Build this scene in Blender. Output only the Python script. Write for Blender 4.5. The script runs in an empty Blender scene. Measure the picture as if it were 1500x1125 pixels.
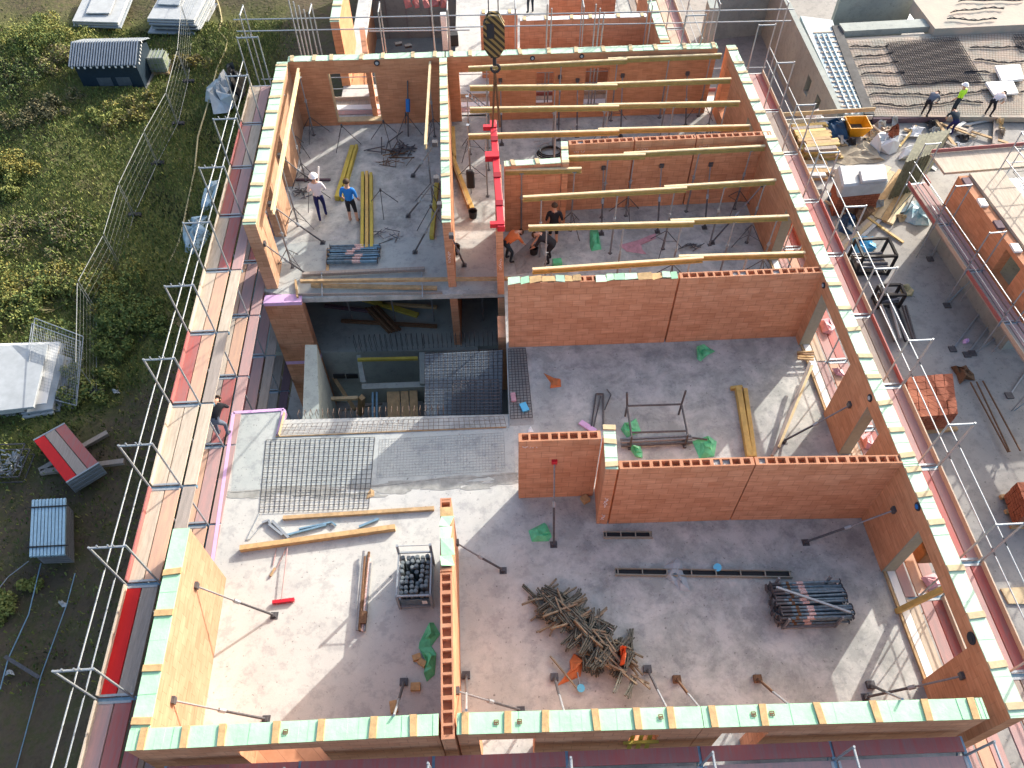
import bpy, bmesh, math, random
import numpy as np
from mathutils import Vector, Matrix
random.seed(7)
R = math.radians
SC = bpy.context.scene
COL = SC.collection
# ------------------------------------------------------------------ camera
F, YAW, PITCH, ROLL, CH = 1138.79, 0.0265246, 0.9218882, -0.0090962, 18.26806
cy, sy, cp, sp = math.cos(YAW), math.sin(YAW), math.cos(PITCH), math.sin(PITCH)
fw = Vector((sy*cp, cy*cp, -sp)); rt = Vector((cy, -sy, 0)); up = rt.cross(fw)
rt2 = rt*math.cos(ROLL)+up*math.sin(ROLL); up2 = -rt*math.sin(ROLL)+up*math.cos(ROLL)
cam_d = bpy.data.cameras.new('camera'); cam = bpy.data.objects.new('camera', cam_d); COL.objects.link(cam)
cam.matrix_world = Matrix(((rt2.x, up2.x, -fw.x, 0), (rt2.y, up2.y, -fw.y, 0), (rt2.z, up2.z, -fw.z, CH), (0, 0, 0, 1)))
cam_d.sensor_width = 36; cam_d.lens = F/1500*36; cam_d.clip_end = 2000; cam_d.clip_start = .1
SC.camera = cam
CAMP = Vector((0, 0, CH))
def ray(u, v): return fw+rt2*((u-750)/F)+up2*((562.5-v)/F)
def P(u, v, z=0.0):
    """survey point: where the sight line of a photo pixel meets the level z"""
    d = ray(u, v); t = (z-CH)/d.z
    return CAMP+d*t
def PV(u, v, a, b):
    """survey point on the vertical plane through a and b"""
    n = Vector((b.y-a.y, a.x-b.x, 0)); d = ray(u, v); t = (a-CAMP).dot(n)/d.dot(n)
    return CAMP+d*t
H = 2.75
# ------------------------------------------------------------------ materials
M = {}
def mat(name, col, rough=.8, metal=0, noise=0, nscale=8, bump=0, bscale=40, col2=None, spec=.3, detail=4, streak=False):
    m = bpy.data.materials.new(name); m.use_nodes = True; nt = m.node_tree; b = nt.nodes['Principled BSDF']
    b.inputs['Roughness'].default_value = rough; b.inputs['Metallic'].default_value = metal
    b.inputs['Specular IOR Level'].default_value = spec
    b.inputs['Base Color'].default_value = (*col, 1)
    tc = nt.nodes.new('ShaderNodeTexCoord')
    if noise or col2:
        n = nt.nodes.new('ShaderNodeTexNoise'); n.inputs['Scale'].default_value = nscale; n.inputs['Detail'].default_value = detail
        n.inputs['Roughness'].default_value = .65
        if streak:
            mp = nt.nodes.new('ShaderNodeMapping'); mp.inputs['Scale'].default_value = (3.2, .35, 3.2); nt.links.new(tc.outputs['Object'], mp.inputs[0]); nt.links.new(mp.outputs[0], n.inputs['Vector']); n.inputs['Detail'].default_value = 8; n.inputs['Roughness'].default_value = .75
        else: nt.links.new(tc.outputs['Object'], n.inputs['Vector'])
        r = nt.nodes.new('ShaderNodeValToRGB'); r.color_ramp.elements[0].position = .32; r.color_ramp.elements[1].position = .68
        c2 = col2 or tuple(c*(1-noise) for c in col)
        r.color_ramp.elements[0].color = (*c2, 1); r.color_ramp.elements[1].color = (*col, 1)
        nt.links.new(n.outputs['Fac'], r.inputs['Fac']); nt.links.new(r.outputs['Color'], b.inputs['Base Color'])
    if bump:
        n2 = nt.nodes.new('ShaderNodeTexNoise'); n2.inputs['Scale'].default_value = bscale; n2.inputs['Detail'].default_value = 3
        nt.links.new(tc.outputs['Object'], n2.inputs['Vector'])
        bp = nt.nodes.new('ShaderNodeBump'); bp.inputs['Strength'].default_value = bump; bp.inputs['Distance'].default_value = .02
        nt.links.new(n2.outputs['Fac'], bp.inputs['Height']); nt.links.new(bp.outputs['Normal'], b.inputs['Normal'])
    M[name] = m; return m
def N(nt, t, **kw):
    n = nt.nodes.new(t)
    for k, v in kw.items():
        if k in n.inputs.keys() if hasattr(n.inputs, 'keys') else False: n.inputs[k].default_value = v
        else: setattr(n, k, v)
    return n
def brick_mat(name, c1, c2, mortar, blotch, w=.37, h=.25, msize=.007):
    m = bpy.data.materials.new(name); m.use_nodes = True; nt = m.node_tree; b = nt.nodes['Principled BSDF']
    b.inputs['Roughness'].default_value = .85; b.inputs['Specular IOR Level'].default_value = .2
    tc = nt.nodes.new('ShaderNodeTexCoord'); s = nt.nodes.new('ShaderNodeSeparateXYZ'); nt.links.new(tc.outputs['Object'], s.inputs[0])
    ad = nt.nodes.new('ShaderNodeMath'); ad.operation = 'ADD'; nt.links.new(s.outputs['X'], ad.inputs[0]); nt.links.new(s.outputs['Y'], ad.inputs[1])
    cx = nt.nodes.new('ShaderNodeCombineXYZ'); nt.links.new(ad.outputs[0], cx.inputs['X']); nt.links.new(s.outputs['Z'], cx.inputs['Y'])
    br = nt.nodes.new('ShaderNodeTexBrick'); nt.links.new(cx.outputs[0], br.inputs['Vector'])
    br.inputs['Scale'].default_value = 1; br.inputs['Brick Width'].default_value = w; br.inputs['Row Height'].default_value = h
    br.inputs['Mortar Size'].default_value = msize; br.inputs['Mortar Smooth'].default_value = .4; br.inputs['Bias'].default_value = -.1
    br.inputs['Color1'].default_value = (*c1, 1); br.inputs['Color2'].default_value = (*c2, 1); br.inputs['Mortar'].default_value = (*mortar, 1)
    # second, offset brick layer for fine rows (two half courses per block)
    n = nt.nodes.new('ShaderNodeTexNoise'); n.inputs['Scale'].default_value = 1.3; n.inputs['Detail'].default_value = 5; n.inputs['Roughness'].default_value = .7
    nt.links.new(tc.outputs['Object'], n.inputs['Vector'])
    r = nt.nodes.new('ShaderNodeValToRGB'); r.color_ramp.elements[0].position = .35; r.color_ramp.elements[1].position = .7
    r.color_ramp.elements[0].color = (*blotch, 1); r.color_ramp.elements[1].color = (1, 1, 1, 1)
    nt.links.new(n.outputs['Fac'], r.inputs['Fac'])
    mx = nt.nodes.new('ShaderNodeMix'); mx.data_type = 'RGBA'; mx.blend_type = 'MULTIPLY'; mx.inputs['Factor'].default_value = .9
    nt.links.new(br.outputs['Color'], mx.inputs['A']); nt.links.new(r.outputs['Color'], mx.inputs['B'])
    # horizontal smears
    mp = nt.nodes.new('ShaderNodeMapping'); mp.inputs['Scale'].default_value = (1.2, 1.2, 9); nt.links.new(tc.outputs['Object'], mp.inputs[0])
    n3 = nt.nodes.new('ShaderNodeTexNoise'); n3.inputs['Scale'].default_value = 1.6; n3.inputs['Detail'].default_value = 4; nt.links.new(mp.outputs[0], n3.inputs['Vector'])
    r3 = nt.nodes.new('ShaderNodeValToRGB'); r3.color_ramp.elements[0].position = .3; r3.color_ramp.elements[1].position = .75
    r3.color_ramp.elements[0].color = (.72, .66, .62, 1); r3.color_ramp.elements[1].color = (1.12, 1.12, 1.12, 1); nt.links.new(n3.outputs['Fac'], r3.inputs['Fac'])
    mx2 = nt.nodes.new('ShaderNodeMix'); mx2.data_type = 'RGBA'; mx2.blend_type = 'MULTIPLY'; mx2.inputs['Factor'].default_value = .8
    nt.links.new(mx.outputs['Result'], mx2.inputs['A']); nt.links.new(r3.outputs['Color'], mx2.inputs['B'])
    nt.links.new(mx2.outputs['Result'], b.inputs['Base Color'])
    bp = nt.nodes.new('ShaderNodeBump'); bp.inputs['Strength'].default_value = .35; bp.inputs['Distance'].default_value = .01
    nt.links.new(br.outputs['Fac'], bp.inputs['Height']); bp.invert = True; nt.links.new(bp.outputs['Normal'], b.inputs['Normal'])
    M[name] = m
brick_mat('brick', (.70, .375, .225), (.61, .30, .17), (.50, .25, .15), (.80, .74, .70), msize=.009)
brick_mat('brick_plain', (.66, .33, .18), (.58, .275, .145), (.50, .24, .135), (.84, .80, .76), msize=.005)
brick_mat('brick_sunlit', (.55, .345, .225), (.47, .285, .18), (.40, .24, .15), (.86, .82, .78), msize=.007)  # yellowed tone of overexposed sunlight put into the brick colour of the left walls
brick_mat('brick_block', (.42, .16, .09), (.34, .12, .07), (.18, .06, .03), (.6, .5, .5), w=.25, h=.12, msize=.012)
def slab_mat(name, base, dark, tint, stain_scale=.35, strength=1, mottled=False):
    m = bpy.data.materials.new(name); m.use_nodes = True; nt = m.node_tree; b = nt.nodes['Principled BSDF']
    b.inputs['Roughness'].default_value = .8; b.inputs['Specular IOR Level'].default_value = .25
    tc = nt.nodes.new('ShaderNodeTexCoord')
    def ns(scale, det, p0, p1, ca, cb, rough=.6, dist=0):
        n = nt.nodes.new('ShaderNodeTexNoise'); n.inputs['Scale'].default_value = scale; n.inputs['Detail'].default_value = det; n.inputs['Roughness'].default_value = rough
        n.inputs['Distortion'].default_value = dist
        nt.links.new(tc.outputs['Object'], n.inputs['Vector'])
        r = nt.nodes.new('ShaderNodeValToRGB'); r.color_ramp.elements[0].position = p0; r.color_ramp.elements[1].position = p1
        r.color_ramp.elements[0].color = (*ca, 1); r.color_ramp.elements[1].color = (*cb, 1)
        nt.links.new(n.outputs['Fac'], r.inputs['Fac']); return r.outputs['Color']
    def mul(a, c, f):
        x = nt.nodes.new('ShaderNodeMix'); x.data_type = 'RGBA'; x.blend_type = 'MULTIPLY'; x.inputs['Factor'].default_value = f
        nt.links.new(a, x.inputs['A']); nt.links.new(c, x.inputs['B']); return x.outputs['Result']
    o = ns(stain_scale, 7, .36, .62, dark, base, .62, .4)
    o = mul(o, ns(.16, 3, .35, .65, tint, (1, 1, 1)), 1*strength)
    o = mul(o, ns(2.6, 8, .40, .50, (.74, .74, .77), (1, 1, 1), .75), .75*strength)
    o = mul(o, ns(11, 4, .30, .36, (.35, .34, .34), (1, 1, 1), .6), .8*strength)
    o = mul(o, ns(45, 3, .3, .6, (.86, .86, .86), (1, 1, 1)), .7)
    if mottled:   # damp blotches, mostly on the right hand rooms
        o2 = mul(o, ns(1.1, 9, .42, .60, (.64, .665, .665), (1, 1, 1), .72, .3), 1)
        sx = nt.nodes.new('ShaderNodeSeparateXYZ'); nt.links.new(tc.outputs['Object'], sx.inputs[0])
        mr = nt.nodes.new('ShaderNodeMapRange'); mr.inputs['From Min'].default_value = -1.5; mr.inputs['From Max'].default_value = 2.5; mr.inputs['To Min'].default_value = .12; nt.links.new(sx.outputs['X'], mr.inputs['Value'])
        my = nt.nodes.new('ShaderNodeMapRange'); my.inputs['From Min'].default_value = 10; my.inputs['From Max'].default_value = 14; nt.links.new(sx.outputs['Y'], my.inputs['Value'])
        mm = nt.nodes.new('ShaderNodeMath'); mm.operation = 'MAXIMUM'; nt.links.new(mr.outputs[0], mm.inputs[0]); nt.links.new(my.outputs[0], mm.inputs[1])
        x = nt.nodes.new('ShaderNodeMix'); x.data_type = 'RGBA'; nt.links.new(mm.outputs[0], x.inputs['Factor']); nt.links.new(o, x.inputs['A']); nt.links.new(o2, x.inputs['B']); o = x.outputs['Result']
    nt.links.new(o, b.inputs['Base Color'])
    n2 = nt.nodes.new('ShaderNodeTexNoise'); n2.inputs['Scale'].default_value = 30; n2.inputs['Detail'].default_value = 4; nt.links.new(tc.outputs['Object'], n2.inputs['Vector'])
    bp = nt.nodes.new('ShaderNodeBump'); bp.inputs['Strength'].default_value = .15; bp.inputs['Distance'].default_value = .01
    nt.links.new(n2.outputs['Fac'], bp.inputs['Height']); nt.links.new(bp.outputs['Normal'], b.inputs['Normal'])
    M[name] = m
slab_mat('slab', (.585, .58, .53), (.49, .485, .455), (.92, .92, .93), mottled=True)
slab_mat('strip', (.48, .49, .46), (.38, .40, .385), (.9, .95, .95), .5)
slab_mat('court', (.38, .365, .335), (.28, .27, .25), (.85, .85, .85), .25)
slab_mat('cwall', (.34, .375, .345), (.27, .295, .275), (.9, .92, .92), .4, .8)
mat('green', (.33, .60, .36), .6, noise=.25, nscale=2, bump=.35, bscale=10, col2=(.43, .67, .45))
mat('green_pale', (.50, .64, .47), .6, noise=.2, nscale=2, bump=.35, bscale=10, col2=(.38, .58, .42))
mat('green_bag', (.13, .60, .28), .35, noise=.4, nscale=5, spec=.5)
mat('batten', (.58, .38, .18), .8, noise=.35, nscale=7, bump=.2)
mat('batten_pale', (.58, .45, .27), .8, noise=.25, nscale=7)
mat('white_edge', (.75, .74, .70), .7)
mat('beam', (.60, .40, .12), .6, noise=.3, nscale=4)
mat('beam_pale', (.72, .58, .34), .7, noise=.25, nscale=4)
mat('yellow', (.50, .40, .07), .6, noise=.3, nscale=3)
mat('board', (.50, .34, .18), .85, noise=.35, nscale=6, bump=.2)
mat('plank_grey', (.36, .31, .27), .9, noise=.35, nscale=5, bump=.3, streak=True)
mat('plank_pale', (.55, .46, .36), .85, noise=.35, nscale=5, bump=.3, streak=True)
mat('plank_orange', (.56, .36, .24), .85, noise=.4, nscale=4, bump=.2, col2=(.42, .27, .21), streak=True)
mat('plank_pink', (.47, .27, .25), .85, noise=.45, nscale=4, bump=.2, col2=(.31, .24, .23), streak=True)
mat('plank_red', (.40, .09, .08), .7, noise=.5, nscale=4, col2=(.27, .15, .14), streak=True)
mat('plank_bright', (.55, .012, .012), .5, noise=.2, nscale=4, streak=True)
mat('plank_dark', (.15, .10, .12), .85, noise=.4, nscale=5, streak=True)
mat('galv', (.36, .39, .41), .45, .4, noise=.2, nscale=20)
mat('galv_blue', (.22, .36, .46), .4, .3, noise=.3, nscale=12)
mat('steel', (.12, .115, .12), .5, .3, noise=.4, nscale=15)
mat('steel_grey', (.27, .27, .28), .5, .4, noise=.3, nscale=15)
mat('rust', (.20, .11, .06), .8, .1, noise=.5, nscale=20)
mat('rebar', (.055, .052, .055), .75, .2)
mat('rebar_rust', (.17, .12, .09), .8, .1)
mat('red_paint', (.62, .015, .03), .4, noise=.25, nscale=6, spec=.5)
mat('pink', (.66, .42, .66), .7, noise=.12, nscale=5)
mat('pink_wrap', (.62, .33, .37), .5, noise=.4, nscale=4)
mat('brown', (.22, .10, .03), .6, noise=.4, nscale=8)
mat('timber_red', (.42, .16, .10), .8, noise=.3, nscale=5)
mat('dark', (.035, .035, .04), .8)
mat('black', (.02, .02, .022), .6)
mat('hut_wall', (.012, .03, .05), .6, noise=.3)
mat('hut_roof', (.12, .15, .18), .45, .3, noise=.3, nscale=3)
mat('hut_roof2', (.34, .38, .42), .45, .3, noise=.2, nscale=3)
mat('white', (.78, .78, .76), .6, noise=.06, nscale=3)
mat('panel', (.44, .46, .46), .6, noise=.2, nscale=2)
mat('panel2', (.30, .34, .37), .6, noise=.2, nscale=2)
mat('tarp', (.45, .49, .50), .5, noise=.25, nscale=2, bump=.6, bscale=4)
mat('blue_sheet', (.12, .32, .42), .35, noise=.6, nscale=4, col2=(.55, .62, .64), bump=.8, bscale=6)
mat('blue_paint', (.02, .16, .45), .5)
mat('cyan', (.12, .50, .75), .5)
mat('yellow_tub', (.75, .33, .01), .45, noise=.15)
mat('sand', (.40, .34, .25), .95, noise=.35, nscale=3, bump=.6, bscale=8)
mat('skin', (.52, .30, .21), .6)
mat('hair', (.06, .035, .02), .7)
mat('orange_shirt', (.55, .17, .06), .8, noise=.2)
mat('blue_shirt', (.02, .19, .55), .8, noise=.15)
mat('white_shirt', (.74, .66, .66), .8, noise=.1)
mat('navy', (.012, .015, .09), .8, noise=.2)
mat('cloth_black', (.015, .015, .02), .85)
mat('jean', (.02, .035, .05), .85)
mat('hivis', (.45, .85, .04), .6)
mat('grey_shirt', (.10, .12, .16), .85)
mat('helmet', (.85, .86, .86), .3, spec=.5)
mat('straw', (.45, .28, .2), .8)
mat('hose', (.40, .34, .18), .6)
mat('gyp', (.46, .46, .44), .9, noise=.5, nscale=25, bump=1, bscale=30)
mat('white_tile', (.80, .78, .74), .5, noise=.25, nscale=12)
mat('leafA', (.17, .20, .05), .8); mat('leafB', (.25, .26, .075), .8)
mat('leafC', (.24, .20, .045), .8); mat('leafD', (.10, .145, .04), .8); mat('beam_side', (.40, .30, .10), .7, noise=.3, nscale=4); mat('wire', (.20, .21, .19), .6, .2)
# ground: soil with weeds
def ground_mat():
    m = bpy.data.materials.new('ground'); m.use_nodes = True; nt = m.node_tree; b = nt.nodes['Principled BSDF']; b.inputs['Roughness'].default_value = .95
    b.inputs['Specular IOR Level'].default_value = .1
    tc = nt.nodes.new('ShaderNodeTexCoord')
    def ramp(sc, det, els, rough=.6):
        n = nt.nodes.new('ShaderNodeTexNoise'); n.inputs['Scale'].default_value = sc; n.inputs['Detail'].default_value = det; n.inputs['Roughness'].default_value = rough
        nt.links.new(tc.outputs['Object'], n.inputs['Vector'])
        r = nt.nodes.new('ShaderNodeValToRGB')
        while len(r.color_ramp.elements) < len(els): r.color_ramp.elements.new(.5)
        for e, (p, c) in zip(r.color_ramp.elements, els): e.position = p; e.color = (*c, 1)
        nt.links.new(n.outputs['Fac'], r.inputs['Fac']); return r.outputs['Color']
    a = ramp(.5, 9, [(.3, (.08, .07, .04)), (.45, (.085, .095, .03)), (.58, (.12, .13, .045)), (.72, (.26, .20, .12))], .75)
    c = ramp(1.1, 10, [(.3, (.06, .047, .033)), (.48, (.10, .08, .055)), (.56, (.075, .075, .035)), (.75, (.18, .14, .10))], .8)
    at = nt.nodes.new('ShaderNodeAttribute'); at.attribute_name = 'soil'
    mx = nt.nodes.new('ShaderNodeMix'); mx.data_type = 'RGBA'; nt.links.new(at.outputs['Fac'], mx.inputs['Factor'])
    nt.links.new(a, mx.inputs['A']); nt.links.new(c, mx.inputs['B']); nt.links.new(mx.outputs['Result'], b.inputs['Base Color'])
    n2 = nt.nodes.new('ShaderNodeTexNoise'); n2.inputs['Scale'].default_value = 4; n2.inputs['Detail'].default_value = 8; nt.links.new(tc.outputs['Object'], n2.inputs['Vector'])
    bp = nt.nodes.new('ShaderNodeBump'); bp.inputs['Strength'].default_value = .8; bp.inputs['Distance'].default_value = .12
    nt.links.new(n2.outputs['Fac'], bp.inputs['Height']); nt.links.new(bp.outputs['Normal'], b.inputs['Normal'])
    M['ground'] = m
ground_mat()
# ------------------------------------------------------------------ mesh builder
class MB:
    def __init__(s): s.v = []; s.f = []; s.mi = []; s.mats = []
    def m(s, name):
        if name not in s.mats: s.mats.append(name)
        return s.mats.index(name)
    def add(s, vs, fs, mt=None):
        o = len(s.v); s.v += [tuple(x) for x in vs]; i = s.m(mt) if mt else 0
        for f in fs: s.f.append(tuple(o+k for k in f)); s.mi.append(i)
        return s
    def box(s, lo, hi, mt=None, mx=None):
        (a, b, c), (d, e, f) = lo, hi
        vs = [Vector(p) for p in ((a, b, c), (d, b, c), (d, e, c), (a, e, c), (a, b, f), (d, b, f), (d, e, f), (a, e, f))]
        if mx is not None: vs = [mx @ p for p in vs]
        return s.add(vs, [(0, 3, 2, 1), (4, 5, 6, 7), (0, 1, 5, 4), (1, 2, 6, 5), (2, 3, 7, 6), (3, 0, 4, 7)], mt)
    def bar(s, a, b, w, h, mt=None, upv=(0, 0, 1)):
        """rectangular bar from a to b, w across, h along up"""
        a, b = Vector(a), Vector(b); d = (b-a); L = d.length; d.normalize(); u = Vector(upv)
        if abs(d.dot(u)) > .98: u = Vector((0, 1, 0))
        x = d.cross(u).normalized(); u = x.cross(d).normalized()
        vs = [p+x*sx*w/2+u*su*h/2 for p in (a, b) for sx, su in ((-1, -1), (1, -1), (1, 1), (-1, 1))]
        return s.add(vs, [(0, 1, 2, 3), (7, 6, 5, 4), (0, 4, 5, 1), (1, 5, 6, 2), (2, 6, 7, 3), (3, 7, 4, 0)], mt)
    def tube(s, a, b, r, n=6, mt=None, r2=None):
        a, b = Vector(a), Vector(b); d = (b-a).normalized(); u = Vector((0, 0, 1)) if abs(d.z) < .9 else Vector((1, 0, 0))
        x = d.cross(u).normalized(); y = d.cross(x); r2 = r if r2 is None else r2; vs = []
        for p, q in ((a, r), (b, r2)):
            for k in range(n): t = 2*math.pi*k/n; vs.append(p+(x*math.cos(t)+y*math.sin(t))*q)
        return s.add(vs, [tuple((k, (k+1) % n, n+(k+1) % n, n+k)) for k in range(n)]+[tuple(range(n-1, -1, -1)), tuple(range(n, 2*n))], mt)
    def path(s, pts, r, n=5, mt=None):
        for a, b in zip(pts, pts[1:]): s.tube(a, b, r, n, mt)
        return s
    def prism(s, poly, z0, z1, mt=None):
        n = len(poly); vs = [(p[0], p[1], z0) for p in poly]+[(p[0], p[1], z1) for p in poly]
        return s.add(vs, [tuple(range(n-1, -1, -1)), tuple(range(n, 2*n))]+[(k, (k+1) % n, n+(k+1) % n, n+k) for k in range(n)], mt)
    def quad(s, a, b, c, d, mt=None): return s.add([a, b, c, d], [(0, 1, 2, 3)], mt)
    def build(s, name, mt=None, parent=None, local=False, origin=None, bevel=0):
        """world-coordinate vertices unless local; a top-level mesh gets its origin at its base"""
        vs = [Vector(p) for p in s.v]
        me = bpy.data.meshes.new(name); o = bpy.data.objects.new(name, me); COL.objects.link(o)
        if parent is not None:
            o.parent = parent
            if not local:
                inv = parent_world(parent).inverted(); vs = [inv @ p for p in vs]
        elif not local:
            if origin is None:
                xs = [p.x for p in vs]; ys = [p.y for p in vs]; zs = [p.z for p in vs]
                origin = Vector(((min(xs)+max(xs))/2, (min(ys)+max(ys))/2, min(zs)))
            o.location = origin; vs = [p-Vector(origin) for p in vs]
        me.from_pydata([tuple(p) for p in vs], [], s.f)
        for k in (s.mats or [mt]): me.materials.append(M[k])
        if s.mats: me.polygons.foreach_set('material_index', s.mi)
        bm = bmesh.new(); bm.from_mesh(me); bmesh.ops.recalc_face_normals(bm, faces=bm.faces); bm.to_mesh(me); bm.free()
        if bevel:
            b = o.modifiers.new('bevel', 'BEVEL'); b.width = bevel; b.segments = 1; b.limit_method = 'ANGLE'
        return o
def parent_world(o):
    m = Matrix.LocRotScale(o.location, o.rotation_euler, None)
    return parent_world(o.parent) @ m if o.parent else m
def tag(o, label=None, cat=None, group=None, kind=None):
    if label: o['label'] = label
    if cat: o['category'] = cat
    if group: o['group'] = group
    if kind: o['kind'] = kind
    return o
def thing(name, label, cat, loc=(0, 0, 0), rz=0, group=None):
    o = bpy.data.objects.new(name, None); COL.objects.link(o); o.location = loc; o.rotation_euler = (0, 0, rz)
    o.empty_display_size = .2
    return tag(o, label, cat, group)
def copy_tree(o, parent=None):
    c = o.copy(); COL.objects.link(c); c.parent = parent
    for ch in list(KIDS.get(o.name, [])): copy_tree(ch, c)
    return c
KIDS = {}
def index_kids():
    KIDS.clear()
    for o in bpy.data.objects:
        if o.parent: KIDS.setdefault(o.parent.name, []).append(o)
def instance(proto, loc, rz, label=None, group=None, rot=None):
    if proto.name not in KIDS and proto.type == 'EMPTY': index_kids()
    c = copy_tree(proto); c.location = loc; c.rotation_euler = rot or (0, 0, rz)
    if label: c['label'] = label
    if group: c['group'] = group
    return c
# ------------------------------------------------------------------ world, sun
SUN_AZ, SUN_EL = R(43), R(23)      # sun stands beyond the right far corner of the photograph
w = bpy.data.worlds.new('World'); SC.world = w; w.use_nodes = True; nt = w.node_tree
sk = nt.nodes.new('ShaderNodeTexSky'); sk.sky_type = 'NISHITA'; sk.sun_disc = False; sk.sun_elevation = SUN_EL; sk.sun_rotation = SUN_AZ
sk.air_density = 1.0; sk.dust_density = 4.0; sk.ozone_density = 1.0
nt.links.new(sk.outputs[0], nt.nodes['Background'].inputs[0]); nt.nodes['Background'].inputs[1].default_value = .15
sd = bpy.data.lights.new('sun', 'SUN'); so = bpy.data.objects.new('sun', sd); COL.objects.link(so)
sd.energy = 2.85; sd.angle = R(.55); sd.color = (1, .95, .88)
sdir = Vector((math.sin(SUN_AZ)*math.cos(SUN_EL), math.cos(SUN_AZ)*math.cos(SUN_EL), math.sin(SUN_EL)))
so.rotation_euler = sdir.to_track_quat('Z', 'Y').to_euler(); so.location = (20, 30, 30)
SC.view_settings.view_transform = 'Standard'; SC.view_settings.look = 'None'; SC.view_settings.exposure = 1.34; SC.view_settings.gamma = 1
SC.cycles.max_bounces = 6; SC.cycles.diffuse_bounces = 4
# ------------------------------------------------------------------ walls
WALLS = {}
def wall(name, label, a, b, t, side, top='green', z0=0.0, h=H, opens=(), mt='brick', cells=None, battens=None, green='green', batmat='batten', capw=None, kind_name='brick_wall'):
    """wall panel standing on z0 from a to b; y local runs to the left; opens = (s0, s1, zlow, zhigh)"""
    a = Vector((a[0], a[1], z0)); b = Vector((b[0], b[1], z0)); d = b-a; L = d.length
    rz = math.atan2(d.y, d.x)
    o = thing(kind_name, label, 'wall', a, rz)
    y0, y1 = (0, t) if side > 0 else (-t, 0)
    mb = MB(); hh = h-.02 if top in ('green',) else h
    cuts = sorted({0, L}|{x for op in opens for x in op[:2]})
    body_top = hh if top != 'hollow' else hh-.16
    for s0, s1 in zip(cuts, cuts[1:]):
        mid = (s0+s1)/2; zs = [(0, body_top)]
        for op in opens:
            if op[0] <= mid <= op[1]:
                nz = []
                for q in zs:
                    if op[2] > q[0]: nz.append((q[0], op[2]))
                    if op[3] < q[1]: nz.append((op[3], q[1]))
                zs = nz
        for za, zb_ in zs: mb.box((s0, y0, za), (s1, y1, zb_))
    if top == 'hollow':
        e = .035; zt = hh
        mb.box((0, y0, body_top), (L, y0+e, zt)); mb.box((0, y1-e, body_top), (L, y1, zt))
        x = 0; k = 0
        while x < L-.02:
            wv = .05 if k % 3 else .08
            mb.box((x, y0+e, body_top), (min(x+wv, L), y1-e, zt)); x += .235; k += 1
        mb.box((L-.04, y0+e, body_top), (L, y1-e, zt-.002))
    mas = mb.build('masonry', mt, o, local=True)
    if top == 'hollow':
        f = MB(); rr = random.Random(label)
        x = .05; k = 0
        while x < L-.3:
            if rr.random() < .12: f.box((x+.002, y0+.037, body_top), (x+.22, y1-.037, zt-.03-.03*rr.random()))
            x += .235; k += 1
        if f.v: f.build('mortar_filling', 'gyp', o, local=True)
    if top == 'green':
        rr = random.Random(label); ov = .012
        # green membrane strips, slightly uneven, between cross battens
        s = battens if battens is not None else None
        if s is None:
            s = []; x = .12+rr.random()*.2
            while x < L-.1: s.append(x); x += .62+rr.random()*.5
        bw = .13; last = 0
        g = MB()
        segs = []
        for x in list(s)+[L+bw/2]:
            e = min(L, x-bw/2)
            if e-last > .05: segs.append((last, e))
            last = x+bw/2
        for (p, q) in segs:
            n = 4; zt = h-.004
            for k in range(n):
                u0 = p+(q-p)*k/n; u1 = p+(q-p)*(k+1)/n; w0 = rr.uniform(0, .012)
                g.box((u0, y0-ov, h-.02), (u1, y1+ov, h-.006+w0))
        g.build('membrane', green, o, local=True)
        for x in s:
            m2 = MB(); j = rr.uniform(-.02, .02)
            m2.add([(x-bw/2+j, y0-.016, h-.02), (x+bw/2+j, y0-.016, h-.02), (x+bw/2-j, y1+.016, h-.02), (x-bw/2-j, y1+.016, h-.02),
                    (x-bw/2+j, y0-.016, h+.035), (x+bw/2+j, y0-.016, h+.035), (x+bw/2-j, y1+.016, h+.035), (x-bw/2-j, y1+.016, h+.035)],
                   [(0, 3, 2, 1), (4, 5, 6, 7), (0, 1, 5, 4), (1, 2, 6, 5), (2, 3, 7, 6), (3, 0, 4, 7)])
            m2.build('batten', batmat, o, local=True)
    WALLS[name] = dict(o=o, a=a, b=b, L=L, t=t, y0=y0, y1=y1, h=h, dir=d.normalized())
    return o
def on_wall(name, u, v, face=None):
    """photo pixel -> point on the wall's a-b face"""
    w_ = WALLS[name]; return PV(u, v, w_['a'], w_['b'])
def s_at(a, b, u, v):
    """distance along the line a-b of a photo pixel read on that vertical plane"""
    a = Vector((a[0], a[1], 0)); b = Vector((b[0], b[1], 0)); p = PV(u, v, a, b); return (p-a).dot((b-a).normalized())
T = lambda u, v: P(u, v, H)
# front wall, three prefabricated panels
fa, fb = T(183, 1099), T(642, 1076)
oA = (s_at(fa, fb, 352, 1105), s_at(fa, fb, 472, 1098), .9, 2.22)
wall('front_left', 'front brick wall panel with green capped top, left of the hollow brick middle wall', fa, fb, .36, 1, opens=(oA,))
fc, fd = T(669, 1075), T(1031, 1065)
oB = (s_at(fc, fd, 702, 1085), s_at(fc, fd, 784, 1083), 0, 2.22); oC = (s_at(fc, fd, 924, 1078), s_at(fc, fd, 966, 1076), 1.55, 2.25)
wall('front_mid', 'front brick wall panel with green capped top and a small opening with yellow timbers', fc, fd, .36, 1, opens=(oB, oC))
fe, ff = T(1032, 1065), T(1449, 1052)
oD = (s_at(fe, ff, 1058, 1074), s_at(fe, ff, 1128, 1071), 0, 2.2)
wall('front_right', 'front brick wall panel with green capped top ending before the right outer wall', fe, ff, .36, 1, opens=(oD,))
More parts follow.
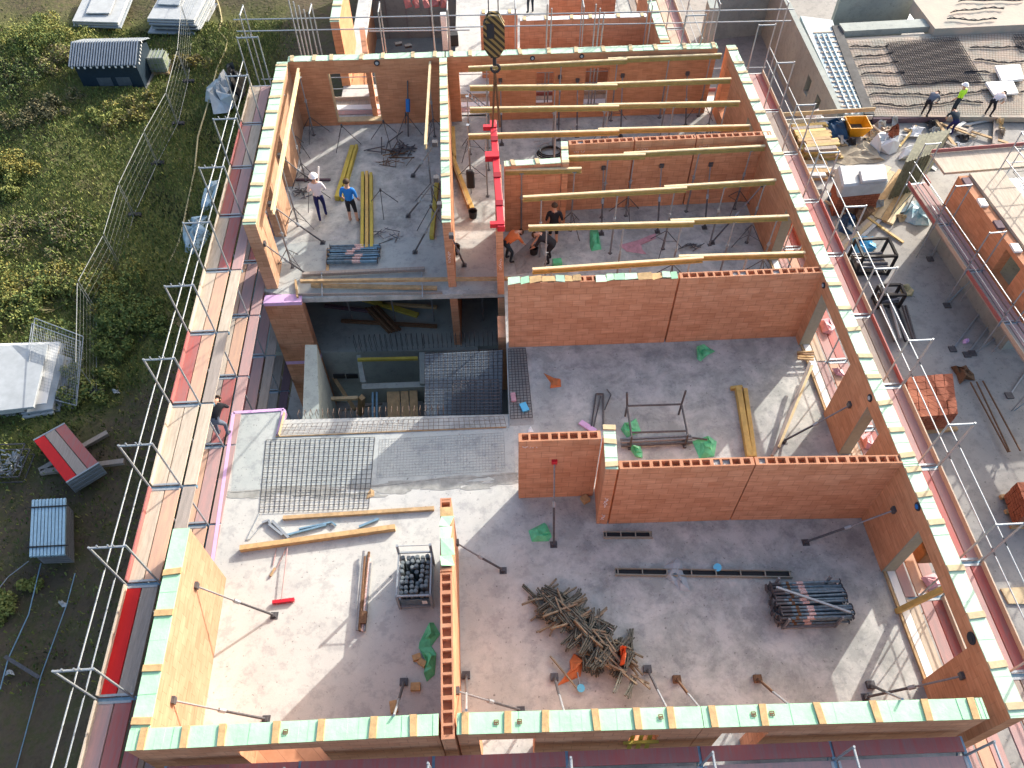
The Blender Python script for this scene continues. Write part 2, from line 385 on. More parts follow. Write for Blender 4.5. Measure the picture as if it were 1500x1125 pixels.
# left outer wall, near part
wall('left_near', 'sunlit left outer wall panel with green top, nearest to the camera', P(219, 1066, H), T(277, 773), .34, 1, mt='brick_sunlit')
wall('left_far', 'long sunlit left outer wall with green top beside the upper room', T(374, 328), T(421, 90), .37, 1, mt='brick_sunlit',
     opens=((1.2, 2.5, .0, 2.2), (4.0, 5.2, .0, 2.2)), green='green_pale', batmat='batten_pale')
# right outer wall, three runs
rA, rB, rC, rD = T(1482, 1052), T(1323, 678), T(1206, 399), T(1064, 66)
def ry(p, q, y): # distance along run p-q of a world y
    return (y-p.y)/(q.y-p.y)*(q-p).length
wall('right_near', 'right outer wall with green top and a wide window gap, nearest part beside the front room', rA, rB, .33, -1, mt='brick_plain',
     opens=((ry(rA, rB, 5.0), ry(rA, rB, 7.65), .0, 2.25),), green='green_pale', batmat='batten_pale')
wall('right_mid', 'right outer wall with green top and a window gap behind the trestle room', rB, rC, .33, -1, mt='brick_plain',
     opens=((ry(rB, rC, 10.25), ry(rB, rC, 11.1), .0, 2.25), (ry(rB, rC, 12.45), ry(rB, rC, 15.0), .0, 2.25),), green='green_pale', batmat='batten_pale')
wall('right_far', 'right outer wall with green top along the ends of the yellow beams', rC, rD, .33, -1, mt='brick_plain',
     opens=((1.1, 3.3, 0, 2.25), (6.3, 8.2, 0, 2.25), (10.6, 11.4, .5, 2.25)), green='green_pale', batmat='batten_pale')
# back wall
ba, bb = T(421, 90), T(651, 83)
wall('back_left', 'back brick wall with a wooden framed window in the upper left room', ba, bb, .34, 1, mt='brick_plain',
     opens=((s_at(ba, bb, 480, 110), s_at(ba, bb, 549, 105), .12, 2.2),), green='green_pale', batmat='batten_pale')
bc, bd = T(653, 83), T(1052, 70)
wall('back_right', 'long back brick wall behind the yellow beams with green capped top', bc, bd, .34, 1, mt='brick_plain',
     opens=((s_at(bc, bd, 672, 105), s_at(bc, bd, 716, 105), .0, 2.1), (s_at(bc, bd, 786, 105), s_at(bc, bd, 812, 105), .5, 2.0), (s_at(bc, bd, 858, 105), s_at(bc, bd, 893, 105), .3, 2.1)),
     green='green_pale', batmat='batten_pale')
# centre wall
wall('centre', 'narrow middle wall with open hollow bricks on top between the two front rooms', T(666, 1082), T(662, 838), .25, 1, top='hollow')
wall('centre_end', 'far end of the middle wall covered by loose green membrane pieces', T(662, 836), T(661, 729), .25, 1, top='hollow')
# W2, W3 and their link
wall('w2_left', 'brick wall panel with hollow brick top left of the joint behind the front room', T(908, 687), T(1106, 681), .22, 1, top='hollow')
wall('w2_right', 'brick wall panel with hollow brick top meeting the right outer wall at the front room', T(1108, 681), T(1323, 678), .22, 1, top='hollow')
wall('w3', 'short brick wall panel with the tall red topped prop leaning on it', T(760, 647), T(881, 643), .24, 1, top='hollow')
wall('w23', 'short return wall with green top linking the two hollow topped panels', T(905, 687), T(901, 632), .27, 1, battens=[.12, .75, 1.15], green='green_pale', batmat='batten_pale')
# W1
wall('w1_left', 'large brick wall panel beside the stair pit with torn green membrane on top', T(744, 416), T(994, 408), .23, 1, top='hollow')
wall('w1_right', 'large brick wall panel with hollow brick top meeting the right outer wall', T(997, 408), T(1206, 399), .23, 1, top='hollow')
# upper cross walls
wall('w4', 'inner wall with green top running back from the stair pit', P(660, 325, H), P(654, 84, H), .25, 1, green='green_pale', batmat='batten_pale')
wall('w5', 'narrow inner wall under the red lifting beam', P(737, 336, H), P(734, 241, H), .22, 1, top='plain')
wall('w6', 'short brick cross wall with white and green top right of the red beam', T(739, 243), T(822, 238), .24, 1, green='green_pale', batmat='batten_pale')
wall('w67', 'small return wall with green top beside the dark hoses', T(833, 240), T(831, 207), .2, 1, battens=[.1, .8], green='green_pale', batmat='batten_pale')
w7 = [T(834, 212), T(929, 207), T(931, 207), T(1020, 203), T(1022, 203), T(1131, 198)]
wall('w7a', 'hollow topped brick panel, leftmost of three in a row under the beams', w7[0], w7[1], .23, 1, top='hollow')
wall('w7b', 'hollow topped brick panel, middle of three in a row under the beams', w7[2], w7[3], .23, 1, top='hollow')
wall('w7c', 'hollow topped brick panel, rightmost of three in a row under the beams', w7[4], w7[5], .23, 1, top='hollow')
# loose membrane on hollow tops
def loose(wname, label, s0, s1, mt='green', n=5, name='membrane_sheet'):
    W_ = WALLS[wname]; o = W_['o']; rr = random.Random(label); mb = MB(); x = s0
    y0, y1 = W_['y0'], W_['y1']; k = 0
    while x < s1-.02:
        q = min(s1, x+rr.uniform(.18, .42)); d0, d1 = rr.uniform(-.07, .05), rr.uniform(-.07, .05); z = W_['h']+rr.uniform(.01, .03)
        c = 'green' if rr.random() < .5 else mt
        if rr.random() < .32: c = 'batten'
        mb.add([(x, y0+d0, z), (q, y0+d1, z+.02), (q-.01, y1+d1*.4, z+rr.uniform(0, .05)), (x+.01, y1+d0*.4, z+rr.uniform(0, .04)),
                (x, y0+d0, z-.012), (q, y0+d1, z+.008), (q-.01, y1+d1*.4, z-.012), (x+.01, y1+d0*.4, z-.012)],
               [(0, 1, 2, 3), (7, 6, 5, 4), (0, 4, 5, 1), (1, 5, 6, 2), (2, 6, 7, 3), (3, 7, 4, 0)], c)
        x = q+.004; k += 1
    m_ = mb.build(name, None, o, local=True); return m_
loose('centre_end', 'a', .1, WALLS['centre_end']['L']-.25, 'green_pale')
loose('w1_left', 'b', 0.0, 2.05, 'green_pale'); loose('w1_left', 'c', 2.45, WALLS['w1_left']['L']-.02, 'green_pale')
# joints / wall end in front of the centre wall, small wall items
def plate(wname, u, v, r, mt, label, cat='cap', nm='socket_cover'):
    W_ = WALLS[wname]; p = on_wall(wname, u, v); nrm = Vector((-W_['dir'].y, W_['dir'].x, 0))
    if nrm.dot(CAMP-p) < 0: nrm = -nrm
    mb = MB(); mb.tube(p+nrm*.002, p+nrm*.03, r, 14, 'dark'); mb.tube(p+nrm*.03, p+nrm*.045, r*.55, 12, mt)
    o = W_['o']; return mb.build('socket_cover', None, o)
plate('back_left', 552, 92, .11, 'panel', ''); plate('back_right', 780, 85, .09, 'panel', ''); plate('back_right', 852, 82, .09, 'panel', '')
plate('right_mid', 1207, 418, .09, 'panel', ''); plate('right_mid', 1275, 583, .1, 'panel', ''); plate('right_near', 1345, 742, .1, 'blue_paint', ''); plate('right_near', 1424, 935, .13, 'dark', '')
# reveals, sills and window frames in the gaps of the right wall
mat('gyp_reveal', (.30, .30, .24), .9, noise=.15)
def reveal(wname, s, z0, z1, w=.05, mt='gyp_reveal'):
    W_ = WALLS[wname]; mb = MB(); mb.box((s-.012, W_['y0']+.003, z0), (s+.012, W_['y1']-.003, z1)); return mb.build('reveal_board', mt, W_['o'], local=True)

for wn, y in (('right_near', 7.65), ('right_mid', 15.0), ('right_mid', 11.1)):
    W_ = WALLS[wn]; q = ry(W_['a'], W_['b'], y); reveal(wn, q-.014, 0.01, 2.24)
for wn, s in (('right_far', 3.3), ('right_far', 8.2)): reveal(wn, s-.014, .01, 2.24)
def sill(wname, s0, s1, z, mt='white_edge'):
    W_ = WALLS[wname]; mb = MB(); mb.box((s0+.02, W_['y0']+.02, z+.004), (s1-.02, W_['y1']-.12, z+.06), mt); mb.box((s0+.02, W_['y1']-.09, z+.004), (s1-.02, W_['y1']-.04, z+.075), 'board')
    return mb.build('sill', None, W_['o'], local=True)
for wn, a_, b_ in (('right_near', 5.0, 7.65), ('right_mid', 12.45, 15.0)):
    W_ = WALLS[wn]; sill(wn, ry(W_['a'], W_['b'], a_), ry(W_['a'], W_['b'], b_), 0.0)
sill('right_far', 1.1, 3.3, 0); sill('right_far', 6.3, 8.2, 0)
W_ = WALLS['back_left']; op = (s_at(ba, bb, 480, 110), s_at(ba, bb, 549, 105))
mb = MB()
for s in op: mb.box((s-.03 if s == op[1] else s-.0, .02, .12), (s if s == op[1] else s+.03, .32, 2.2))
mb.box((op[0], .02, .122), (op[1], .32, .16)); mb.build('window_frame', 'batten_pale', W_['o'], local=True)
# small writing marks on the ends of panels (site chalk marks, unreadable strokes)
def chalk(wname, s, z, face='front', n=5, size=.09, horiz=True):
    W_ = WALLS[wname]; rr = random.Random(wname+str(s)); mb = MB(); x = s
    for k in range(n):
        for j in range(2):
            a_ = Vector((x+rr.uniform(0, size*.6), W_['y0']-.004, z+rr.uniform(0, size))); b_ = Vector((x+rr.uniform(0, size*.8), W_['y0']-.004, z+rr.uniform(0, size)))
            if (a_-b_).length > .01: mb.bar(a_, b_, .006, .016, None, (0, 1, 0))
        x += size*.85
    mb.build('chalk_mark', 'white', W_['o'], local=True)
chalk('w3', .08, 2.45); chalk('w7a', .15, 2.4); chalk('w7b', .1, 2.4); chalk('w7c', .1, 2.4)
def chalk_end(wname, z, n=5, size=.1):
    W_ = WALLS[wname]; rr = random.Random(wname); mb = MB(); y = (W_['y0']+W_['y1'])/2; zz = z
    for k in range(n):
        for j in range(2):
            a_ = Vector((-.004, y+rr.uniform(-.05, .05), zz)); b_ = Vector((-.004, y+rr.uniform(-.05, .05), zz+rr.uniform(.04, size)))
            mb.bar(a_, b_, .006, .018, None, (1, 0, 0))
        zz -= size
    mb.build('chalk_mark', 'white', W_['o'], local=True)
chalk_end('w4', 1.5); chalk_end('w5', 1.5); chalk_end('w23', 1.3); chalk_end('w23', .45, 3)
# small square print marks on the front membranes
for wn, u, v in (('front_left', 418, 1072), ('front_mid', 727, 1058), ('front_mid', 761, 1057), ('front_mid', 968, 1050), ('front_right', 1104, 1046), ('front_right', 1131, 1045)):
    c = P(u, v, H+.022); m = MB(); s_ = .055
    for q in range(4): a0 = R(45+90*q); a1 = R(135+90*q); m.bar(c+Vector((math.cos(a0)*s_, math.sin(a0)*s_, 0)), c+Vector((math.cos(a1)*s_, math.sin(a1)*s_, 0)), .016, .006)
    m.bar(c-Vector((.03, 0, 0)), c+Vector((.03, 0, 0)), .03, .006); m.build('print_mark', 'rust', WALLS[wn]['o'])
# yellow timbers in the small front opening
W_ = WALLS['front_mid']; o = W_['o']
s0, s1 = oC[0], oC[1]
mb = MB()
for k in range(3):
    x = s0+.12+k*(s1-s0-.2)/2
    mb.bar(Vector((x-.1, -.12, 1.35)), Vector((x+.06, .3, 2.2)), .08, .05, 'yellow')
mb.bar(Vector((s0-.1, -.02, 1.75)), Vector((s1+.05, -.02, 1.78)), .06, .06, 'yellow')
tb = mb.build('timber_prop', None, None, local=True); tb.location = W_['a']; tb.rotation_euler = o.rotation_euler
tag(tb, 'yellow timbers wedged in the small opening of the front wall', 'timber props')
# ------------------------------------------------------------------ floor slabs, pit, lower storeys
def ring(pts, z=0): return [P(u, v, z) for u, v in pts]
sw = Vector((fa.x+.02, fa.y+.02, 0)); se = Vector((9.78, 3.32, 0))
ne = Vector((rD.x+.32, rD.y+.36, 0)); nw = T(421, 90); nw = Vector((nw.x-.36, nw.y+.34, 0))
pA = P(386, 426); pB = P(440, 437); pC = P(742, 425); pD = P(742, 509); pE = P(746, 626); pF = P(404, 640); pG = P(413, 602); pH = P(345, 605)
pC = Vector((pD.x, pB.y-.02, 0)); pB2 = Vector((pB.x, pB.y, 0))
ground_left = Vector((T(277, 773).x-.35, T(277, 773).y, 0))
mb = MB()
south = [sw, se, Vector((9.78, pE.y, 0)), Vector((pE.x, pE.y, 0)), pF, pG, pH, ground_left]
east = [Vector((pE.x, pE.y, 0)), Vector((9.78, pE.y, 0)), Vector((9.55, pC.y, 0)), Vector((pD.x, pC.y, 0))]
north = [Vector((pA.x, pA.y, 0)), Vector((pB.x, pB.y, 0)), Vector((pD.x, pC.y, 0)), Vector((9.55, pC.y, 0)), ne, nw]
for poly in (south, east, north): mb.prism([(p.x, p.y) for p in poly], -.2, 0)
tag(mb.build('floor_slab', 'slab', None, origin=Vector((0, 0, 0))), kind='structure')
# smoother grey screed strip south of the pit and one at the north edge of the pit
st = MB(); s_ = ring([(404, 641), (752, 626), (755, 700), (640, 712), (520, 716), (480, 712), (338, 720), (350, 606), (411, 603)])
st.prism([(p.x, p.y) for p in s_], .0, .004)
s_ = ring([(442, 355), (652, 345), (658, 425), (442, 436), (406, 423), (402, 362)])
st.prism([(p.x, p.y) for p in s_], .0, .004)
s_ = ring([(664, 352), (722, 350), (724, 425), (664, 425)]); st.prism([(p.x, p.y) for p in s_], .0, .004)
tag(st.build('screed_floor', 'strip', None), kind='structure')
st = MB(); s_ = ring([(413, 614), (745, 606), (746, 626.5), (404, 640.5)]); st.prism([(p.x, p.y) for p in s_], -.18, -.03)
tag(st.build('floor_strip', 'slab', None), kind='structure')
mat('strip_dark', (.36, .36, .33), .9, noise=.35, nscale=5)
# rough seam ridge between the two concretes
sm = MB(); pts = [(338, 721), (400, 716), (480, 714), (560, 711), (600, 706), (650, 700), (700, 699), (755, 693)]
rr = random.Random(1)
for a_, b_ in zip(pts, pts[1:]):
    sm.bar(P(*a_, .007), P(*b_, .007), .035, .012)
    for q in range(14):
        c = P(*a_, .0).lerp(P(*b_, .0), rr.random())+Vector((0, rr.uniform(-.32, .02), .0055+.0001*q)); n_ = 9; r_ = rr.uniform(.05, .28)
        sm.prism([(c.x+math.cos(6.283*k/n_)*r_*rr.uniform(.6, 1.5)*1.6, c.y+math.sin(6.283*k/n_)*r_*rr.uniform(.4, .9)*.5) for k in range(n_)], c.z-.003, c.z) if rr.random() < .8 else None
tag(sm.build('floor_seam', 'strip_dark', None), kind='structure')
# pink insulation edge
def strip(label, pts, w_, z0, z1, mt, name, cat, group=None):
    mb = MB()
    for a_, b_ in zip(pts, pts[1:]): mb.bar(Vector((a_.x, a_.y, (z0+z1)/2)), Vector((b_.x, b_.y, (z0+z1)/2)), w_, z1-z0)
    return tag(mb.build(name, mt, None), label, cat, group)
gl = Vector((ground_left.x-.05, ground_left.y, 0))
strip('pink insulation strip along the open left edge of the slab', [gl, pH+Vector((-.05, 0, 0)), pG+Vector((.05, .04, 0)), pF+Vector((.05, 0.05, 0))], .09, -.25, .03, 'pink', 'insulation_strip', 'insulation')
strip('timber edging board on the slab beside the stair pit', [pF+Vector((.1, 0, 0)), pG+Vector((.1, -.1, 0))], .03, .0, .12, 'batten_pale', 'edge_board', 'board')
strip('long timber edging board between screed and rebar strip', [pF+Vector((.0, 0, 0)), pE+Vector((-.1, 0.0, 0))], .03, .004, .03, 'board', 'edge_board', 'board')
# lower storeys as dark facade under the slab
def lower(name, label, a_, b_, z0, z1, t, side, mt='brick_plain'):
    a_ = Vector((a_.x, a_.y, z0)); b_ = Vector((b_.x, b_.y, z0)); d = b_-a_
    mb = MB(); y = (0, t) if side > 0 else (-t, 0); mb.box((0, y[0], 0), (d.length, y[1], z1-z0))
    o = mb.build(name, mt, None, local=True); o.location = a_; o.rotation_euler = (0, 0, math.atan2(d.y, d.x)); return tag(o, label, 'wall')
lower('facade_wall', 'brick facade of the storeys under the open left slab edge', sw, gl+Vector((.05, 0, 0)), -9, -.2, .3, -1)
lower('facade_wall', 'brick facade of the storeys below, under the pink slab edge', gl+Vector((.05, 0, 0)), pH, -9, -.2, .3, -1)
lower('facade_wall', 'brick facade of the storeys below the far left wall', pA, nw, -9, -.2, .3, -1)
lower('facade_wall', 'front brick facade of the storeys below', sw, se, -9, -.2, .3, 1)
lower('facade_wall', 'right brick facade of the storeys below', se, ne, -9, -.2, .3, 1)
lower('facade_wall', 'back brick facade of the storeys below', ne, nw, -9, -.2, .3, 1)
# the return wall of the storeys below with its two pink bands
q = [P(386, 445), P(441, 443)]
ret = thing('brick_pier', 'brick end wall of the storey below with pink insulation bands beside the pit', 'wall', (q[0].x, q[0].y, -9))
mb = MB(); dx = q[1]-q[0]
def pier(z0, z1, mt):
    m2 = MB(); m2.prism([(q[0].x, q[0].y), (q[1].x, q[1].y), (q[1].x, q[1].y+.35), (q[0].x, q[0].y+.35)], z0, z1); return m2
pier(-2.95, -.12, 0).build('masonry', 'brick', ret); pier(-9, -3.12, 0).build('masonry', 'brick', ret)
pier(-.118, .03, 0).build('insulation_band', 'pink', ret); pier(-3.118, -2.952, 0).build('insulation_band', 'pink', ret)
# stair pit: lower floor, core walls
pf = MB()
yN = pB.y; yS = pE.y; xW = pB.x-.2; xE = pD.x
pf.prism([(xW-2.6, yN+.25), (xE+3, yN+.25), (xE+3, yN+5.5), (xW-1.5, yN+5.5)], -3.15, -2.95)
tag(pf.build('lower_floor', 'cwall', None), kind='structure')
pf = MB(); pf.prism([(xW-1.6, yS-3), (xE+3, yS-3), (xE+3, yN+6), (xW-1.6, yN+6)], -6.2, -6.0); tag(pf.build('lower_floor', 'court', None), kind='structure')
def cbox(name, label, pts, z0, z1, mt='cwall', cat='wall'):
    mb = MB(); mb.prism([(p[0], p[1]) for p in pts], z0, z1); return tag(mb.build(name, mt, None), label, cat)
cl = [P(447, 505, -.3), P(464, 505, -.3), P(468, 618, -.3), P(443, 618, -.3)]
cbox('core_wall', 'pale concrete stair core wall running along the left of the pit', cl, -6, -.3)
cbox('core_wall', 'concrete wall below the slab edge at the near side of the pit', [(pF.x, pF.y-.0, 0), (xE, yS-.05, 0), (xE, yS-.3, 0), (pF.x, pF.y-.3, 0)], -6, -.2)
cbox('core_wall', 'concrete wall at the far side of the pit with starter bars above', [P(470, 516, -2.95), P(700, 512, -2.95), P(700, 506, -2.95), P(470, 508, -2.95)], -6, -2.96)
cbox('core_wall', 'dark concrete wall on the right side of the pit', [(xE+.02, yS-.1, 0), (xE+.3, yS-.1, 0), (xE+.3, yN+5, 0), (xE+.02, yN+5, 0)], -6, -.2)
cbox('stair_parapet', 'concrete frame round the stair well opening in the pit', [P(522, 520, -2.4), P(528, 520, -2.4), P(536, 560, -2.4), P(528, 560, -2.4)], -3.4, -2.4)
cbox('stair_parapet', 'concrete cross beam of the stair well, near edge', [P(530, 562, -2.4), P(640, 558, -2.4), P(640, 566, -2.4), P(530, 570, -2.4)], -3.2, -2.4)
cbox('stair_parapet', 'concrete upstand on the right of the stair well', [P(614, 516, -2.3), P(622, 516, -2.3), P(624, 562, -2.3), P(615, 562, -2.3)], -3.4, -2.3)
b = MB(); b.bar(P(524, 527, -2.35), P(612, 525, -2.35), .1, .1); tag(b.build('timber_beam', 'yellow', None), 'yellow timber across the stair well opening', 'beam')
b = MB(); b.bar(P(472, 585, -2.6), P(524, 583, -2.6), .12, .1); tag(b.build('timber_beam', 'batten_pale', None), 'pale timber between the core wall and the post in the pit', 'beam')
b = MB(); b.tube(P(530, 582, -2.6), P(528, 606, -4), .12, 4); tag(b.build('timber_post', 'board', None), 'short timber post standing in the dark pit', 'post')
for k, (u0, u1) in enumerate([(566, 585), (586, 598), (599, 611)]):
    b = MB(); b.bar(P((u0+u1)/2, 562, -2.5), P((u0+u1)/2+3, 640, -3.2), .42 if k == 0 else .26, .03, None, (0, 0, 1))
    tag(b.build('plywood_board', 'board', None), ['wide', 'middle', 'right'][k]+' plywood board laid down into the stair pit', 'board')
for k, (u, lab) in enumerate([(546, 'left'), (552, 'right')]):
    b = MB(); b.bar(P(u, 566, -2.5), P(u, 640, -3.4), .06, .04); tag(b.build('ladder_rail', 'galv_blue', None), lab+' pale rail of the frame in the stair pit', 'rail')
for k, (u, v) in enumerate([(497, 551), (516, 551)]):
    b = MB(); p_ = P(u, v, -3); b.box(p_-Vector((.2, .03, .1)), p_+Vector((.2, .03, .1))); tag(b.build('wall_recess', 'black', None), ['left', 'right'][k]+' dark recess box in the core wall', 'recess')
# landing with rebar mesh over formwork
ld = [P(622, 518, -.35), P(736, 512, -.35), P(736, 614, -.35), P(622, 614, -.35)]
b = MB(); b.prism([(p.x, p.y) for p in ld], -.40, -.37); tag(b.build('landing_formwork', 'hut_roof', None), 'dark formwork panel under the rebar mat in the pit', 'formwork')
def mesh_mat(name, label, c, nu, nv, r, mt, z=None, jit=0, ext=0, group=None):
    """rebar mat spanned between four corners c (a,b,c,d)"""
    mb = MB(); a_, b_, c_, d_ = c; rr = random.Random(label)
    for k in range(nu+1):
        t = k/nu; mb.tube(a_.lerp(b_, t)+Vector((rr.uniform(-jit, jit), 0, r)), d_.lerp(c_, t)+Vector((rr.uniform(-jit, jit), 0, r)), r, 4)
    for k in range(nv+1):
        t = k/nv; mb.tube(a_.lerp(d_, t)+Vector((0, rr.uniform(-jit, jit), 3*r)), b_.lerp(c_, t)+Vector((0, rr.uniform(-jit, jit), 3*r)), r, 4)
    return tag(mb.build(name, mt, None), label, 'rebar', group)
z_ = Vector((0, 0, .02))
for k, (u, v, u2, v2, zz, mt_) in enumerate([(476, 448, 560, 458, -2.8, 'plank_dark'), (500, 470, 640, 478, -2.8, 'rust'), (560, 445, 640, 450, -2.8, 'board'), (480, 540, 520, 600, -4.5, 'board'), (500, 600, 560, 590, -5, 'plank_grey'), (626, 570, 632, 640, -3.0, 'plank_grey'), (470, 560, 490, 640, -4.0, 'plank_grey')]):
    m_ = MB(); m_.bar(P(u, v, zz), P(u2, v2, zz), .12, .1); tag(m_.build('timber_batten', mt_, None), 'loose timber lying in the shaded pit, '+['far left', 'below the far slab edge', 'beside the yellow beam', 'against the core wall', 'deep at the near side', 'right of the plywood boards', 'foot of the core wall'][k], 'timber')
mesh_mat('rebar_mat', 'dense dark rebar mat over the pit landing', [p+z_ for p in ld], 17, 20, .010, 'rebar', jit=.02)
ld2 = [P(664, 560, -.25), P(730, 558, -.25), P(734, 606, -.25), P(662, 606, -.25)]
mesh_mat('rebar_mat', 'upper rebar mat at the near end of the pit landing', [p+z_ for p in ld2], 6, 10, .016, 'steel', jit=.01)
mesh_mat('rebar_mat', 'large thin rebar mat lying on the screed floor', [P(390, 645, .01), P(549, 641, .01), P(540, 745, .01), P(380, 751, .01)], 22, 15, .0075, 'rebar')
mesh_mat('rebar_mat', 'faint fine mesh pressed into the screed right of the large rebar mat', [P(556, 644, .006), P(738, 634, .006), P(740, 690, .006), P(552, 700, .006)], 40, 14, .003, 'strip_dark')
mesh_mat('rebar_mat', 'long rebar strip at the near rim of the pit', [P(414, 622, .03), P(738, 610, .03), P(742, 626, .03), P(405, 637, .03)], 44, 3, .006, 'rebar_rust')
mesh_mat('rebar_mat', 'rebar strip at the right rim of the pit beside the large panel', [P(744, 512, .05), P(770, 511, .05), P(780, 612, .05), P(748, 614, .05)], 6, 26, .008, 'rebar')
b = MB(); b.prism([(p.x, p.y) for p in ring([(744, 510), (770, 509), (782, 622), (746, 624)])], .0, .005); tag(b.build('floor_strip', 'court', None), kind='structure')
# starter bars
def starters(label, a_, b_, n, h_, mt='rebar'):
    rr = random.Random(label); o = thing('starter_bars', label, 'rebar', a_)
    for k in range(n):
        mb = MB(); p_ = a_.lerp(b_, k/(n-1)); e = p_+Vector((rr.uniform(-.02, .02), rr.uniform(-.03, .03), h_*rr.uniform(.85, 1.05)))
        mb.tube(p_, e, .008, 4); q2 = p_+Vector((0, .18, 0)); mb.tube(q2, q2+Vector((0, 0, h_)), .008, 4); mb.tube(e, q2+Vector((0, 0, h_)), .008, 4); mb.build('bar', mt, o)
    return o
starters('row of starter bars on the far wall of the pit', P(522, 515, -2.9), P(620, 512, -2.9), 14, .7)
starters('dense starter bars below the inner wall ends', P(622, 510, -1.0), P(735, 506, -1.0), 18, .5)
starters('thin starter bars along the near rim of the pit', P(440, 616, -.1), P(650, 608, -.1), 26, .28, 'rebar_rust')
# lower storey wall ends under W4 and W5
for nm, lab in (('w4', 'lower storey wall end below the green topped inner wall'), ('w5', 'lower storey wall end below the red lifting beam')):
    W_ = WALLS[nm]; a_ = W_['a']; n_ = Vector((-W_['dir'].y, W_['dir'].x, 0)); p2 = a_+n_*W_['t']
    cbox('brick_wall', lab, [(a_.x, a_.y+.02), (a_.x, a_.y+4), (p2.x, p2.y+4), (p2.x, p2.y+.02)], -2.95, -.2, 'brick')
W_ = WALLS['w1_left']; cbox('brick_wall', 'lower storey brick pier at the left end of the large panel', [(W_['a'].x-.32, W_['a'].y+.6), (W_['a'].x-.04, W_['a'].y+.6), (W_['a'].x-.04, W_['a'].y+1.5), (W_['a'].x-.32, W_['a'].y+1.5)], -2.95, -.21, 'brick')
# edge formwork planks along the north rim of the pit
def bar3(name, label, cat, a_, b_, w_, h_, mt, group=None, bevel=0):
    mb = MB(); mb.bar(a_, b_, w_, h_); return tag(mb.build(name, mt, None, bevel=bevel), label, cat, group)
def lift(p_, z): return Vector((p_.x, p_.y, z))
bar3('timber_beam', 'weathered timber beam, farthest of the three along the north rim of the pit', 'beam', P(443, 402, .15), P(622, 394, .15), .12, .12, 'plank_grey')
bar3('timber_beam', 'long timber beam bridging the inner wall ends above the pit rim', 'beam', P(440, 412, .3), P(748, 408, .3), .1, .1, 'board')
bar3('timber_beam', 'short bright timber in the formwork channel at the pit rim', 'beam', P(456, 418, .12), P(640, 422, .12), .12, .1, 'board')
bar3('formwork_board', 'grey formwork board standing on the pit rim', 'board', P(436, 433, .02), P(648, 430, .02), .04, .16, 'plank_grey')
bar3('formwork_board', 'timber cross board at the left end of the pit formwork', 'board', P(433, 411, .06), P(436, 436, .06), .06, .12, 'board')
for k, (u, lab) in enumerate([(471, 'left'), (618, 'right')]):
    mb = MB(); mb.tube(P(u, 402, .25), P(u+1, 434, .2), .02, 6); mb.tube(P(u+1, 434, .25), P(u+1, 434, -.2), .03, 6); mb.tube(P(u, 400, .3), P(u, 400, .0), .03, 6)
    tag(mb.build('formwork_clamp', 'galv', None), lab+' galvanised clamp across the pit rim formwork', 'clamp')
for k, u in enumerate((516, 579, 636, 674, 708)):
    b = MB(); t_ = P(u, 470, -2.95); b.tube(t_, t_+Vector((0, 0, 2.7)), .03, 6)
    tag(b.build('steel_prop', 'steel_grey', None), ['first', 'second', 'third', 'fourth', 'fifth'][k]+' slender prop from the left under the pit rim', 'prop')
b = MB(); b.bar(P(530, 437, -2.8), P(612, 462, -2.8), .2, .1); tag(b.build('timber_beam', 'yellow', None), 'yellow beam lying in shade on the lower floor', 'beam')
b = MB()
for k in range(5): b.tube(P(536+k*4, 452-k, -2.8+.1*(k % 2)), P(570+k*4, 487-k, -2.8+.1*(k % 2)), .06, 6)
tag(b.build('prop_bundle', 'rust', None), 'dark rusty bundle lying on the lower floor of the pit', 'bundle')
# ---- terrain
gx = MB(); n = 90
def gz(x, y):
    d = math.sin(x*.31)*math.cos(y*.23)*.28+math.sin(x*.83+y*.6)*.1
    if x > -12.5: d *= max(0, (-x-10)/2.5) if x < -10 else 0
    d += 1.1*math.exp(-(((x+30)/4)**2+((y-47)/3.5)**2))
    return -9+d
xs = [-150+i*4 for i in range(25)]+[-50+i*.6 for i in range(1, 84)]+[10, 60, 200]
ys = [-60+i*6 for i in range(10)]+[0+i*.8 for i in range(90)]+[80, 100, 150, 300]
vs = [(x, y, gz(x, y)) for y in ys for x in xs]; nx = len(xs)
fs = [(j*nx+i, j*nx+i+1, (j+1)*nx+i+1, (j+1)*nx+i) for j in range(len(ys)-1) for i in range(nx-1)]
gx.add(vs, fs); g = gx.build('ground', 'ground', None, origin=Vector((0, 0, 0))); tag(g, kind='structure')
def soil(x, y):
    # bare earth: strip beside the scaffold, near field and the far top
    s = 0
    edge = -14.2-.6*math.sin(y*.4)
    if y < 24: edge = -14-(24-y)*.9
    s = max(s, min(1, (x-edge)/1.5))
    if y > 52: s = max(s, min(1, (y-52)/2.5)*(.8 if x < -16 else 1))
    return max(0, min(1, s))
at = g.data.attributes.new('soil', 'FLOAT', 'POINT')
co = np.zeros(len(g.data.vertices)*3); g.data.vertices.foreach_get('co', co); co = co.reshape(-1, 3)
at.data.foreach_set('value', [soil(x, y) for x, y, z in co])
# courtyard
yE_ = P(1276, 172, -3.3).y
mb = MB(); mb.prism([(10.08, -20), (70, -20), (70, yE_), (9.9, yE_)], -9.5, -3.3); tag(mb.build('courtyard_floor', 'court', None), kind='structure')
mb = MB(); mb.prism([(10.0, yE_), (70, yE_), (70, 100), (9.6, 100)], -9.5, -6.0); tag(mb.build('courtyard_floor', 'court', None), kind='structure')
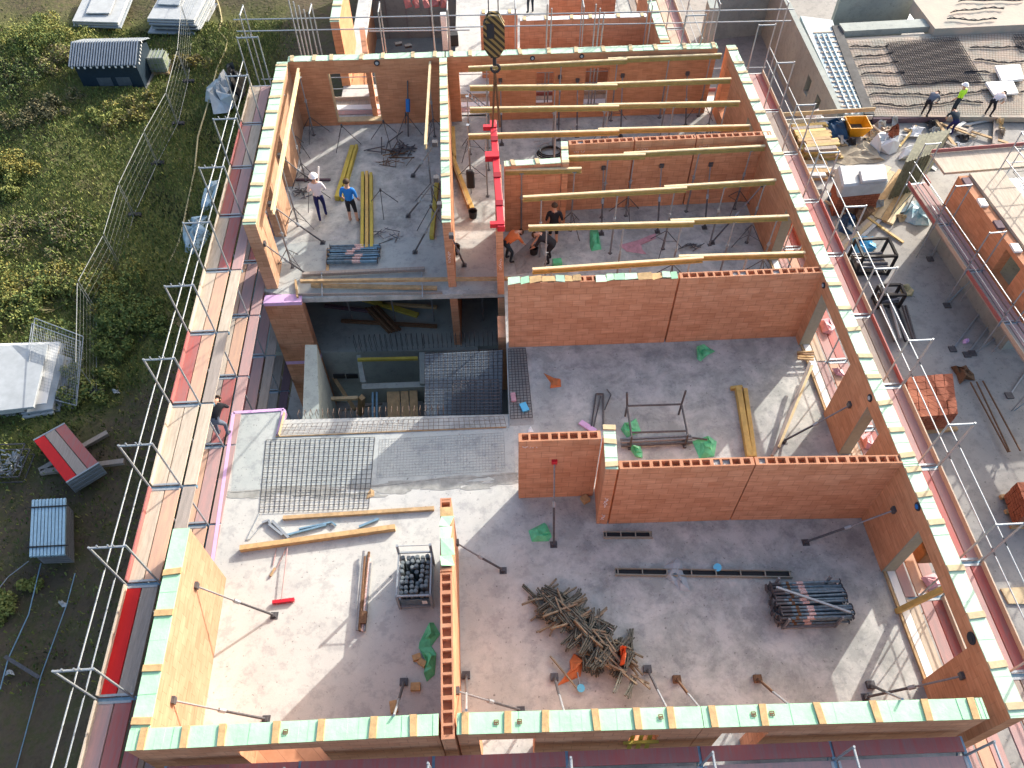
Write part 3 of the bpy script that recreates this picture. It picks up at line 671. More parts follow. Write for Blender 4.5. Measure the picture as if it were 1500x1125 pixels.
# ------------------------------------------------------------------ scaffolds
PL = ['plank_pale', 'plank_orange', 'plank_grey', 'plank_pink', 'plank_red']
def scaffold(name_label, pts, out, levels, seed, width=.73, inner=.32, colors=None, rails_top=True, frame_top=1.9, toe=True, ground=-9, top_z=2.0, deckpal=PL, bright=None):
    """pts: frame positions (outer post line) along the run; out: unit vector pointing away from the building"""
    rr = random.Random(seed)
    sockets = seed == 3
    base = Vector((pts[0].x, pts[0].y, ground)); root = thing('scaffold', name_label, 'scaffold', base)
    inn = -out
    for k, p in enumerate(pts):
        f = MB(); a = Vector((p.x, p.y, 0)); b = a+inn*width
        zt = top_z+(frame_top if rails_top else 1.1)
        for q in (a, b): f.tube(lift(q, ground), lift(q, zt), .0242, 6)
        f.tube(lift(a, zt-.04), lift(b, zt-.04), .026, 6)
        # sockets on the top bar
        if rails_top and sockets:
            for t in (.25, .55, .68): f.tube(lift(a.lerp(b, t), zt-.02), lift(a.lerp(b, t), zt+.06), .018, 5)
        f.build('scaffold_frame', 'galv', root)
        for z in levels:
            c = MB(); c.bar(lift(a, z-.05), lift(b+inn*(inner+.04), z-.05), .07, .07); c.tube(lift(b, z-.45), lift(b+inn*inner, z-.08), .02, 5)
            if k % 2 == 0: c.tube(lift(a, z-1.9), lift(b, z-.1), .016, 5)
            c.build('transom', 'galv_blue', root)
    for k, (p, q) in enumerate(zip(pts, pts[1:])):
        a = Vector((p.x, p.y, 0)); b = Vector((q.x, q.y, 0)); d = (b-a).normalized()
        if rails_top:
            for z in (top_z+.5, top_z+1.0): g = MB(); g.tube(lift(a, z)-d*.1+out*.03, lift(b, z)+d*.1+out*.03, .017, 6); g.build('guardrail', 'galv', root)
        for z in levels:
            if z < top_z and z > -3:
                for dz in (.5, 1): g = MB(); g.tube(lift(a, z+dz), lift(b, z+dz), .015, 5); g.build('guardrail', 'galv', root)
        for z in levels:
            dk = MB(); nb = 2; wv = width/nb
            if bright and (k, z) in bright: cols = bright[(k, z)]
            else:
                c0 = rr.choice(deckpal); cols = [c0, c0 if rr.random() < .6 else rr.choice(deckpal), rr.choice(deckpal)]
            for j in range(nb):
                o0 = a+inn*(wv*j+.02+wv/2-.02); o1 = b+inn*(wv*j+wv/2)
                dk.bar(lift(o0, z)+d*.05, lift(o1, z)-d*.05, wv-.03, .05, cols[j])
            o0 = a+inn*(width+.04+inner/2); o1 = b+inn*(width+.04+inner/2)
            dk.bar(lift(o0, z)+d*.03, lift(o1, z)-d*.03, inner-.03, .05, cols[2])
            for e in (.07, -.07):   # hook rails at board ends
                pp = (a if e > 0 else b)+d*e
                dk.bar(lift(pp+inn*.03, z+.028), lift(pp+inn*(width-.03), z+.028), .05, .012, 'galv')
            dk.build('scaffold_deck', None, root)
            if toe and (z == top_z or rr.random() < .6):
                t = MB(); tc = 'plank_pale' if rr.random() < .6 else 'plank_red'
                t.bar(lift(a, z+.1)+out*-.035+d*.05, lift(b, z+.1)+out*-.035-d*.05, .03, .15); t.build('toe_board', tc, root)
    return root
LV = [2.0, 0.0, -2.0, -4.0]
def along(p0, p1, n0, n1, step):
    d = (p1-p0).normalized(); return [p0+d*step*k for k in range(n0, n1)]
l0 = P(185, 857, 2.0); l1 = P(300, 398, 2.0); stp = (l1-l0).length/4
ptsL = along(l0, l1, -3, 9, stp)
br = {(3, 2.0): ['plank_pale', 'plank_orange', 'plank_grey'], (2, 2.0): ['plank_bright', 'plank_grey', 'plank_grey'], (1, 2.0): ['plank_pink', 'plank_red', 'plank_red'], (0, 2.0): ['plank_pink', 'plank_red', 'plank_pink'],
      (4, 2.0): ['plank_pale', 'plank_pale', 'plank_pale'], (5, 2.0): ['plank_red', 'plank_orange', 'plank_grey'], (6, 2.0): ['plank_pale', 'plank_orange', 'plank_pale'],
      (7, 2.0): ['plank_pale', 'plank_red', 'plank_pink'], (8, 2.0): ['plank_red', 'plank_pink', 'plank_red'], (9, 2.0): ['plank_pink', 'plank_pale', 'plank_pink'], (10, 2.0): ['plank_pale', 'plank_pink', 'plank_pale']}
for k in range(11):
    br[(k, 0.0)] = [['plank_pale', 'plank_orange', 'plank_pink'], ['plank_orange', 'plank_pink', 'plank_pink'], ['plank_grey', 'plank_red', 'plank_pink']][k % 3]
    br[(k, -2.0)] = [['plank_red', 'plank_pink', 'plank_grey'], ['plank_grey', 'plank_pink', 'plank_grey'], ['plank_red', 'plank_red', 'plank_grey']][k % 3]
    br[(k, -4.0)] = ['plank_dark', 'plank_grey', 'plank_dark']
outL = Vector((-(l1-l0).y, (l1-l0).x, 0)).normalized()
scaffold('tall facade scaffold with worn red and grey planks along the left side of the building', ptsL, outL, LV, 3, bright=br)
r0 = P(1437, 823, 2.0); r1 = P(1276, 463, 2.0); stp = (r1-r0).length/3
ptsR = along(r0, r1, -2, 9, stp)
outR = Vector(((r1-r0).y, -(r1-r0).x, 0)).normalized()
brR = {}
for k in range(11):
    brR[(k, 2.0)] = [['plank_grey', 'plank_grey', 'plank_pink'], ['plank_red', 'plank_pink', 'plank_pink'], ['plank_pink', 'plank_red', 'plank_pink'], ['plank_pink', 'plank_pink', 'plank_pale']][k % 4]
    brR[(k, 0.0)] = [['plank_pink', 'plank_orange', 'plank_pink'], ['plank_red', 'plank_pink', 'plank_pale']][k % 2]
scaffold('facade scaffold with pink and grey planks along the right side of the building', ptsR, outR, [2.0, 0.0, -2.0], 5, bright=brR, width=.6, inner=.28, ground=-3.3)
# front scaffold, only its inner edge in view
f0 = P(60, 1130, 2.0); y_f = fa.y-.22-.73-.2
ptsF = [Vector((-9.2+2.57*k, y_f-.05+.0*k, 0)) for k in range(8)]
FZ = 1.955
brF = {(k, FZ): ['plank_red', 'plank_pink' if k % 3 else 'plank_grey', 'plank_red'] for k in range(8)}
scaffold('front facade scaffold with dark red planks at the bottom of the photo', ptsF[1:], Vector((0, -1, 0)), [FZ, -.045], 8, top_z=FZ, bright=brF, width=.73, inner=.3, rails_top=False)
# back scaffold between the two buildings
ybk = ba.y+.34+.35
ptsB = [Vector((-9.0+2.5*k, ybk+1.05-.035*k*2.5*0+.0, 0)) for k in range(9)]
brB = {(k, 2.0): ['plank_pink', 'plank_red', 'plank_pale'] for k in range(8)}
brB.update({(k, 0.0): ['plank_pale', 'white', 'plank_pink'] for k in range(8)})
sb = scaffold('facade scaffold with pink planks in the gap behind the back wall', ptsB, Vector((0, 1, 0)), [0.0, -2.0], 9, bright=brB, width=.7, inner=.3, ground=-9, top_z=0.0, frame_top=4.0)
for k in range(3):
    b = MB(); p_ = ptsB[0]; z = 3.0+.45*k
    if k < 2: b.tube(Vector((-9.5, ybk+1.05, z)), Vector((11.5, ybk+.9, z)), .022, 6); b.build('guardrail', 'galv', sb)
# lattice ladders standing up at the back
for k, (u, v, lab) in enumerate([(437, 62, 'bundle of upright rails at the far left corner'), (636, 60, 'single galvanised post behind the back wall'), (800, 72, 'bent galvanised post behind the back wall'), (868, 72, 'pair of orange edged posts behind the back wall')]):
    b = MB(); p_ = P(u, v, 2.6)
    nn = [4, 1, 2, 3][k]
    for j in range(nn):
        q = p_+Vector((j*.11, 0, 0)); b.tube(lift(q, -.5), lift(q, 4.3-.15*j)+Vector((.05*j, 0, 0)), .028, 5)
    tag(b.build('scaffold_post', 'galv' if k < 3 else 'galv', None), lab, 'post')
# ------------------------------------------------------------------ yellow beams with props, upper rooms
ORD = ['first', 'second', 'third', 'fourth', 'fifth', 'sixth', 'seventh', 'eighth', 'ninth', 'tenth', 'eleventh', 'twelfth', 'thirteenth', 'fourteenth', 'fifteenth', 'sixteenth', 'seventeenth', 'eighteenth']
def hbeam(a, b, label, mt='yellow', group=None, rot=0):
    """timber I-beam: flanges and web, 0.2 high"""
    d = (b-a); L = d.length; rz = math.atan2(d.y, d.x); o = thing('formwork_beam', label, 'beam', a, rz, group)
    tilt = math.asin(max(-1, min(1, d.z/L))); o.rotation_euler = (0, -tilt, rz)
    m = MB(); m.box((0, -.04, .075), (L, .04, .115)); m.build('flange', 'beam_pale', o, local=True)
    m = MB(); m.box((0, -.04, -.085), (L, .04, -.045)); m.build('flange', 'beam_side' if mt == 'yellow' else mt, o, local=True)
    m = MB(); m.box((.01, -.014, -.045), (L-.01, .014, .075)); m.build('web', 'beam_side' if mt == 'yellow' else mt, o, local=True)
    return o
# prop prototype: outer tube, inner tube, tripod, fork head
def make_prop(hh=2.55, tripod=True, label='steel prop'):
    o = thing('steel_prop', label, 'prop')
    m = MB(); m.tube((0, 0, .0), (0, 0, 1.5), .03, 8); ot = m.build('outer_tube', 'steel_grey', o, local=True); m = MB(); m.box((-.06, -.06, 0), (.06, .06, .012)); m.build('base_plate', 'steel', ot, local=True)
    m = MB(); m.tube((0, 0, 1.5), (0, 0, hh-.1), .022, 8); it = m.build('inner_tube', 'galv', o, local=True); m = MB(); m.box((-.06, -.05, hh-.1), (.06, .05, hh-.09)); m.build('head_plate', 'galv', it, local=True)
    m = MB(); m.tube((0, 0, 1.42), (0, 0, 1.54), .042, 8); m.tube((-.09, 0, 1.5), (.09, 0, 1.5), .01, 5); m.build('collar', 'galv', o, local=True)
    if tripod:
        for k in range(3):
            t = R(20+120*k); m = MB(); e = Vector((math.cos(t)*.62, math.sin(t)*.62, .01)); m.tube((0, 0, .82), e, .014, 5); m.tube(Vector((0, 0, .35)), e.lerp(Vector((0, 0, .82)), .35), .010, 4); m.build('leg', 'steel', o, local=True)
    return o
prop_t = make_prop(); prop_p = make_prop(tripod=False)
used = {True: False, False: False}
def prop(loc, label, tri=True, rz=None, group='steel props holding the yellow beams'):
    pr = prop_t if tri else prop_p
    rz = random.random()*6 if rz is None else rz
    if not used[tri]:
        used[tri] = True; pr.location = loc; pr.rotation_euler = (0, 0, rz); pr['label'] = label; pr['group'] = group; return pr
    return instance(pr, loc, rz, label, group)
rows = [  # left end px, joint px, right end px (top of beam), read at z 2.65
    ((686, 98), (905, 87), (1058, 81)), ((688, 126), (890, 124), (1072, 117)), ((688, 158), (892, 155), (1085, 151)),
    ((686, 197), (892, 191), (1100, 186)), ((828, 229), (930, 226), (1122, 216)), ((766, 288), (990, 275), (1138, 266)),
    ((774, 331), (1000, 325), (1157, 319)), ((780, 394), (1013, 378), (1181, 373))]
for k, (a, j, b) in enumerate(rows):
    A, J, B = P(*a, 2.62), P(*j, 2.62), P(*b, 2.62)
    dv = (J-A).normalized(); d2 = (B-J).normalized()
    A = lift(A, 2.52); J = lift(J, 2.52); B = lift(B, 2.52)
    where = ['row nearest the back wall', 'second row from the back', 'third row from the back', 'fourth row from the back', 'fourth row from the front', 'third row from the front', 'second row from the front', 'row nearest the large front panel'][k]
    hbeam(A, J+dv*.35, 'yellow timber beam on props, left half, '+where)
    hbeam(J-d2*.35+Vector((0, .1, 0)), B+Vector((0, .1, 0)), 'yellow timber beam on props, right half, '+where)
    for q, (p_, nm, tri) in enumerate([(A.lerp(J, .12), 'left end', False), (A.lerp(J, .62), 'middle of the left half', False), (J+Vector((0, .05, 0)), 'joint', True), (J.lerp(B, .5)+Vector((0, .1, 0)), 'middle of the right half', False), (J.lerp(B, .9)+Vector((0, .1, 0)), 'right end', True)]):
        if k in (4,) and q in (0,): continue
        prop(lift(p_, 0), 'prop under '+{'left end': 'the left end', 'middle of the left half': 'the left half', 'joint': 'the joint', 'middle of the right half': 'the right half', 'right end': 'the right end'}[nm]+' of the beams, '+where, tri)
hbeam(lift(P(740, 249, 2.6), 2.5), lift(P(852, 246, 2.6), 2.5), 'short yellow beam on props in front of the white capped cross wall')
for k, (u, v) in enumerate([(764, 249), (842, 247)]): prop(lift(P(u, v, 2.6), 0), ['left', 'right'][k]+' prop under the short yellow beam before the white capped cross wall', k == 1)
# left upper room: beams along the walls
hbeam(lift(P(630, 90, 2.6), 2.5), lift(P(623, 212, 2.6), 2.5), 'pale beam along the right side of the upper left room', 'beam_pale')
hbeam(lift(P(437, 100, 2.65), 2.55), lift(P(398, 308, 2.65), 2.55), 'pale beam running along the sunlit left outer wall', 'beam_pale')
for k, (u, v, lab, tri) in enumerate([(628, 110, 'far', True), (624, 205, 'near', True)]): prop(lift(P(u, v, 2.6), 0), lab+' prop of the pale beam on the right of the upper left room', tri)
for k, (u, v, lab) in enumerate([(438, 108, 'far'), (424, 175, 'second'), (411, 240, 'third'), (400, 302, 'near')]): prop(lift(P(u, v, 2.6), 0), lab+' prop of the pale beam along the sunlit left wall', True)
prop(P(438, 224), 'prop with tripod near the window of the upper left room')
for k, (u, v) in enumerate([(506, 212), (566, 206), (598, 195), (562, 306), (634, 330), (460, 296)]):
    t = thing('prop_tripod', 'folding tripod standing open on the floor, '+['before the window', 'right of the window', 'by the blue wrapped prop', 'right of the long yellow beam', 'by the inner wall', 'left of the white shirted worker'][k], 'tripod', P(u, v), k*.9)
    m = MB(); m.tube((0, 0, .78), (0, 0, .9), .04, 6); m.build('collar', 'steel', t, local=True)
    for q in range(3):
        th = R(120*q); m = MB(); m.tube((0, 0, .85), (math.cos(th)*.6, math.sin(th)*.6, .01), .014, 5); m.build('leg', 'steel', t, local=True)
# yellow beams lying on the floor
def fb_(a, b, label, w_=.16, h_=.2, mt='yellow', cat='beam', z=0.0):
    A = P(*a, z+h_); B = P(*b, z+h_); A.z = B.z = z+h_/2+.004; return bar3('formwork_beam', label, cat, A, B, w_, h_, mt, bevel=.01)
fb_((516, 212), (493, 288), 'left of two yellow beams lying on the floor behind the workers')
fb_((522, 211), (500, 289), 'right of two yellow beams lying on the floor behind the workers', .1)
fb_((531, 251), (530, 361), 'left of three long yellow beams lying beside the blue shirted worker', .11)
fb_((537, 250), (537, 362), 'middle of three long yellow beams lying beside the blue shirted worker', .11, mt='beam')
fb_((543, 252), (544, 361), 'right of three long yellow beams lying beside the blue shirted worker', .11)
fb_((640, 262), (632, 345), 'yellow beam lying along the left side of the green topped inner wall', .15)
fb_((660, 222), (692, 305), 'orange yellow beam slanting across the corridor floor, near', .16, mt='beam')
fb_((662, 185), (664, 228), 'orange yellow beam at the far end of the corridor', .22, mt='beam')
fb_((655, 215), (686, 300), 'dark timber beside the orange beam in the corridor', .07, mt='board')
# stack of props in the upper left room
mat('steel_prop_mat', (.20, .28, .33), .45, .4, noise=.5, nscale=9); mat('collar_red', (.50, .20, .15), .6, noise=.6, nscale=30, col2=(.7, .62, .58))
def prop_stack(prefix, x0, x1, y0, y1, n, layers, label, group, seed, stripes=True, tilt=0):
    rr = random.Random(seed); L = x1-x0; proto = None
    for l in range(layers):
        for k in range(n):
            y = y0+(y1-y0)*(k+.5)/n+rr.uniform(-.02, .02); z = .09+l*.085
            if proto is None:
                o = thing('steel_prop', label, 'prop', (x0, y, z), 0, group)
                m = MB(); m.tube((0, 0, 0), (L*.62, 0, 0), .034, 8); m.build('outer_tube', 'steel_prop_mat', o, local=True)
                m = MB(); m.tube((L*.62, 0, 0), (L, 0, 0), .026, 8); m.build('inner_tube', 'galv_blue', o, local=True)
                m = MB(); m.box((-.01, -.055, -.055), (.0, .055, .055)); m.build('end_plate', 'steel', o, local=True); m = MB(); m.box((L, -.055, -.055), (L+.01, .055, .055)); m.build('end_plate', 'steel', o, local=True)
                m = MB(); m.tube((L*.5, 0, 0), (L*.66, 0, 0), .041, 8); m.build('collar', 'collar_red', o, local=True)
                proto = o; index_kids()
            else:
                o = instance(proto, (x0+rr.uniform(-.08, .08), y, z), rr.uniform(-.03, .03)+(math.pi if rr.random() < .3 else 0), label, group)
                if abs(o.rotation_euler.z) > 1: o.location.x += L

a_, b_ = P(480, 391), P(556, 362)
prop_stack('a', a_.x, b_.x, a_.y+.05, b_.y, 8, 2, 'blue grey steel prop in the bundle on the upper left room floor', 'steel props bundled behind the pit rim', 4)
bar3('timber_batten', 'small timber bearer under the left end of the upper prop bundle', 'timber', P(480, 398), P(481, 365), .1, .08, 'board')
# rods heap and odds
def heap(name, label, cat, c, rx, ry_, n, L, r, mts, seed, zmax=.15, group=None, single=True):
    rr = random.Random(seed); mb = MB()
    for k in range(n):
        p_ = c+Vector((rr.gauss(0, rx*.4), rr.gauss(0, ry_*.4), rr.uniform(.01, zmax))); th = rr.uniform(0, math.pi); l_ = L*rr.uniform(.5, 1)
        d = Vector((math.cos(th), math.sin(th), rr.uniform(-.08, .08)))*l_/2; mb.tube(p_-d, p_+d, r, 5, rr.choice(mts))
    for i, q in enumerate(mb.v):
        if q[2] < c.z+.005: mb.v[i] = (q[0], q[1], c.z+.005)
    return tag(mb.build(name, None, None), label, cat, group)
heap('scrap_heap', 'tangle of dark steel brackets and rods on the upper left room floor', 'heap', P(582, 222), .8, .7, 26, 1.0, .022, ['steel', 'steel', 'rust'], 11)
heap('scrap_heap', 'small rusty rods beside the dark bracket tangle', 'heap', P(575, 240), .6, .2, 12, .7, .012, ['rust'], 12)
heap('scrap_heap', 'grey cable and rod tangle beside the upper prop bundle', 'heap', P(570, 345), .6, .35, 14, .6, .014, ['steel_grey', 'steel'], 13)
heap('scrap_heap', 'grey litter heap beside the left wall behind the workers', 'heap', P(440, 283), .4, .3, 14, .5, .02, ['steel_grey', 'steel'], 14)
fb_((433, 262), (484, 262), 'dark timber lying behind the white helmeted worker', .08, .08, 'plank_dark')
# blue wrapped prop by the back wall
b = MB(); p_ = PV(597, 118, ba, bb); b.tube(P(598, 200), p_, .028, 6, 'steel'); b.tube(P(598, 200).lerp(p_, .45), P(598, 200).lerp(p_, .68), .085, 7, 'blue_paint')
tag(b.build('push_pull_brace', None, None), 'brace with a blue wrapped middle leaning on the back wall', 'brace')
# ---- braces from walls to floor
def brace(wn, wp, fp, label, zf=0.0, topm='steel', rad=.03):
    rr = random.Random(label)
    if wn == 'w4' and wp[0] < 650:
        W_ = WALLS[wn]; n_ = Vector((-W_['dir'].y, W_['dir'].x, 0))*W_['t']; top = PV(wp[0]-4, wp[1], W_['a']+n_, W_['b']+n_)
    elif wn: top = on_wall(wn, *wp)
    else: top = P(*wp, 1.7)
    foot = P(*fp, zf); o = thing('push_pull_brace', label, 'brace', foot)
    d = (top-foot); L = d.length; u_ = d.normalized()
    m = MB(); m.tube(foot+Vector((0, 0, .05)), foot+u_*L*.5, rad, 7); ot = m.build('outer_tube', 'steel', o)
    m = MB(); m.tube(foot+u_*L*.5, top-u_*.05, rad*.72, 7); it = m.build('inner_tube', 'steel_grey', o)
    m = MB(); m.tube(foot+u_*L*.46, foot+u_*L*.53, rad*1.6, 7); m.build('collar', 'galv', o)
    m = MB(); m.box(foot+Vector((-.09, -.09, 0)), foot+Vector((.09, .09, .012))); m.box(foot+Vector((-.05, -.05, 0)), foot+Vector((.05, .05, .09))); m.build('foot_plate', 'steel', ot)
    m = MB(); m.box(top-Vector((.07, .07, .07)), top+Vector((.07, .07, .07))); m.build('wall_shoe', topm, it)
    return o
B_ = [('left_near', (286, 858), (402, 902), 'brace on the sunlit near left wall, farther of two'),
      ('left_near', (252, 1026), (390, 1054), 'brace on the sunlit near left wall, nearer of two'),
      ('left_far', (396, 299), (473, 356), 'long grey brace from the left outer wall to the prop bundle'),
      ('left_far', (386, 357), (450, 403), 'brace at the near end of the far left wall above the pit'),
      ('left_far', (410, 228), (462, 270), 'brace on the far left wall behind the white helmeted worker'),
      ('centre', (668, 795), (737, 836), 'brace on the middle wall reaching right, farther of two'),
      ('centre', (668, 1012), (763, 1041), 'brace on the middle wall reaching right, nearer of two'),
      ('w4', (648, 300), (608, 370), 'dark brace left of the near end of the green topped inner wall'),
      ('w4', (643, 262), (598, 317), 'dark brace left of the inner wall, level with the blue shirted worker'),
      ('w4', (641, 210), (605, 258), 'dark brace left of the inner wall, farthest'),
      ('w4', (661, 345), (680, 389), 'brace with a bucket hung on it right of the inner wall end'),
      ('right_mid', (1246, 593), (1148, 647), 'brace from the right outer wall beside the trestle room window gap'),
      ('right_near', (1311, 747), (1180, 795), 'brace from the right outer wall down to the front room floor'),
      ('right_near', (1411, 990), (1268, 1022), 'brace in the near right corner of the front room, longer'),
      ('right_mid', (1176, 445), (1112, 475), 'faint brace across the right end of the large panel'),
      ('back_right', (733, 117), (735, 212), 'brace on the back wall left of the corridor door'),
      ('back_right', (820, 112), (818, 205), 'brace on the back wall, second from the left'),
      ('back_right', (846, 117), (845, 200), 'brace on the back wall, third from the left'),
      ('back_right', (912, 110), (909, 200), 'brace on the back wall, fourth from the left'),
      ('back_right', (1007, 107), (1004, 185), 'brace on the back wall, rightmost'),
      ('w7a', (884, 245), (881, 343), 'brace on the left hollow topped panel in the beam room'),
      ('w7b', (969, 242), (963, 340), 'brace on the middle hollow topped panel in the beam room'),
      ('w7c', (1041, 240), (1032, 334), 'brace on the right hollow topped panel in the beam room'),
      ('right_far', (1118, 270), (1043, 356), 'dark brace from the right wall in the beam room'),
      ]
for wn, wp, fp, lab in B_: brace(wn, wp, fp, lab)
brace('w3', (812, 675), (811, 798), 'tall grey prop with a red head leaning on the short brick panel', topm='red_paint')
# short braces behind the front wall
for k, (wp, fp, wn) in enumerate([((826, 1042), (812, 993), 'front_mid'), ((978, 1040), (948, 981), 'front_mid'), ((1024, 1036), (991, 996), 'front_mid'), ((1155, 1032), (1109, 995), 'front_right'), ((1322, 1024), (1274, 1004), 'front_right'), ((683, 1040), (683, 990), 'front_mid'), ((577, 1048), (592, 1000), 'front_left')]):
    W_ = WALLS[wn]; top = PV(*wp, lift(W_['a'], 0)+Vector((0, .36, 0)), lift(W_['b'], 0)+Vector((0, .36, 0))); foot = P(*fp)
    o = thing('push_pull_brace', 'brace behind the front wall, '+['left of the clamp heap foot', 'right of the clamp heap', 'rusty, left of the panel joint', 'under the right panel', 'crossing another near the right corner', 'beside the middle wall', 'left room, near wood scraps'][k], 'brace', foot)
    d = (top-foot); L = d.length; u_ = d.normalized()
    m = MB(); m.tube(foot+Vector((0, 0, .05)), foot+u_*L*.55, .032, 7); m.build('outer_tube', 'rust' if k in (2, 3) else 'steel', o)
    m = MB(); m.tube(foot+u_*L*.55, top, .024, 7); m.build('inner_tube', 'galv', o)
    m = MB(); m.box(foot+Vector((-.09, -.08, 0)), foot+Vector((.09, .08, .1))); m.build('foot_plate', 'rust' if k in (2, 3) else 'steel', o)
# ---- red lifting beam on the narrow wall
mat('red_dark', (.25, .005, .015), .5)
zb_ = 2.78
A, B = P(722, 176, 3.0), P(734, 333, 3.0); rb = thing('lifting_beam', 'bright red steel lifting beam lying along the narrow inner wall under the crane hook', 'lifting beam', lift(A, zb_))
m = MB(); m.bar(lift(A, 2.92), lift(B, 2.92), .22, .2); m.build('beam_body', 'red_paint', rb, bevel=.015)
for t, wd in ((.07, .45), (.38, .45), (.97, .42)):
    c_ = A.lerp(B, t); m = MB(); m.box((c_.x-wd*.75, c_.y-.07, 2.9), (c_.x+.11, c_.y+.07, 3.05) if t != .38 else (c_.x+.11, c_.y+.2, 3.1)); m.build('cross_arm', 'red_paint', rb)
for t in (.2, .55, .8):
    c_ = A.lerp(B, t); m = MB(); m.box((c_.x-.115, c_.y-.12, 3.012), (c_.x+.115, c_.y+.12, 3.05)); m.build('shackle_plate', 'red_dark', rb)
M['stripes'] = bpy.data.materials.new('stripes'); M['stripes'].use_nodes = True
def stripes():
    nt = M['stripes'].node_tree; b = nt.nodes['Principled BSDF']; b.inputs['Roughness'].default_value = .6
    tc = nt.nodes.new('ShaderNodeTexCoord'); wv = nt.nodes.new('ShaderNodeTexWave'); wv.inputs['Scale'].default_value = 3.0; wv.inputs['Distortion'].default_value = .3; wv.bands_direction = 'DIAGONAL'
    nt.links.new(tc.outputs['Object'], wv.inputs['Vector']); r = nt.nodes.new('ShaderNodeValToRGB'); r.color_ramp.interpolation = 'CONSTANT'
    r.color_ramp.elements[0].color = (.02, .018, .012, 1); r.color_ramp.elements[1].position = .5; r.color_ramp.elements[1].color = (.26, .18, .06, 1)
    nt.links.new(wv.outputs['Fac'], r.inputs['Fac']); nt.links.new(r.outputs['Color'], b.inputs['Base Color'])
stripes()

# crane hook block on its rope
hk = P(727, 188, 3.0); hx, hy = hk.x, hk.y
def z_at(v):
    for z in np.arange(3, 17, .02):
        d = Vector((hx, hy, z))-CAMP; 
        if 562.5-F*d.dot(up2)/d.dot(fw) <= v: return z
zt, zb2 = z_at(20), z_at(80)
ck = thing('crane_hook', 'black and yellow striped crane hook block hanging on its chains above the red beam', 'crane hook', (hx, hy, zb2))
m = MB(); rr_ = random.Random(3)
c_ = Vector((hx, hy, (zt+zb2)/2)); hh = (zt-zb2)/2
prof = [(-.20, -1), (-.42, -.55), (-.42, .5), (-.2, 1), (.2, 1), (.42, .5), (.42, -.55), (.2, -1)]
for j, y in enumerate((-.16, .05)):
    vs = [(hx+px*.75, hy+y, c_.z+pz*hh) for px, pz in prof]+[(hx+px*.75, hy+y+.1, c_.z+pz*hh) for px, pz in prof]
    m.add(vs, [tuple(range(8)), tuple(range(15, 7, -1))]+[(k, (k+1) % 8, 8+(k+1) % 8, 8+k) for k in range(8)])
m.build('hook_plate', 'stripes', ck)
m = MB(); m.tube((hx-.12, hy, zb2-.02), (hx+.12, hy, zb2-.02), .09, 10); m.tube((hx, hy, zb2-.35), (hx, hy, zb2+.05), .06, 8)
for k in range(9):
    a0 = R(-200+k*30); a1 = R(-200+(k+1)*30); q = Vector((hx+.02, hy, zb2-.45)); m.tube(q+Vector((math.cos(a0)*.13, 0, math.sin(a0)*.13)), q+Vector((math.cos(a1)*.13, 0, math.sin(a1)*.13)), .04, 7)
m.build('hook', 'dark', ck)
m = MB(); m.tube((hx-.1, hy, c_.z+hh*.3-.22), (hx-.1, hy+.0, c_.z+hh*.3+.22), .2, 16); m.build('sheave', 'dark', ck)
for k, dx in enumerate((-.14, .14)):
    m = MB(); m.tube((hx+dx, hy, zt-.2), (hx+dx*.3, hy, 60), .018, 6); m.build('rope', 'steel', ck)

m = MB()
for dx in (-.12, .12):
    m.tube((hx, hy, zb2-.5), (hx+dx, hy, 3.05), .035, 5)
m.build('chain', 'rust', ck)
# ------------------------------------------------------------------ things lying on the front floors
# prop stack with stillage at the right
a_, b_ = P(1140, 921), P(1262, 866)
rr = random.Random(21)
st_ = thing('stillage', 'low steel stillage under the bundle of steel props in the front room', 'stillage', (a_.x, a_.y, 0))
m = MB()
for x in (a_.x+.1, a_.x+1.35):
    m.bar((x, a_.y, .06), (x, a_.y+1.0, .06), .06, .08)
    for y in (a_.y, a_.y+1.0): m.bar((x, y, .0), (x, y, .62), .05, .05)
m.bar((a_.x+.1, a_.y, .08), (a_.x+1.35, a_.y, .08), .05, .06); m.bar((a_.x+.1, a_.y+1.0, .08), (a_.x+1.35, a_.y+1.0, .08), .05, .06)
m.build('frame', 'steel_grey', st_)
proto = None; L = 1.68
for l in range(5):
    n = 11 if l < 4 else 9
    for k in range(n):
        y = a_.y+.07+k*.086+(.03 if l % 2 else 0)+rr.uniform(-.012, .012); z = .14+l*.083; x = a_.x-.05+rr.uniform(-.07, .07)
        lab = 'grey blue steel prop in the bundle on the stillage in the front room'; gp = 'steel props bundled on the front room stillage'
        if proto is None:
            o = thing('steel_prop', lab, 'prop', (x, y, z), 0, gp)
            m = MB(); m.tube((0, 0, 0), (.25, 0, 0), .034, 8, 'steel'); m.tube((.25, 0, 0), (.45, 0, 0), .034, 8, 'steel_prop_mat'); m.build('outer_tube', None, o, local=True)
            m = MB(); m.tube((.45, 0, 0), (L, 0, 0), .03, 8); m.build('inner_tube', 'steel_prop_mat', o, local=True)
            m = MB(); m.tube((.36, 0, 0), (.43, 0, 0), .044, 8); m.build('collar', 'rust', o, local=True); m = MB(); m.tube((.62, 0, 0), (.78, 0, 0), .037, 8); m.build('tape_band', 'collar_red', o, local=True)
            m = MB(); m.box((-.02, -.06, -.05), (.0, .06, .05)); m.build('end_plate', 'steel', o, local=True); m = MB(); m.box((L, -.05, -.045), (L+.012, .05, .045)); m.build('end_plate', 'steel', o, local=True)
            proto = o; index_kids()
        else: instance(proto, (x, y, z), rr.uniform(-.02, .02), lab, gp, rot=(rr.uniform(0, 6), 0, rr.uniform(-.02, .02)))
bar3('steel_tube', 'single pale tube lying slantwise on top of the front prop bundle', 'tube', P(1137, 860, .6), P(1246, 897, .6), .05, .05, 'galv')
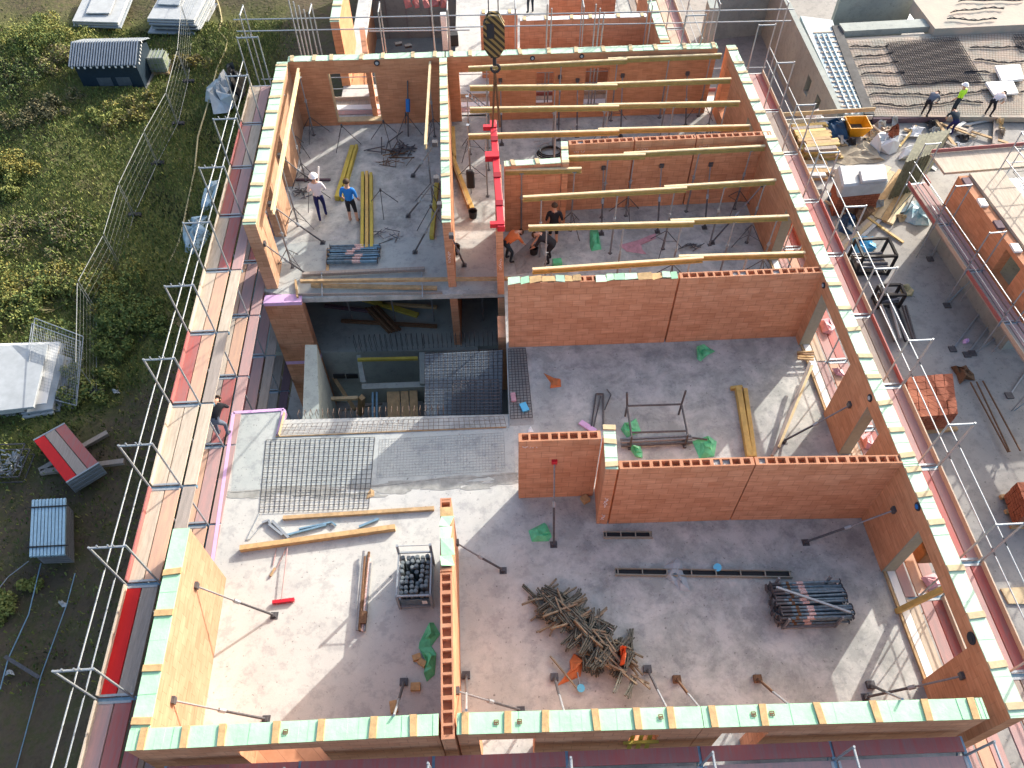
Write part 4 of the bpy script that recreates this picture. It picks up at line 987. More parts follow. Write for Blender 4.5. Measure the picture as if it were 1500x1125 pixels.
# clamp heap: bent wall clamps
mat('clamp_green', (.19, .18, .14), .6, .2, noise=.5, nscale=14, col2=(.045, .05, .04)); mat('clamp_brown', (.34, .27, .18), .7, .1, noise=.5, nscale=14)
def make_clamp():
    o = thing('formwork_clamp', 'greenish brown angled steel clamp in the long heap on the front room floor', 'clamp', (0, 0, 0), 0, 'angled clamps heaped on the front room floor')
    m = MB(); m.bar((0, 0, .03), (.52, .0, .03), .035, .06); m.bar((0, .05, .03), (.50, .05, .03), .02, .05); m.build('long_arm', 'clamp_green', o, local=True)
    m = MB(); m.bar((0, 0, .03), (.12, .42, .03), .035, .06); m.build('short_arm', 'clamp_brown', o, local=True)
    return o

cp = make_clamp(); index_kids(); first = True; rr = random.Random(5)
spine = [(797, 885), (815, 893), (828, 910), (848, 917), (862, 935), (880, 950), (905, 965), (915, 985)]
for k in range(150):
    t = k/150*(len(spine)-1.001); i = int(t); f = t-i
    u = spine[i][0]*(1-f)+spine[i+1][0]*f+rr.uniform(-16, 16); v = spine[i][1]*(1-f)+spine[i+1][1]*f+rr.uniform(-14, 16)
    g_id = k//5
    if k % 5 == 0: gth = rr.choice([-.75, -.5, -2.4, -2.1, 2.5, -.95]) if k < 80 else rr.choice([-2.1, -1.9, -1.75, -1.2, -2.3]); gc = Vector((u, v, 0)); gn = rr.uniform(-5, 5)
    px_ = (k % 5-2)*5.5+rr.uniform(-3, 3); u = gc.x-math.sin(gth)*px_; v = gc.y-math.cos(gth)*px_*.85
    p_ = P(u, v); p_.z = .02+.07*(g_id % 5)+rr.uniform(0, .06)
    th = gth+rr.gauss(0, .16)+(math.pi if rr.random() < .3 else 0); rot = (rr.uniform(-.25, .25), rr.uniform(-.12, .12), th)
    if first: cp.location = p_; cp.rotation_euler = rot; first = False
    else: instance(cp, p_, th, rot=rot)
def clampy(label, pts, mt, r=.02, z=.1):
    m = MB(); m.path([P(*q, z) for q in pts], r, 5); return tag(m.build('steel_rod', mt, None), label, 'rod')
clampy('long brown rod lying at the lower left edge of the clamp heap', [(806, 961), (845, 1008)], 'clamp_brown', .025)
clampy('thin rods ending in a blue cap below the clamp heap', [(846, 985), (850, 1010)], 'steel_grey', .02)
m = MB(); m.tube(P(851, 1008, .02), P(851, 1008, .12), .09, 12); tag(m.build('plastic_disc', 'cyan', None), 'blue plastic cap on the floor below the clamp heap', 'cap')
def rag(name, label, cat, pts, mt, z=.05, seed=0, rough=.08, amp=1.0):
    """crumpled sheet: closed polygon fan with random heights and thickness"""
    rr = random.Random(label); C_ = [P(*q) for q in pts]; c = sum(C_, Vector())/len(C_); m = MB(); top = []; n = len(C_)
    rings = []
    for f in (1, .66, .33):
        rings.append([Vector((c.x+(q.x-c.x)*f+rr.uniform(-rough, rough)*f, c.y+(q.y-c.y)*f+rr.uniform(-rough, rough)*f, (.012 if f == 1 else z*rr.uniform(.2, 1.6)*amp)+c.z)) for q in C_])
    vs = [p for r_ in rings for p in r_]+[Vector((c.x, c.y, c.z+z*amp))]
    fs = []
    for r_ in range(2):
        for k in range(n): a = r_*n+k; b = r_*n+(k+1) % n; fs += [(a, b, b+n), (a, b+n, a+n)]
    for k in range(n): fs.append((2*n+k, 2*n+(k+1) % n, 3*n))
    vs += [Vector((p.x, p.y, c.z+.003)) for p in rings[0]]; o_ = 3*n+1
    for k in range(n): fs.append((k, o_+k, o_+(k+1) % n, (k+1) % n))
    fs.append(tuple(o_+k for k in range(n)))
    m.add(vs, fs); return tag(m.build(name, mt, None), label, cat)
mat('red_tape', (.70, .14, .05), .5)
rag('plastic_strap', 'orange strap lying across the middle of the clamp heap', 'strap', [(836, 958), (856, 965), (847, 988), (820, 1008), (835, 985)], 'orange_shirt', .12)
rag('plastic_strap', 'orange strap hanging over the right end of the clamp heap', 'strap', [(908, 953), (916, 952), (912, 985), (905, 985)], 'red_tape', .5)

# green bags
G_ = [([(1018, 512), (1032, 505), (1046, 512), (1040, 520), (1028, 530), (1020, 524)], 'green plastic sheet lying alone in the room behind the trestle'),
      ([(864, 336), (875, 336), (879, 365), (870, 368), (862, 362)], 'green plastic sheet on the floor under the yellow beams'),
      ([(772, 774), (800, 769), (812, 782), (804, 792), (780, 794)], 'green plastic sheet at the foot of the red headed prop'),
      ([(912, 622), (930, 616), (936, 630), (918, 640), (908, 632)], 'green plastic sheet under the left leg of the trestle'),
      ([(920, 655), (938, 655), (944, 668), (928, 672)], 'small green plastic sheet in front of the trestle'),
      ([(1016, 645), (1035, 638), (1050, 648), (1048, 668), (1028, 670)], 'green plastic sheet at the right end of the trestle'),
      ([(620, 925), (634, 908), (641, 930), (632, 945), (612, 948)], 'upper green plastic sheet beside the middle wall'),
      ([(612, 945), (630, 948), (641, 960), (632, 990), (622, 998), (626, 970)], 'lower twisted green plastic sheet beside the middle wall')]
for pts, lab in G_: rag('plastic_sheet', lab, 'plastic sheet', pts, 'green_bag', .1)
rag('plastic_sheet', 'pink wrapping strip in the green membrane of the beam room', 'plastic sheet', [(905, 358), (935, 352), (962, 340), (958, 350), (930, 362), (945, 372), (915, 368)], 'pink_wrap', .04)
rag('paper_scrap', 'crumpled orange paper on the floor left of the trestle room', 'paper', [(797, 549), (812, 552), (822, 558), (818, 568), (806, 570), (808, 560)], 'orange_shirt', .05)
rag('rubble_bag', 'crumpled white and grey cloth lying over the long channel', 'cloth', [(978, 832), (988, 818), (994, 822), (1000, 845), (1008, 868), (1000, 868), (990, 852), (976, 842)], 'tarp', .1)
rag('paper_scrap', 'small white paper beside the left end of the short panel', 'paper', [(770, 629), (778, 625), (782, 634), (773, 636)], 'white', .03)
rag('cloth_scrap', 'dark stain like rag beside the pale floor seam', 'rag', [(538, 722), (546, 716), (548, 725), (540, 728)], 'board', .03)
# blocks of wood
def block(u, v, label, w_=.2, l_=.14, h_=.1, rz=0, mt='batten', name='wood_block', cat='wood block', z=0):
    m = MB(); m.box((-w_/2, -l_/2, 0), (w_/2, l_/2, h_)); o = m.build(name, mt, None, local=True, bevel=.006); o.location = P(u, v, z)+Vector((0, 0, .004)); o.rotation_euler = (0, 0, rz); return tag(o, label, cat)
block(611, 964, 'small wood block, left of two by the twisted green sheet', rz=.3); block(619, 972, 'small wood block, right of two by the twisted green sheet', rz=-.6)
block(609, 1007, 'wood block lying alone right of the short brace', .22, .18, .09); block(577, 1036, 'wood block leaning by the foot of the short brace', .16, .26, .08, .2)
block(857, 733, 'two tone wood block at the foot of the short brick panel', .2, .2, .12, .5)
block(768, 598, 'light blue foam block beside the rebar strip', .2, .3, .08, .35, 'cyan', 'foam_block', 'foam block')
block(752, 583, 'pink foam block on the rebar strip', .14, .3, .07, .1, 'pink_wrap', 'foam_block', 'foam block', .06)
m = MB(); m.bar(P(850, 618, .04), P(872, 632, .04), .16, .05); tag(m.build('foam_strip', 'pink', None), 'pale pink foam strip leaning near the return wall', 'foam strip')
m = MB(); m.tube(P(1051, 831, .0), P(1051, 831, .13), .1, 14); tag(m.build('plastic_disc', 'cyan', None), 'round blue lid behind the long channel', 'lid')
# steel channels
mat('channel_cream', (.34, .32, .26), .6, .1, noise=.2)
def channel(a, b, label, n):
    A, B = P(*a), P(*b); d = B-A; L = d.length; o = thing('steel_channel', label, 'channel', lift(A, .004), math.atan2(d.y, d.x))
    m = MB(); m.box((0, -.09, 0), (L, .09, .012)); m.box((0, -.09, .012), (L, -.075, .1)); m.box((0, .075, .012), (L, .09, .1)); m.build('trough', 'channel_cream', o, local=True)
    m = MB(); m.box((.02, -.02, .013), (L-.02, .074, .03)); m.build('lining', 'black', o, local=True)
    for k in range(n+1): m = MB(); x = .05+(L-.12)*k/n; m.box((x, -.074, .07), (x+.025, .074, .1)); m.build('strut', 'channel_cream', o, local=True)

channel((901, 839), (1159, 843), 'long cream channel with dark lining lying in the front room', 7); channel((884, 785), (955, 785), 'short cream channel with dark lining lying near the short return wall', 3)
# trestle
o = thing('trestle', 'dark tubular trestle frame standing in the right middle room', 'trestle', P(922, 652))
x0, x1 = P(922, 652).x, P(1003, 652).x; y0 = P(922, 655).y; y1 = y0+1.05
def tb(a, b, r=.03, nm='frame', mt='steel'):
    m = MB(); m.tube(a, b, r, 7); return m.build(nm, mt, o)
for x, s in ((x0, -1), (x1, 1)):
    tb((x, y0, 0), (x, y0, .55), nm='leg'); tb((x, y1, 0), (x, y1, .55), nm='leg'); tb((x, y0, .5), (x, y1, .5), nm='side_rail'); tb((x, y1, .5), (x+s*.05, y1+.1, 1.0), nm='upright'); tb((x-.02, y0-.1, .03), (x-.02, y0+.2, .03), .045, 'foot')
tb((x0, y1, .5), (x1, y1, .5), nm='cross_rail'); tb((x0, y0+.15, .5), (x1, y0+.15, .5), nm='cross_rail')
for k, (dy, z, lab) in enumerate([(-.02, .1, 'nearest'), (.08, .14, 'middle'), (.2, .1, 'farthest')]):
    m = MB(); m.tube((x0-.25, y0+dy, z), (x1+.2, y0+dy+.05, z), .038, 7); tag(m.build('steel_prop', 'steel_grey' if k else 'steel', None), lab+' of three grey props lying across the foot of the trestle', 'prop')
m = MB(); m.tube(P(1005, 640, .12), P(1036, 644, .2), .03, 6); tag(m.build('steel_rod', 'steel', None), 'short dark rod ending on the green sheet right of the trestle', 'rod')
# dark rods behind the return wall
m = MB(); m.path([P(866, 625, .05), P(873, 577, .05), P(884, 577, .05), P(884, 628, .05)], .025, 5); m.path([P(886, 600, .03), P(895, 578, .03), P(889, 570, .03)], .014, 5); m.path([P(869, 628, .03), P(880, 580, .03), P(876, 600, .2)], .016, 5)
tag(m.build('bent_bars', 'steel', None), 'bent dark reinforcing bars behind the short return wall', 'bars')
# yellow beams and diagonal timber in the right middle room
fb_((1082, 566), (1099, 668), 'left of two amber beams lying side by side in the right middle room', .16, .2, 'beam')
fb_((1092, 568), (1106, 668), 'right of two amber beams lying side by side in the right middle room', .12, .16, 'beam')
block(1078, 570, 'timber offcut across the far end of the amber beams', .35, .1, .12, .1, 'beam')
mb = MB(); mb.bar(P(1186, 532, .5), P(1131, 668, .12), .08, .1, 'plank_grey'); tag(mb.build('timber_plank', None, None), 'grey timber plank slanting down in the sunlit patch of the right middle room', 'plank')
mb = MB(); mb.bar(P(1190, 535, .3), P(1141, 655, .08), .07, .03, 'beam_pale'); tag(mb.build('timber_plank', None, None), 'pale timber plank lying beside the grey one in the sunlit patch', 'plank')
mb = MB()
for k in range(4): mb.bar(P(1168, 516+k*3, .1+.05*k), P(1192, 515+k*4, .1+.04*k), .05, .05, ['board', 'brown', 'batten', 'board'][k])
tag(mb.build('timber_offcuts', None, None), 'small pile of brown timber offcuts at the right end of the large panel', 'timber pile')
# braces in the window gap (front room)
mb = MB(); mb.bar(on_wall('right_near', 1305, 900)*1.0, on_wall('right_near', 1384, 855)+Vector((.3, 0, .2)), .1, .12, 'beam'); tag(mb.build('timber_brace', None, None), 'amber timber brace set across the near window gap of the right wall', 'timber')
p_ = P(1352, 806, .3); bx = thing('cable_drum', 'brown crate with pale handles standing in the near window gap', 'crate', p_)
m = MB(); m.box(p_+Vector((-.28, -.35, 0)), p_+Vector((.28, .35, .5))); m.build('body', 'brown', bx, bevel=.02)
for dx in (-.2, .2): m = MB(); m.tube(p_+Vector((dx, -.3, .53)), p_+Vector((dx, .3, .53)), .025, 6); m.build('handle', 'panel', bx)
# pink bits in the window gap between panels
for k, (pts, lab) in enumerate([([(1195, 470), (1215, 462), (1230, 480), (1222, 500), (1205, 495)], 'upper'), ([(1215, 535), (1235, 540), (1240, 560), (1222, 552)], 'middle'), ([(1258, 640), (1272, 632), (1282, 660), (1268, 662)], 'lower'), ([(1345, 845), (1368, 840), (1380, 862), (1358, 866)], 'largest')]):
    rag('insulation_scrap', 'crumpled pink insulation scraps on the planks outside the right wall, '+lab, 'insulation scraps', [(sum(q[0] for q in pts)/len(pts)+(u-sum(q[0] for q in pts)/len(pts))*.7, sum(q[1] for q in pts)/len(pts)+(v-sum(q[1] for q in pts)/len(pts))*.7) for u, v in pts], 'pink_wrap', .09).location.z += .06
# long planks on the left floor, brackets, broom
def plank(a, b, label, w_, h_, mt):
    return bar3('timber_plank', label, 'plank', P(*a, h_/2+.004), P(*b, h_/2+.004), w_, h_, mt)
plank((415, 759), (636, 745), 'long wooden plank with red ends lying near the rebar mat', .1, .1, 'board')
for e in ((414, 759), (636, 745)): pass
plank((352, 804), (579, 773), 'long pale wooden plank lying on the sunlit floor', .13, .16, 'batten')
def bracket(pts, label, r=.03, mt='galv'):
    m = MB(); 
    for a_, b_ in zip(pts, pts[1:]): m.bar(P(*a_, .05), P(*b_, .05), r*2, .06)
    return tag(m.build('steel_bracket', mt, None), label, 'bracket')
bracket([(384, 766), (394, 762), (396, 768)], 'short galvanised bracket end near the broom plank'); bracket([(399, 763), (423, 788)], 'galvanised angle bracket lying slantwise, lower', .035); bracket([(394, 768), (414, 784)], 'galvanised angle bracket lying slantwise, upper', .03)
bracket([(420, 784), (478, 769)], 'blue grey adjustable bracket between the two planks', .025, 'galv_blue'); bracket([(438, 775), (486, 765), (492, 770)], 'second blue grey adjustable bracket between the two planks', .02, 'galv_blue')
bracket([(526, 772), (555, 760)], 'right blue grey bracket lying above the long pale plank', .03, 'galv_blue')
m = MB(); m.path([P(380, 752, .02), P(361, 790, .02), P(366, 790, .02), P(386, 766, .02)], .012, 5); tag(m.build('wire_hoop', 'galv', None), 'thin bent wire hoop at the corner of the rebar mat', 'wire')
m = MB(); m.path([P(420, 802, .03), P(404, 835, .03), P(395, 845, .03)], .014, 5, 'plank_pink'); m.path([P(405, 803, .03), P(400, 828, .03)], .014, 5, 'plank_pink'); m.tube(P(403, 832, .03), P(396, 844, .03), .035, 6, 'board')
tag(m.build('trowel_tool', None, None), 'pink handled tool sticking out below the long pale plank', 'tool')
br_ = thing('broom', 'red headed broom leaning with its stick under the long pale plank', 'broom', P(414, 880))
m = MB(); m.tube(P(421, 803, .12), P(412, 878, .1), .014, 6); m.build('handle', 'plank_pink', br_)
A, B = P(399, 882, .07), P(431, 878, .07); m = MB(); m.bar(A, B, .08, .05); m.build('broom_head', 'red_paint', br_)
m = MB(); rr = random.Random(4)
for k in range(26):
    q = A.lerp(B, (k+.5)/26)
    for j in (-1, 0, 1): m.tube(q+Vector((0, j*.025, -.02)), q+Vector((rr.uniform(-.01, .01), j*.035-.02, -.065)), .006, 4)
m.build('bristles', 'red_paint', br_)
# bundle with tapes
bd = thing('pipe_bundle', 'narrow bundle of reddish and grey tubes lying beside the mesh box', 'bundle', P(530, 928))
for k in range(5):
    m = MB(); o_ = Vector((.07*(k % 3)-.02*k, 0, .06+.06*(k//3))); m.tube(P(528, 926)+o_, P(541, 810)+o_+Vector((-.02*k, -.15*(k % 3), 0)), .035, 6); m.build('tube', ['rust', 'collar_red', 'steel_grey', 'steel_grey', 'rust'][k], bd)
m = MB(); m.bar(P(529, 905, .1), P(537, 905, .1), .3, .1); m.build('clamp_block', 'rust', bd)
# mesh box with tubes
q0, q1 = P(586, 897), P(634, 895); o = thing('mesh_box', 'galvanised stacking box filled with round tube ends beside the middle wall', 'box pallet', q0)
x0, x1, y0 = q0.x, q1.x, q0.y+.1; y1 = y0+1.1; zt = .75
m = MB()
for x in (x0, x1):
    for y in (y0, y1): m.bar((x, y, 0), (x, y, zt if y == y0 else 1.15), .06, .06)
m.build('post', 'galv', o)
m = MB()
for z in (.1, zt):
    m = MB(); m.bar((x0, y0, z), (x1, y0, z), .04, .05); m.bar((x0, y1, z), (x1, y1, z), .04, .05); m.bar((x0, y0, z), (x0, y1, z), .04, .05); m.bar((x1, y0, z), (x1, y1, z), .04, .05); m.build('rail', 'galv', o)
m = MB()
m.tube((x0, y1, 1.12), (x1, y1, 1.12), .012, 5)
m.build('rail', 'galv', o)
m = MB(); m.box((x0+.03, y0+.03, .1), (x1-.03, y1-.03, .14)); m.box((x0+.035, y0+.01, .16), (x1-.035, y0+.02, .5)); m.build('panel', 'steel_prop_mat', o)
m = MB(); m.box((x1-.22, y0-.03, .3), (x1-.1, y0-.022, .48)); m.build('label_plate', 'white', o)
mat('tube_end', (.09, .12, .13), .6, .3, noise=.7, nscale=9, col2=(.24, .27, .28))
proto = None; rr = random.Random(6)
for i in range(6):
    for j in range(8):
        c_ = Vector((x0+.1+i*(x1-x0-.2)/5, y0+.1+j*(y1-y0-.2)/7, .15)); hh = .5+rr.uniform(-.06, .1)
        if rr.random() < .08: continue
        if proto is None:
            m = MB(); m.tube((0, 0, 0), (0, 0, hh), .055, 8); m.tube((0, 0, hh), (0, 0, hh+.012), .038, 8, None)
            proto = m.build('steel_tube', 'tube_end', None, local=True); proto.location = c_; tag(proto, 'grey steel tube standing in the mesh box beside the middle wall', 'tube', 'steel tubes standing in the mesh box')
        else: instance(proto, c_+Vector((rr.uniform(-.015, .015), rr.uniform(-.015, .015), rr.uniform(-.08, .08))), 0)

# ------------------------------------------------------------------ neighbouring building behind
Z2 = 2.75
def T2(u, v): return P(u, v, Z2)
b0, b1 = T2(487, 78), T2(506, -30)
wall('back_w_left', 'green topped outer wall of the building behind, on its left edge', Vector((b0.x+.0, b0.y+2.3, 0)), b1, .34, -1 if False else 1, green='green_pale', batmat='batten_pale', mt='brick_plain')
c0, c1 = T2(703, 20), T2(758, 19)
wall('back_a', 'brick cross wall of the building behind, left of the striped hook', c0, c1, .24, 1, green='white', batmat='batten_pale')
c2, c3 = T2(762, 30), T2(948, 24)
wall('back_b', 'long brick cross wall of the building behind, right of the striped hook', c2, c3, .24, 1, green='white', batmat='batten_pale')
c4, c5 = T2(968, 62), T2(938, -30)
wall('back_w_right', 'green topped outer wall of the building behind, on its right edge', c4, c5, .33, -1, green='green_pale', batmat='batten_pale', mt='brick_plain')
c6, c7 = T2(539, 78), T2(534, 40)
wall('back_c', 'short brick wall stub of the building behind, near its left edge', c6, c7, .2, 1, top='plain')
c8, c9 = T2(806, 10), T2(890, 6)
wall('back_d', 'brick panel at the very top of the photo in the building behind', P(806, -25, Z2), P(905, -28, Z2), .24, 1, top='plain')
yb0 = c4.y-.3
mb = MB(); xl_, xr_ = b0.x-.3, c4.x+.33
mb.prism([(xl_, yb0), (xr_, yb0), (xr_, c2.y+.3), (xl_, c2.y+.3)], -.2, 0)
mb.prism([(P(668, 20).x, c2.y+.3), (xr_, c2.y+.3), (xr_, 60), (P(668, 20).x, 60)], -.2, 0)
mb.prism([(xl_, c2.y+2.5), (xl_+.6, c2.y+2.5), (xl_+.6, 60), (xl_, 60)], -.2, 0)
tag(mb.build('back_floor_slab', 'slab', None), kind='structure')
mb = MB(); mb.prism([(xl_, yb0+.02), (xr_, yb0+.02), (xr_, 60), (xl_, 60)], -3.2, -3.0); tag(mb.build('back_lower_floor', 'cwall', None), kind='structure')
lower('facade_wall', 'brick facade below the building behind', Vector((xl_, yb0, 0)), Vector((xr_, yb0, 0)), -9, -.2, .3, 1)
lower('facade_wall', 'left brick facade below the building behind', Vector((xl_, 60, 0)), Vector((xl_, yb0, 0)), -9, -.2, .3, 1)
lower('facade_wall', 'right brick facade below the building behind', Vector((xr_, yb0, 0)), Vector((xr_, 60, 0)), -9, -.2, .3, 1)
yy = P(600, 14, -1.5).y
cbox('core_wall', 'grey concrete stair core wall of the building behind', [(P(545, 20, -1.5).x, yy), (P(668, 20, -1.5).x, yy), (P(668, 20, -1.5).x, yy+.25), (P(545, 20, -1.5).x, yy+.25)], -3, .6)
for k, u in enumerate((560, 590, 625)):
    b = MB(); b.box((P(u, 20, -1).x, yy-.03, -3), (P(u, 20, -1).x+.06, yy-.005, .4)); tag(b.build('formwork_joint', 'steel_grey', None), ['left', 'middle', 'right'][k]+' vertical joint bar on the concrete core wall behind', 'bar')
b = MB(); x_ = P(672, 20, -1).x
for k in range(7): b.box((x_, yy-.4, -2.4+k*.42), (x_+.9, yy-.1, -2.3+k*.42))
for x in (x_, x_+.86): b.box((x, yy-.38, -3), (x+.06, yy-.12, .5))
tag(b.build('shelf_rack', 'timber_red', None), 'brown red ladder like rack beside the stair core of the building behind', 'rack')
for k in range(5):
    rag('plastic_sheet', 'dark red tarpaulin scraps hanging in the stair core behind, '+ORD[k]+' from the left', 'tarpaulin', [(590+k*14, 2), (600+k*14, 0), (602+k*14, 10), (592+k*14, 12)], 'plank_red', .3)
b = MB(); b.tube(P(540, 46, .9), P(688, 44, .9), .03, 6); tag(b.build('guardrail', 'galv', None), 'galvanised handrail along the stair core edge of the building behind', 'railing')
b = MB(); p_ = P(653, 72); b.box(p_+Vector((-.12, -.1, 0)), p_+Vector((.12, .1, 1.6))); tag(b.build('timber_post', 'white_tile', None), 'white wrapped post standing on the floor behind the back wall', 'post')
for k, (u, v) in enumerate([(584, 66), (598, 69)]): block(u, v, ['left', 'right'][k]+' dark block lying on the floor of the building behind', .3, .2, .1, .3, 'dark')
block(665, 65, 'black bin standing on the floor of the building behind', .4, .35, .5, .1, 'black', 'bin', 'bin')
block(849, 14, 'small red toolbox on the floor of the building behind', .5, .25, .2, .1, 'red_paint', 'toolbox', 'toolbox')
for k, (u, v) in enumerate([(800, 66), (880, 66)]):
    pass
# scaffold on the right flank of the building behind
d_ = (c5-c4); d_.z = 0; d_.normalize(); q0 = Vector((c4.x+1.45, c4.y-.2, 0)); ptsX = [q0+d_*2.5*k for k in range(0, 7)]
scaffold('facade scaffold with pale pink planks on the right flank of the building behind', ptsX, Vector((-d_.y, d_.x, 0))*-1, [2.0, 0.0], 12, bright={(k, 2.0): ['plank_pink', 'plank_pale', 'plank_pale'] for k in range(7)}, ground=-6)
# ------------------------------------------------------------------ concrete structure upper right
ZR = -3.0
def rs(pts, z=ZR): return [(P(u, v, z).x, P(u, v, z).y) for u, v in pts]
mb = MB(); mb.prism(rs([(1232, 56), (1345, 50), (1500, 44), (1760, 60), (1700, 178), (1500, 172), (1276, 170)]), ZR-.25, ZR)
mb.prism(rs([(1338, 0), (1500, -20), (1760, -20), (1760, 40), (1500, 36), (1370, 42)], -2.6), ZR-.25, -2.6)
mat('deck_rebar', (.50, .39, .31), .9, noise=.35, nscale=1.1, col2=(.33, .33, .28), bump=.5, bscale=9, detail=9)
tag(mb.build('formwork_floor', 'deck_rebar', None), kind='structure')
# wavy lattice girders on the slab, denser dark mats
def wavy(a, b, label, z=ZR+.06, amp=.12, mt='rebar'):
    A, B = P(*a, z), P(*b, z); d = B-A; L = d.length; n = int(L/.25); u_ = d.normalized(); s_ = Vector((-u_.y, u_.x, 0)); rr = random.Random(label)
    m = MB(); ph = rr.uniform(0, 6); pts = [A+u_*(L*k/n)+s_*(amp*math.sin(ph+k*.33)+.06*math.sin(k*.9)) for k in range(n+1)]
    m.path(pts, .032, 4); m.path([p+Vector((0, 0, .08 if k % 2 else 0)) for k, p in enumerate(pts)], .018, 4); return tag(m.build('lattice_girder', mt, None), label, 'rebar', 'wavy girders on the upper right slab')
gl_ = [((1245, 68), (1300, 66)), ((1250, 82), (1310, 79)), ((1256, 95), (1318, 92)), ((1262, 110), (1326, 107)), ((1268, 125), (1500, 119)), ((1274, 140), (1500, 134)), ((1280, 154), (1440, 150)), ((1420, 68), (1500, 72)), ((1428, 88), (1500, 90)), ((1412, 104), (1450, 106)), ((1405, 3), (1500, -2)), ((1392, 18), (1470, 12)), ((1388, 28), (1460, 27))]
for k, (a, b) in enumerate(gl_): wavy(a, b, 'wavy dark lattice girder on the upper right slab, '+(ORD+['nineteenth'])[k]+' counted from the top left', z=ZR+.06 if k < 10 else -2.5)
def q4(pts, z): return [P(u, v, z) for u, v in pts]
for lab, pts, nu, nv in [('large dark rebar mat in the middle of the upper right slab', [(1298, 64), (1402, 55), (1440, 118), (1330, 122)], 34, 30), ('dark rebar mat at the right border of the upper right slab', [(1484, 52), (1540, 50), (1560, 74), (1496, 74)], 14, 12)]:
    c_ = q4(pts, ZR+.1); mesh_mat('rebar_mat', lab, [c_[0], c_[1], c_[2], c_[3]], nu, nv, .014, 'rebar')
    m = MB(); m.prism([(p.x, p.y) for p in c_], ZR+.004, ZR+.03); tag(m.build('formwork_sheet', 'plank_grey', None), 'grey sheet under the '+lab, 'sheet')
whole = q4([(1236, 60), (1500, 48), (1500, 168), (1276, 168)], ZR+.05); mesh_mat('rebar_mat', 'thin rebar mat covering the whole upper right slab', whole, 60, 44, .007, 'rebar_rust')
def slabcol(name, label, pts, z0, z1, mt, cat='panel'): m = MB(); m.prism(rs(pts, z1), z0, z1); return tag(m.build(name, mt, None), label, cat)
slabcol('panel_stack', 'upper bright white panel pile on the upper right slab', [(1458, 96), (1494, 94), (1500, 115), (1468, 118)], ZR+.12, ZR+.25, 'white')
slabcol('panel_stack', 'lower bright white panel pile on the upper right slab', [(1444, 120), (1484, 118), (1492, 136), (1456, 138)], ZR+.12, ZR+.22, 'white')
# concrete walls of that structure
cw = thing('concrete_wall', 'tall grey concrete wall with two square openings on the left of the upper right slab', 'wall', P(1240, 120, ZR))
Aw, Bw = P(1179, 45, ZR+.1), P(1238, 163, ZR+.1)
def wseg(a, b, z0, z1, t=.3, parent=cw, mt='cwall'):
    d = (b-a); d.z = 0; d.normalize(); n_ = Vector((-d.y, d.x, 0)); m = MB(); p = [a, b, b+n_*-t, a+n_*-t] if n_.x > 0 else [a, b, b+n_*t, a+n_*t]
    m.prism([(q.x, q.y) for q in p], z0, z1); return m.build('wall_panel', mt, parent)
def lerp(t): return Aw.lerp(Bw, t)
zz0, zz1 = -6.0, ZR+.1
for t0, t1, z0, z1 in [(-.9, .38, zz0, zz1), (.38, .47, zz0, -4.6), (.38, .47, -3.7, zz1), (.47, .62, zz0, zz1), (.62, .71, zz0, -4.6), (.62, .71, -3.7, zz1), (.71, 1.0, zz0, zz1)]: wseg(lerp(t0), lerp(t1), z0, z1)
for k, t in enumerate((-.6, -.2, .12, .36)):
    b_ = lerp(t); m = MB(); m.box((b_.x-.03, b_.y-.03, zz0), (b_.x-.0, b_.y+.03, zz1-.05)); m.build('joint_bar', 'steel_grey', cw)
cbox('concrete_wall', 'pale top of a concrete wall end standing beside the scaffold of the building behind', [(P(1036, 0, 1).x, P(1036, 0, 1).y), (P(1050, 0, 1).x, P(1050, 0, 1).y), (P(1053, 12, 1).x, P(1053, 12, 1).y), (P(1040, 12, 1).x, P(1040, 12, 1).y)], -6, 1)
cbox('concrete_wall', 'long grey concrete wall closing the courtyard at the far side', [rs([(1045, 10)], -4)[0], rs([(1140, 0)], -4)[0], rs([(1140, -12)], -4)[0], rs([(1045, -4)], -4)[0]], -6, -2.4)
# bluish ledge between wall and slab
mat('gap_shade', (.10, .10, .10), .9, noise=.5, nscale=2)
mat('ledge', (.58, .57, .53), .8, noise=.4, nscale=1.1, col2=(.30, .42, .46), bump=.8, bscale=6)
mb = MB(); mb.prism(rs([(1172, 24), (1219, 30), (1268, 168), (1238, 168)], ZR+.05), ZR-.3, ZR+.08); tag(mb.build('wall_ledge', 'ledge', None), 'pale bluish ledge strip along the left of the upper right slab', 'ledge') if 'ledge' in M else None
# dark gap strip, beams at near side of the slab and mid beam
m = MB(); m.bar(P(1224, 40, ZR+.05), P(1273, 170, ZR+.05), .45, .2); tag(m.build('concrete_beam', 'gap_shade', None), 'dark strip painted for the shaded gap along the left edge of the upper right slab', 'beam')  # no real beam: added bar whose dark colour stands in for shade in the gap
for k, o_ in enumerate((0, .3, .55)): m = MB(); m.tube(P(1196, 50, ZR+.12)+Vector((o_, 0, 0)), P(1246, 166, ZR+.12)+Vector((o_, 0, 0)), .05, 6); tag(m.build('conduit_pipe', 'blue_sheet', None), ['left', 'middle', 'right'][k]+' bluish pipe lying along the ledge left of the upper right slab', 'pipe')
for k in range(16):
    t = k/15; a = P(1192+t*40, 48+t*108, ZR+.1); m = MB(); m.bar(a, a+Vector((1.0, .05, 0)), .1, .05); o = tag(m.build('ledge_batten', 'plank_pale', None), 'short batten across the ledge left of the upper right slab', 'batten', 'battens across the ledge')
bar3('guard_board', 'pale guard board across the pit before the concrete wall, upper', 'board', P(1146, 168, -2.4), P(1282, 160, -2.4), .04, .2, 'batten_pale')
bar3('guard_board', 'grey guard board across the pit before the concrete wall, lower', 'board', P(1146, 178, -2.9), P(1278, 172, -2.9), .04, .2, 'panel')
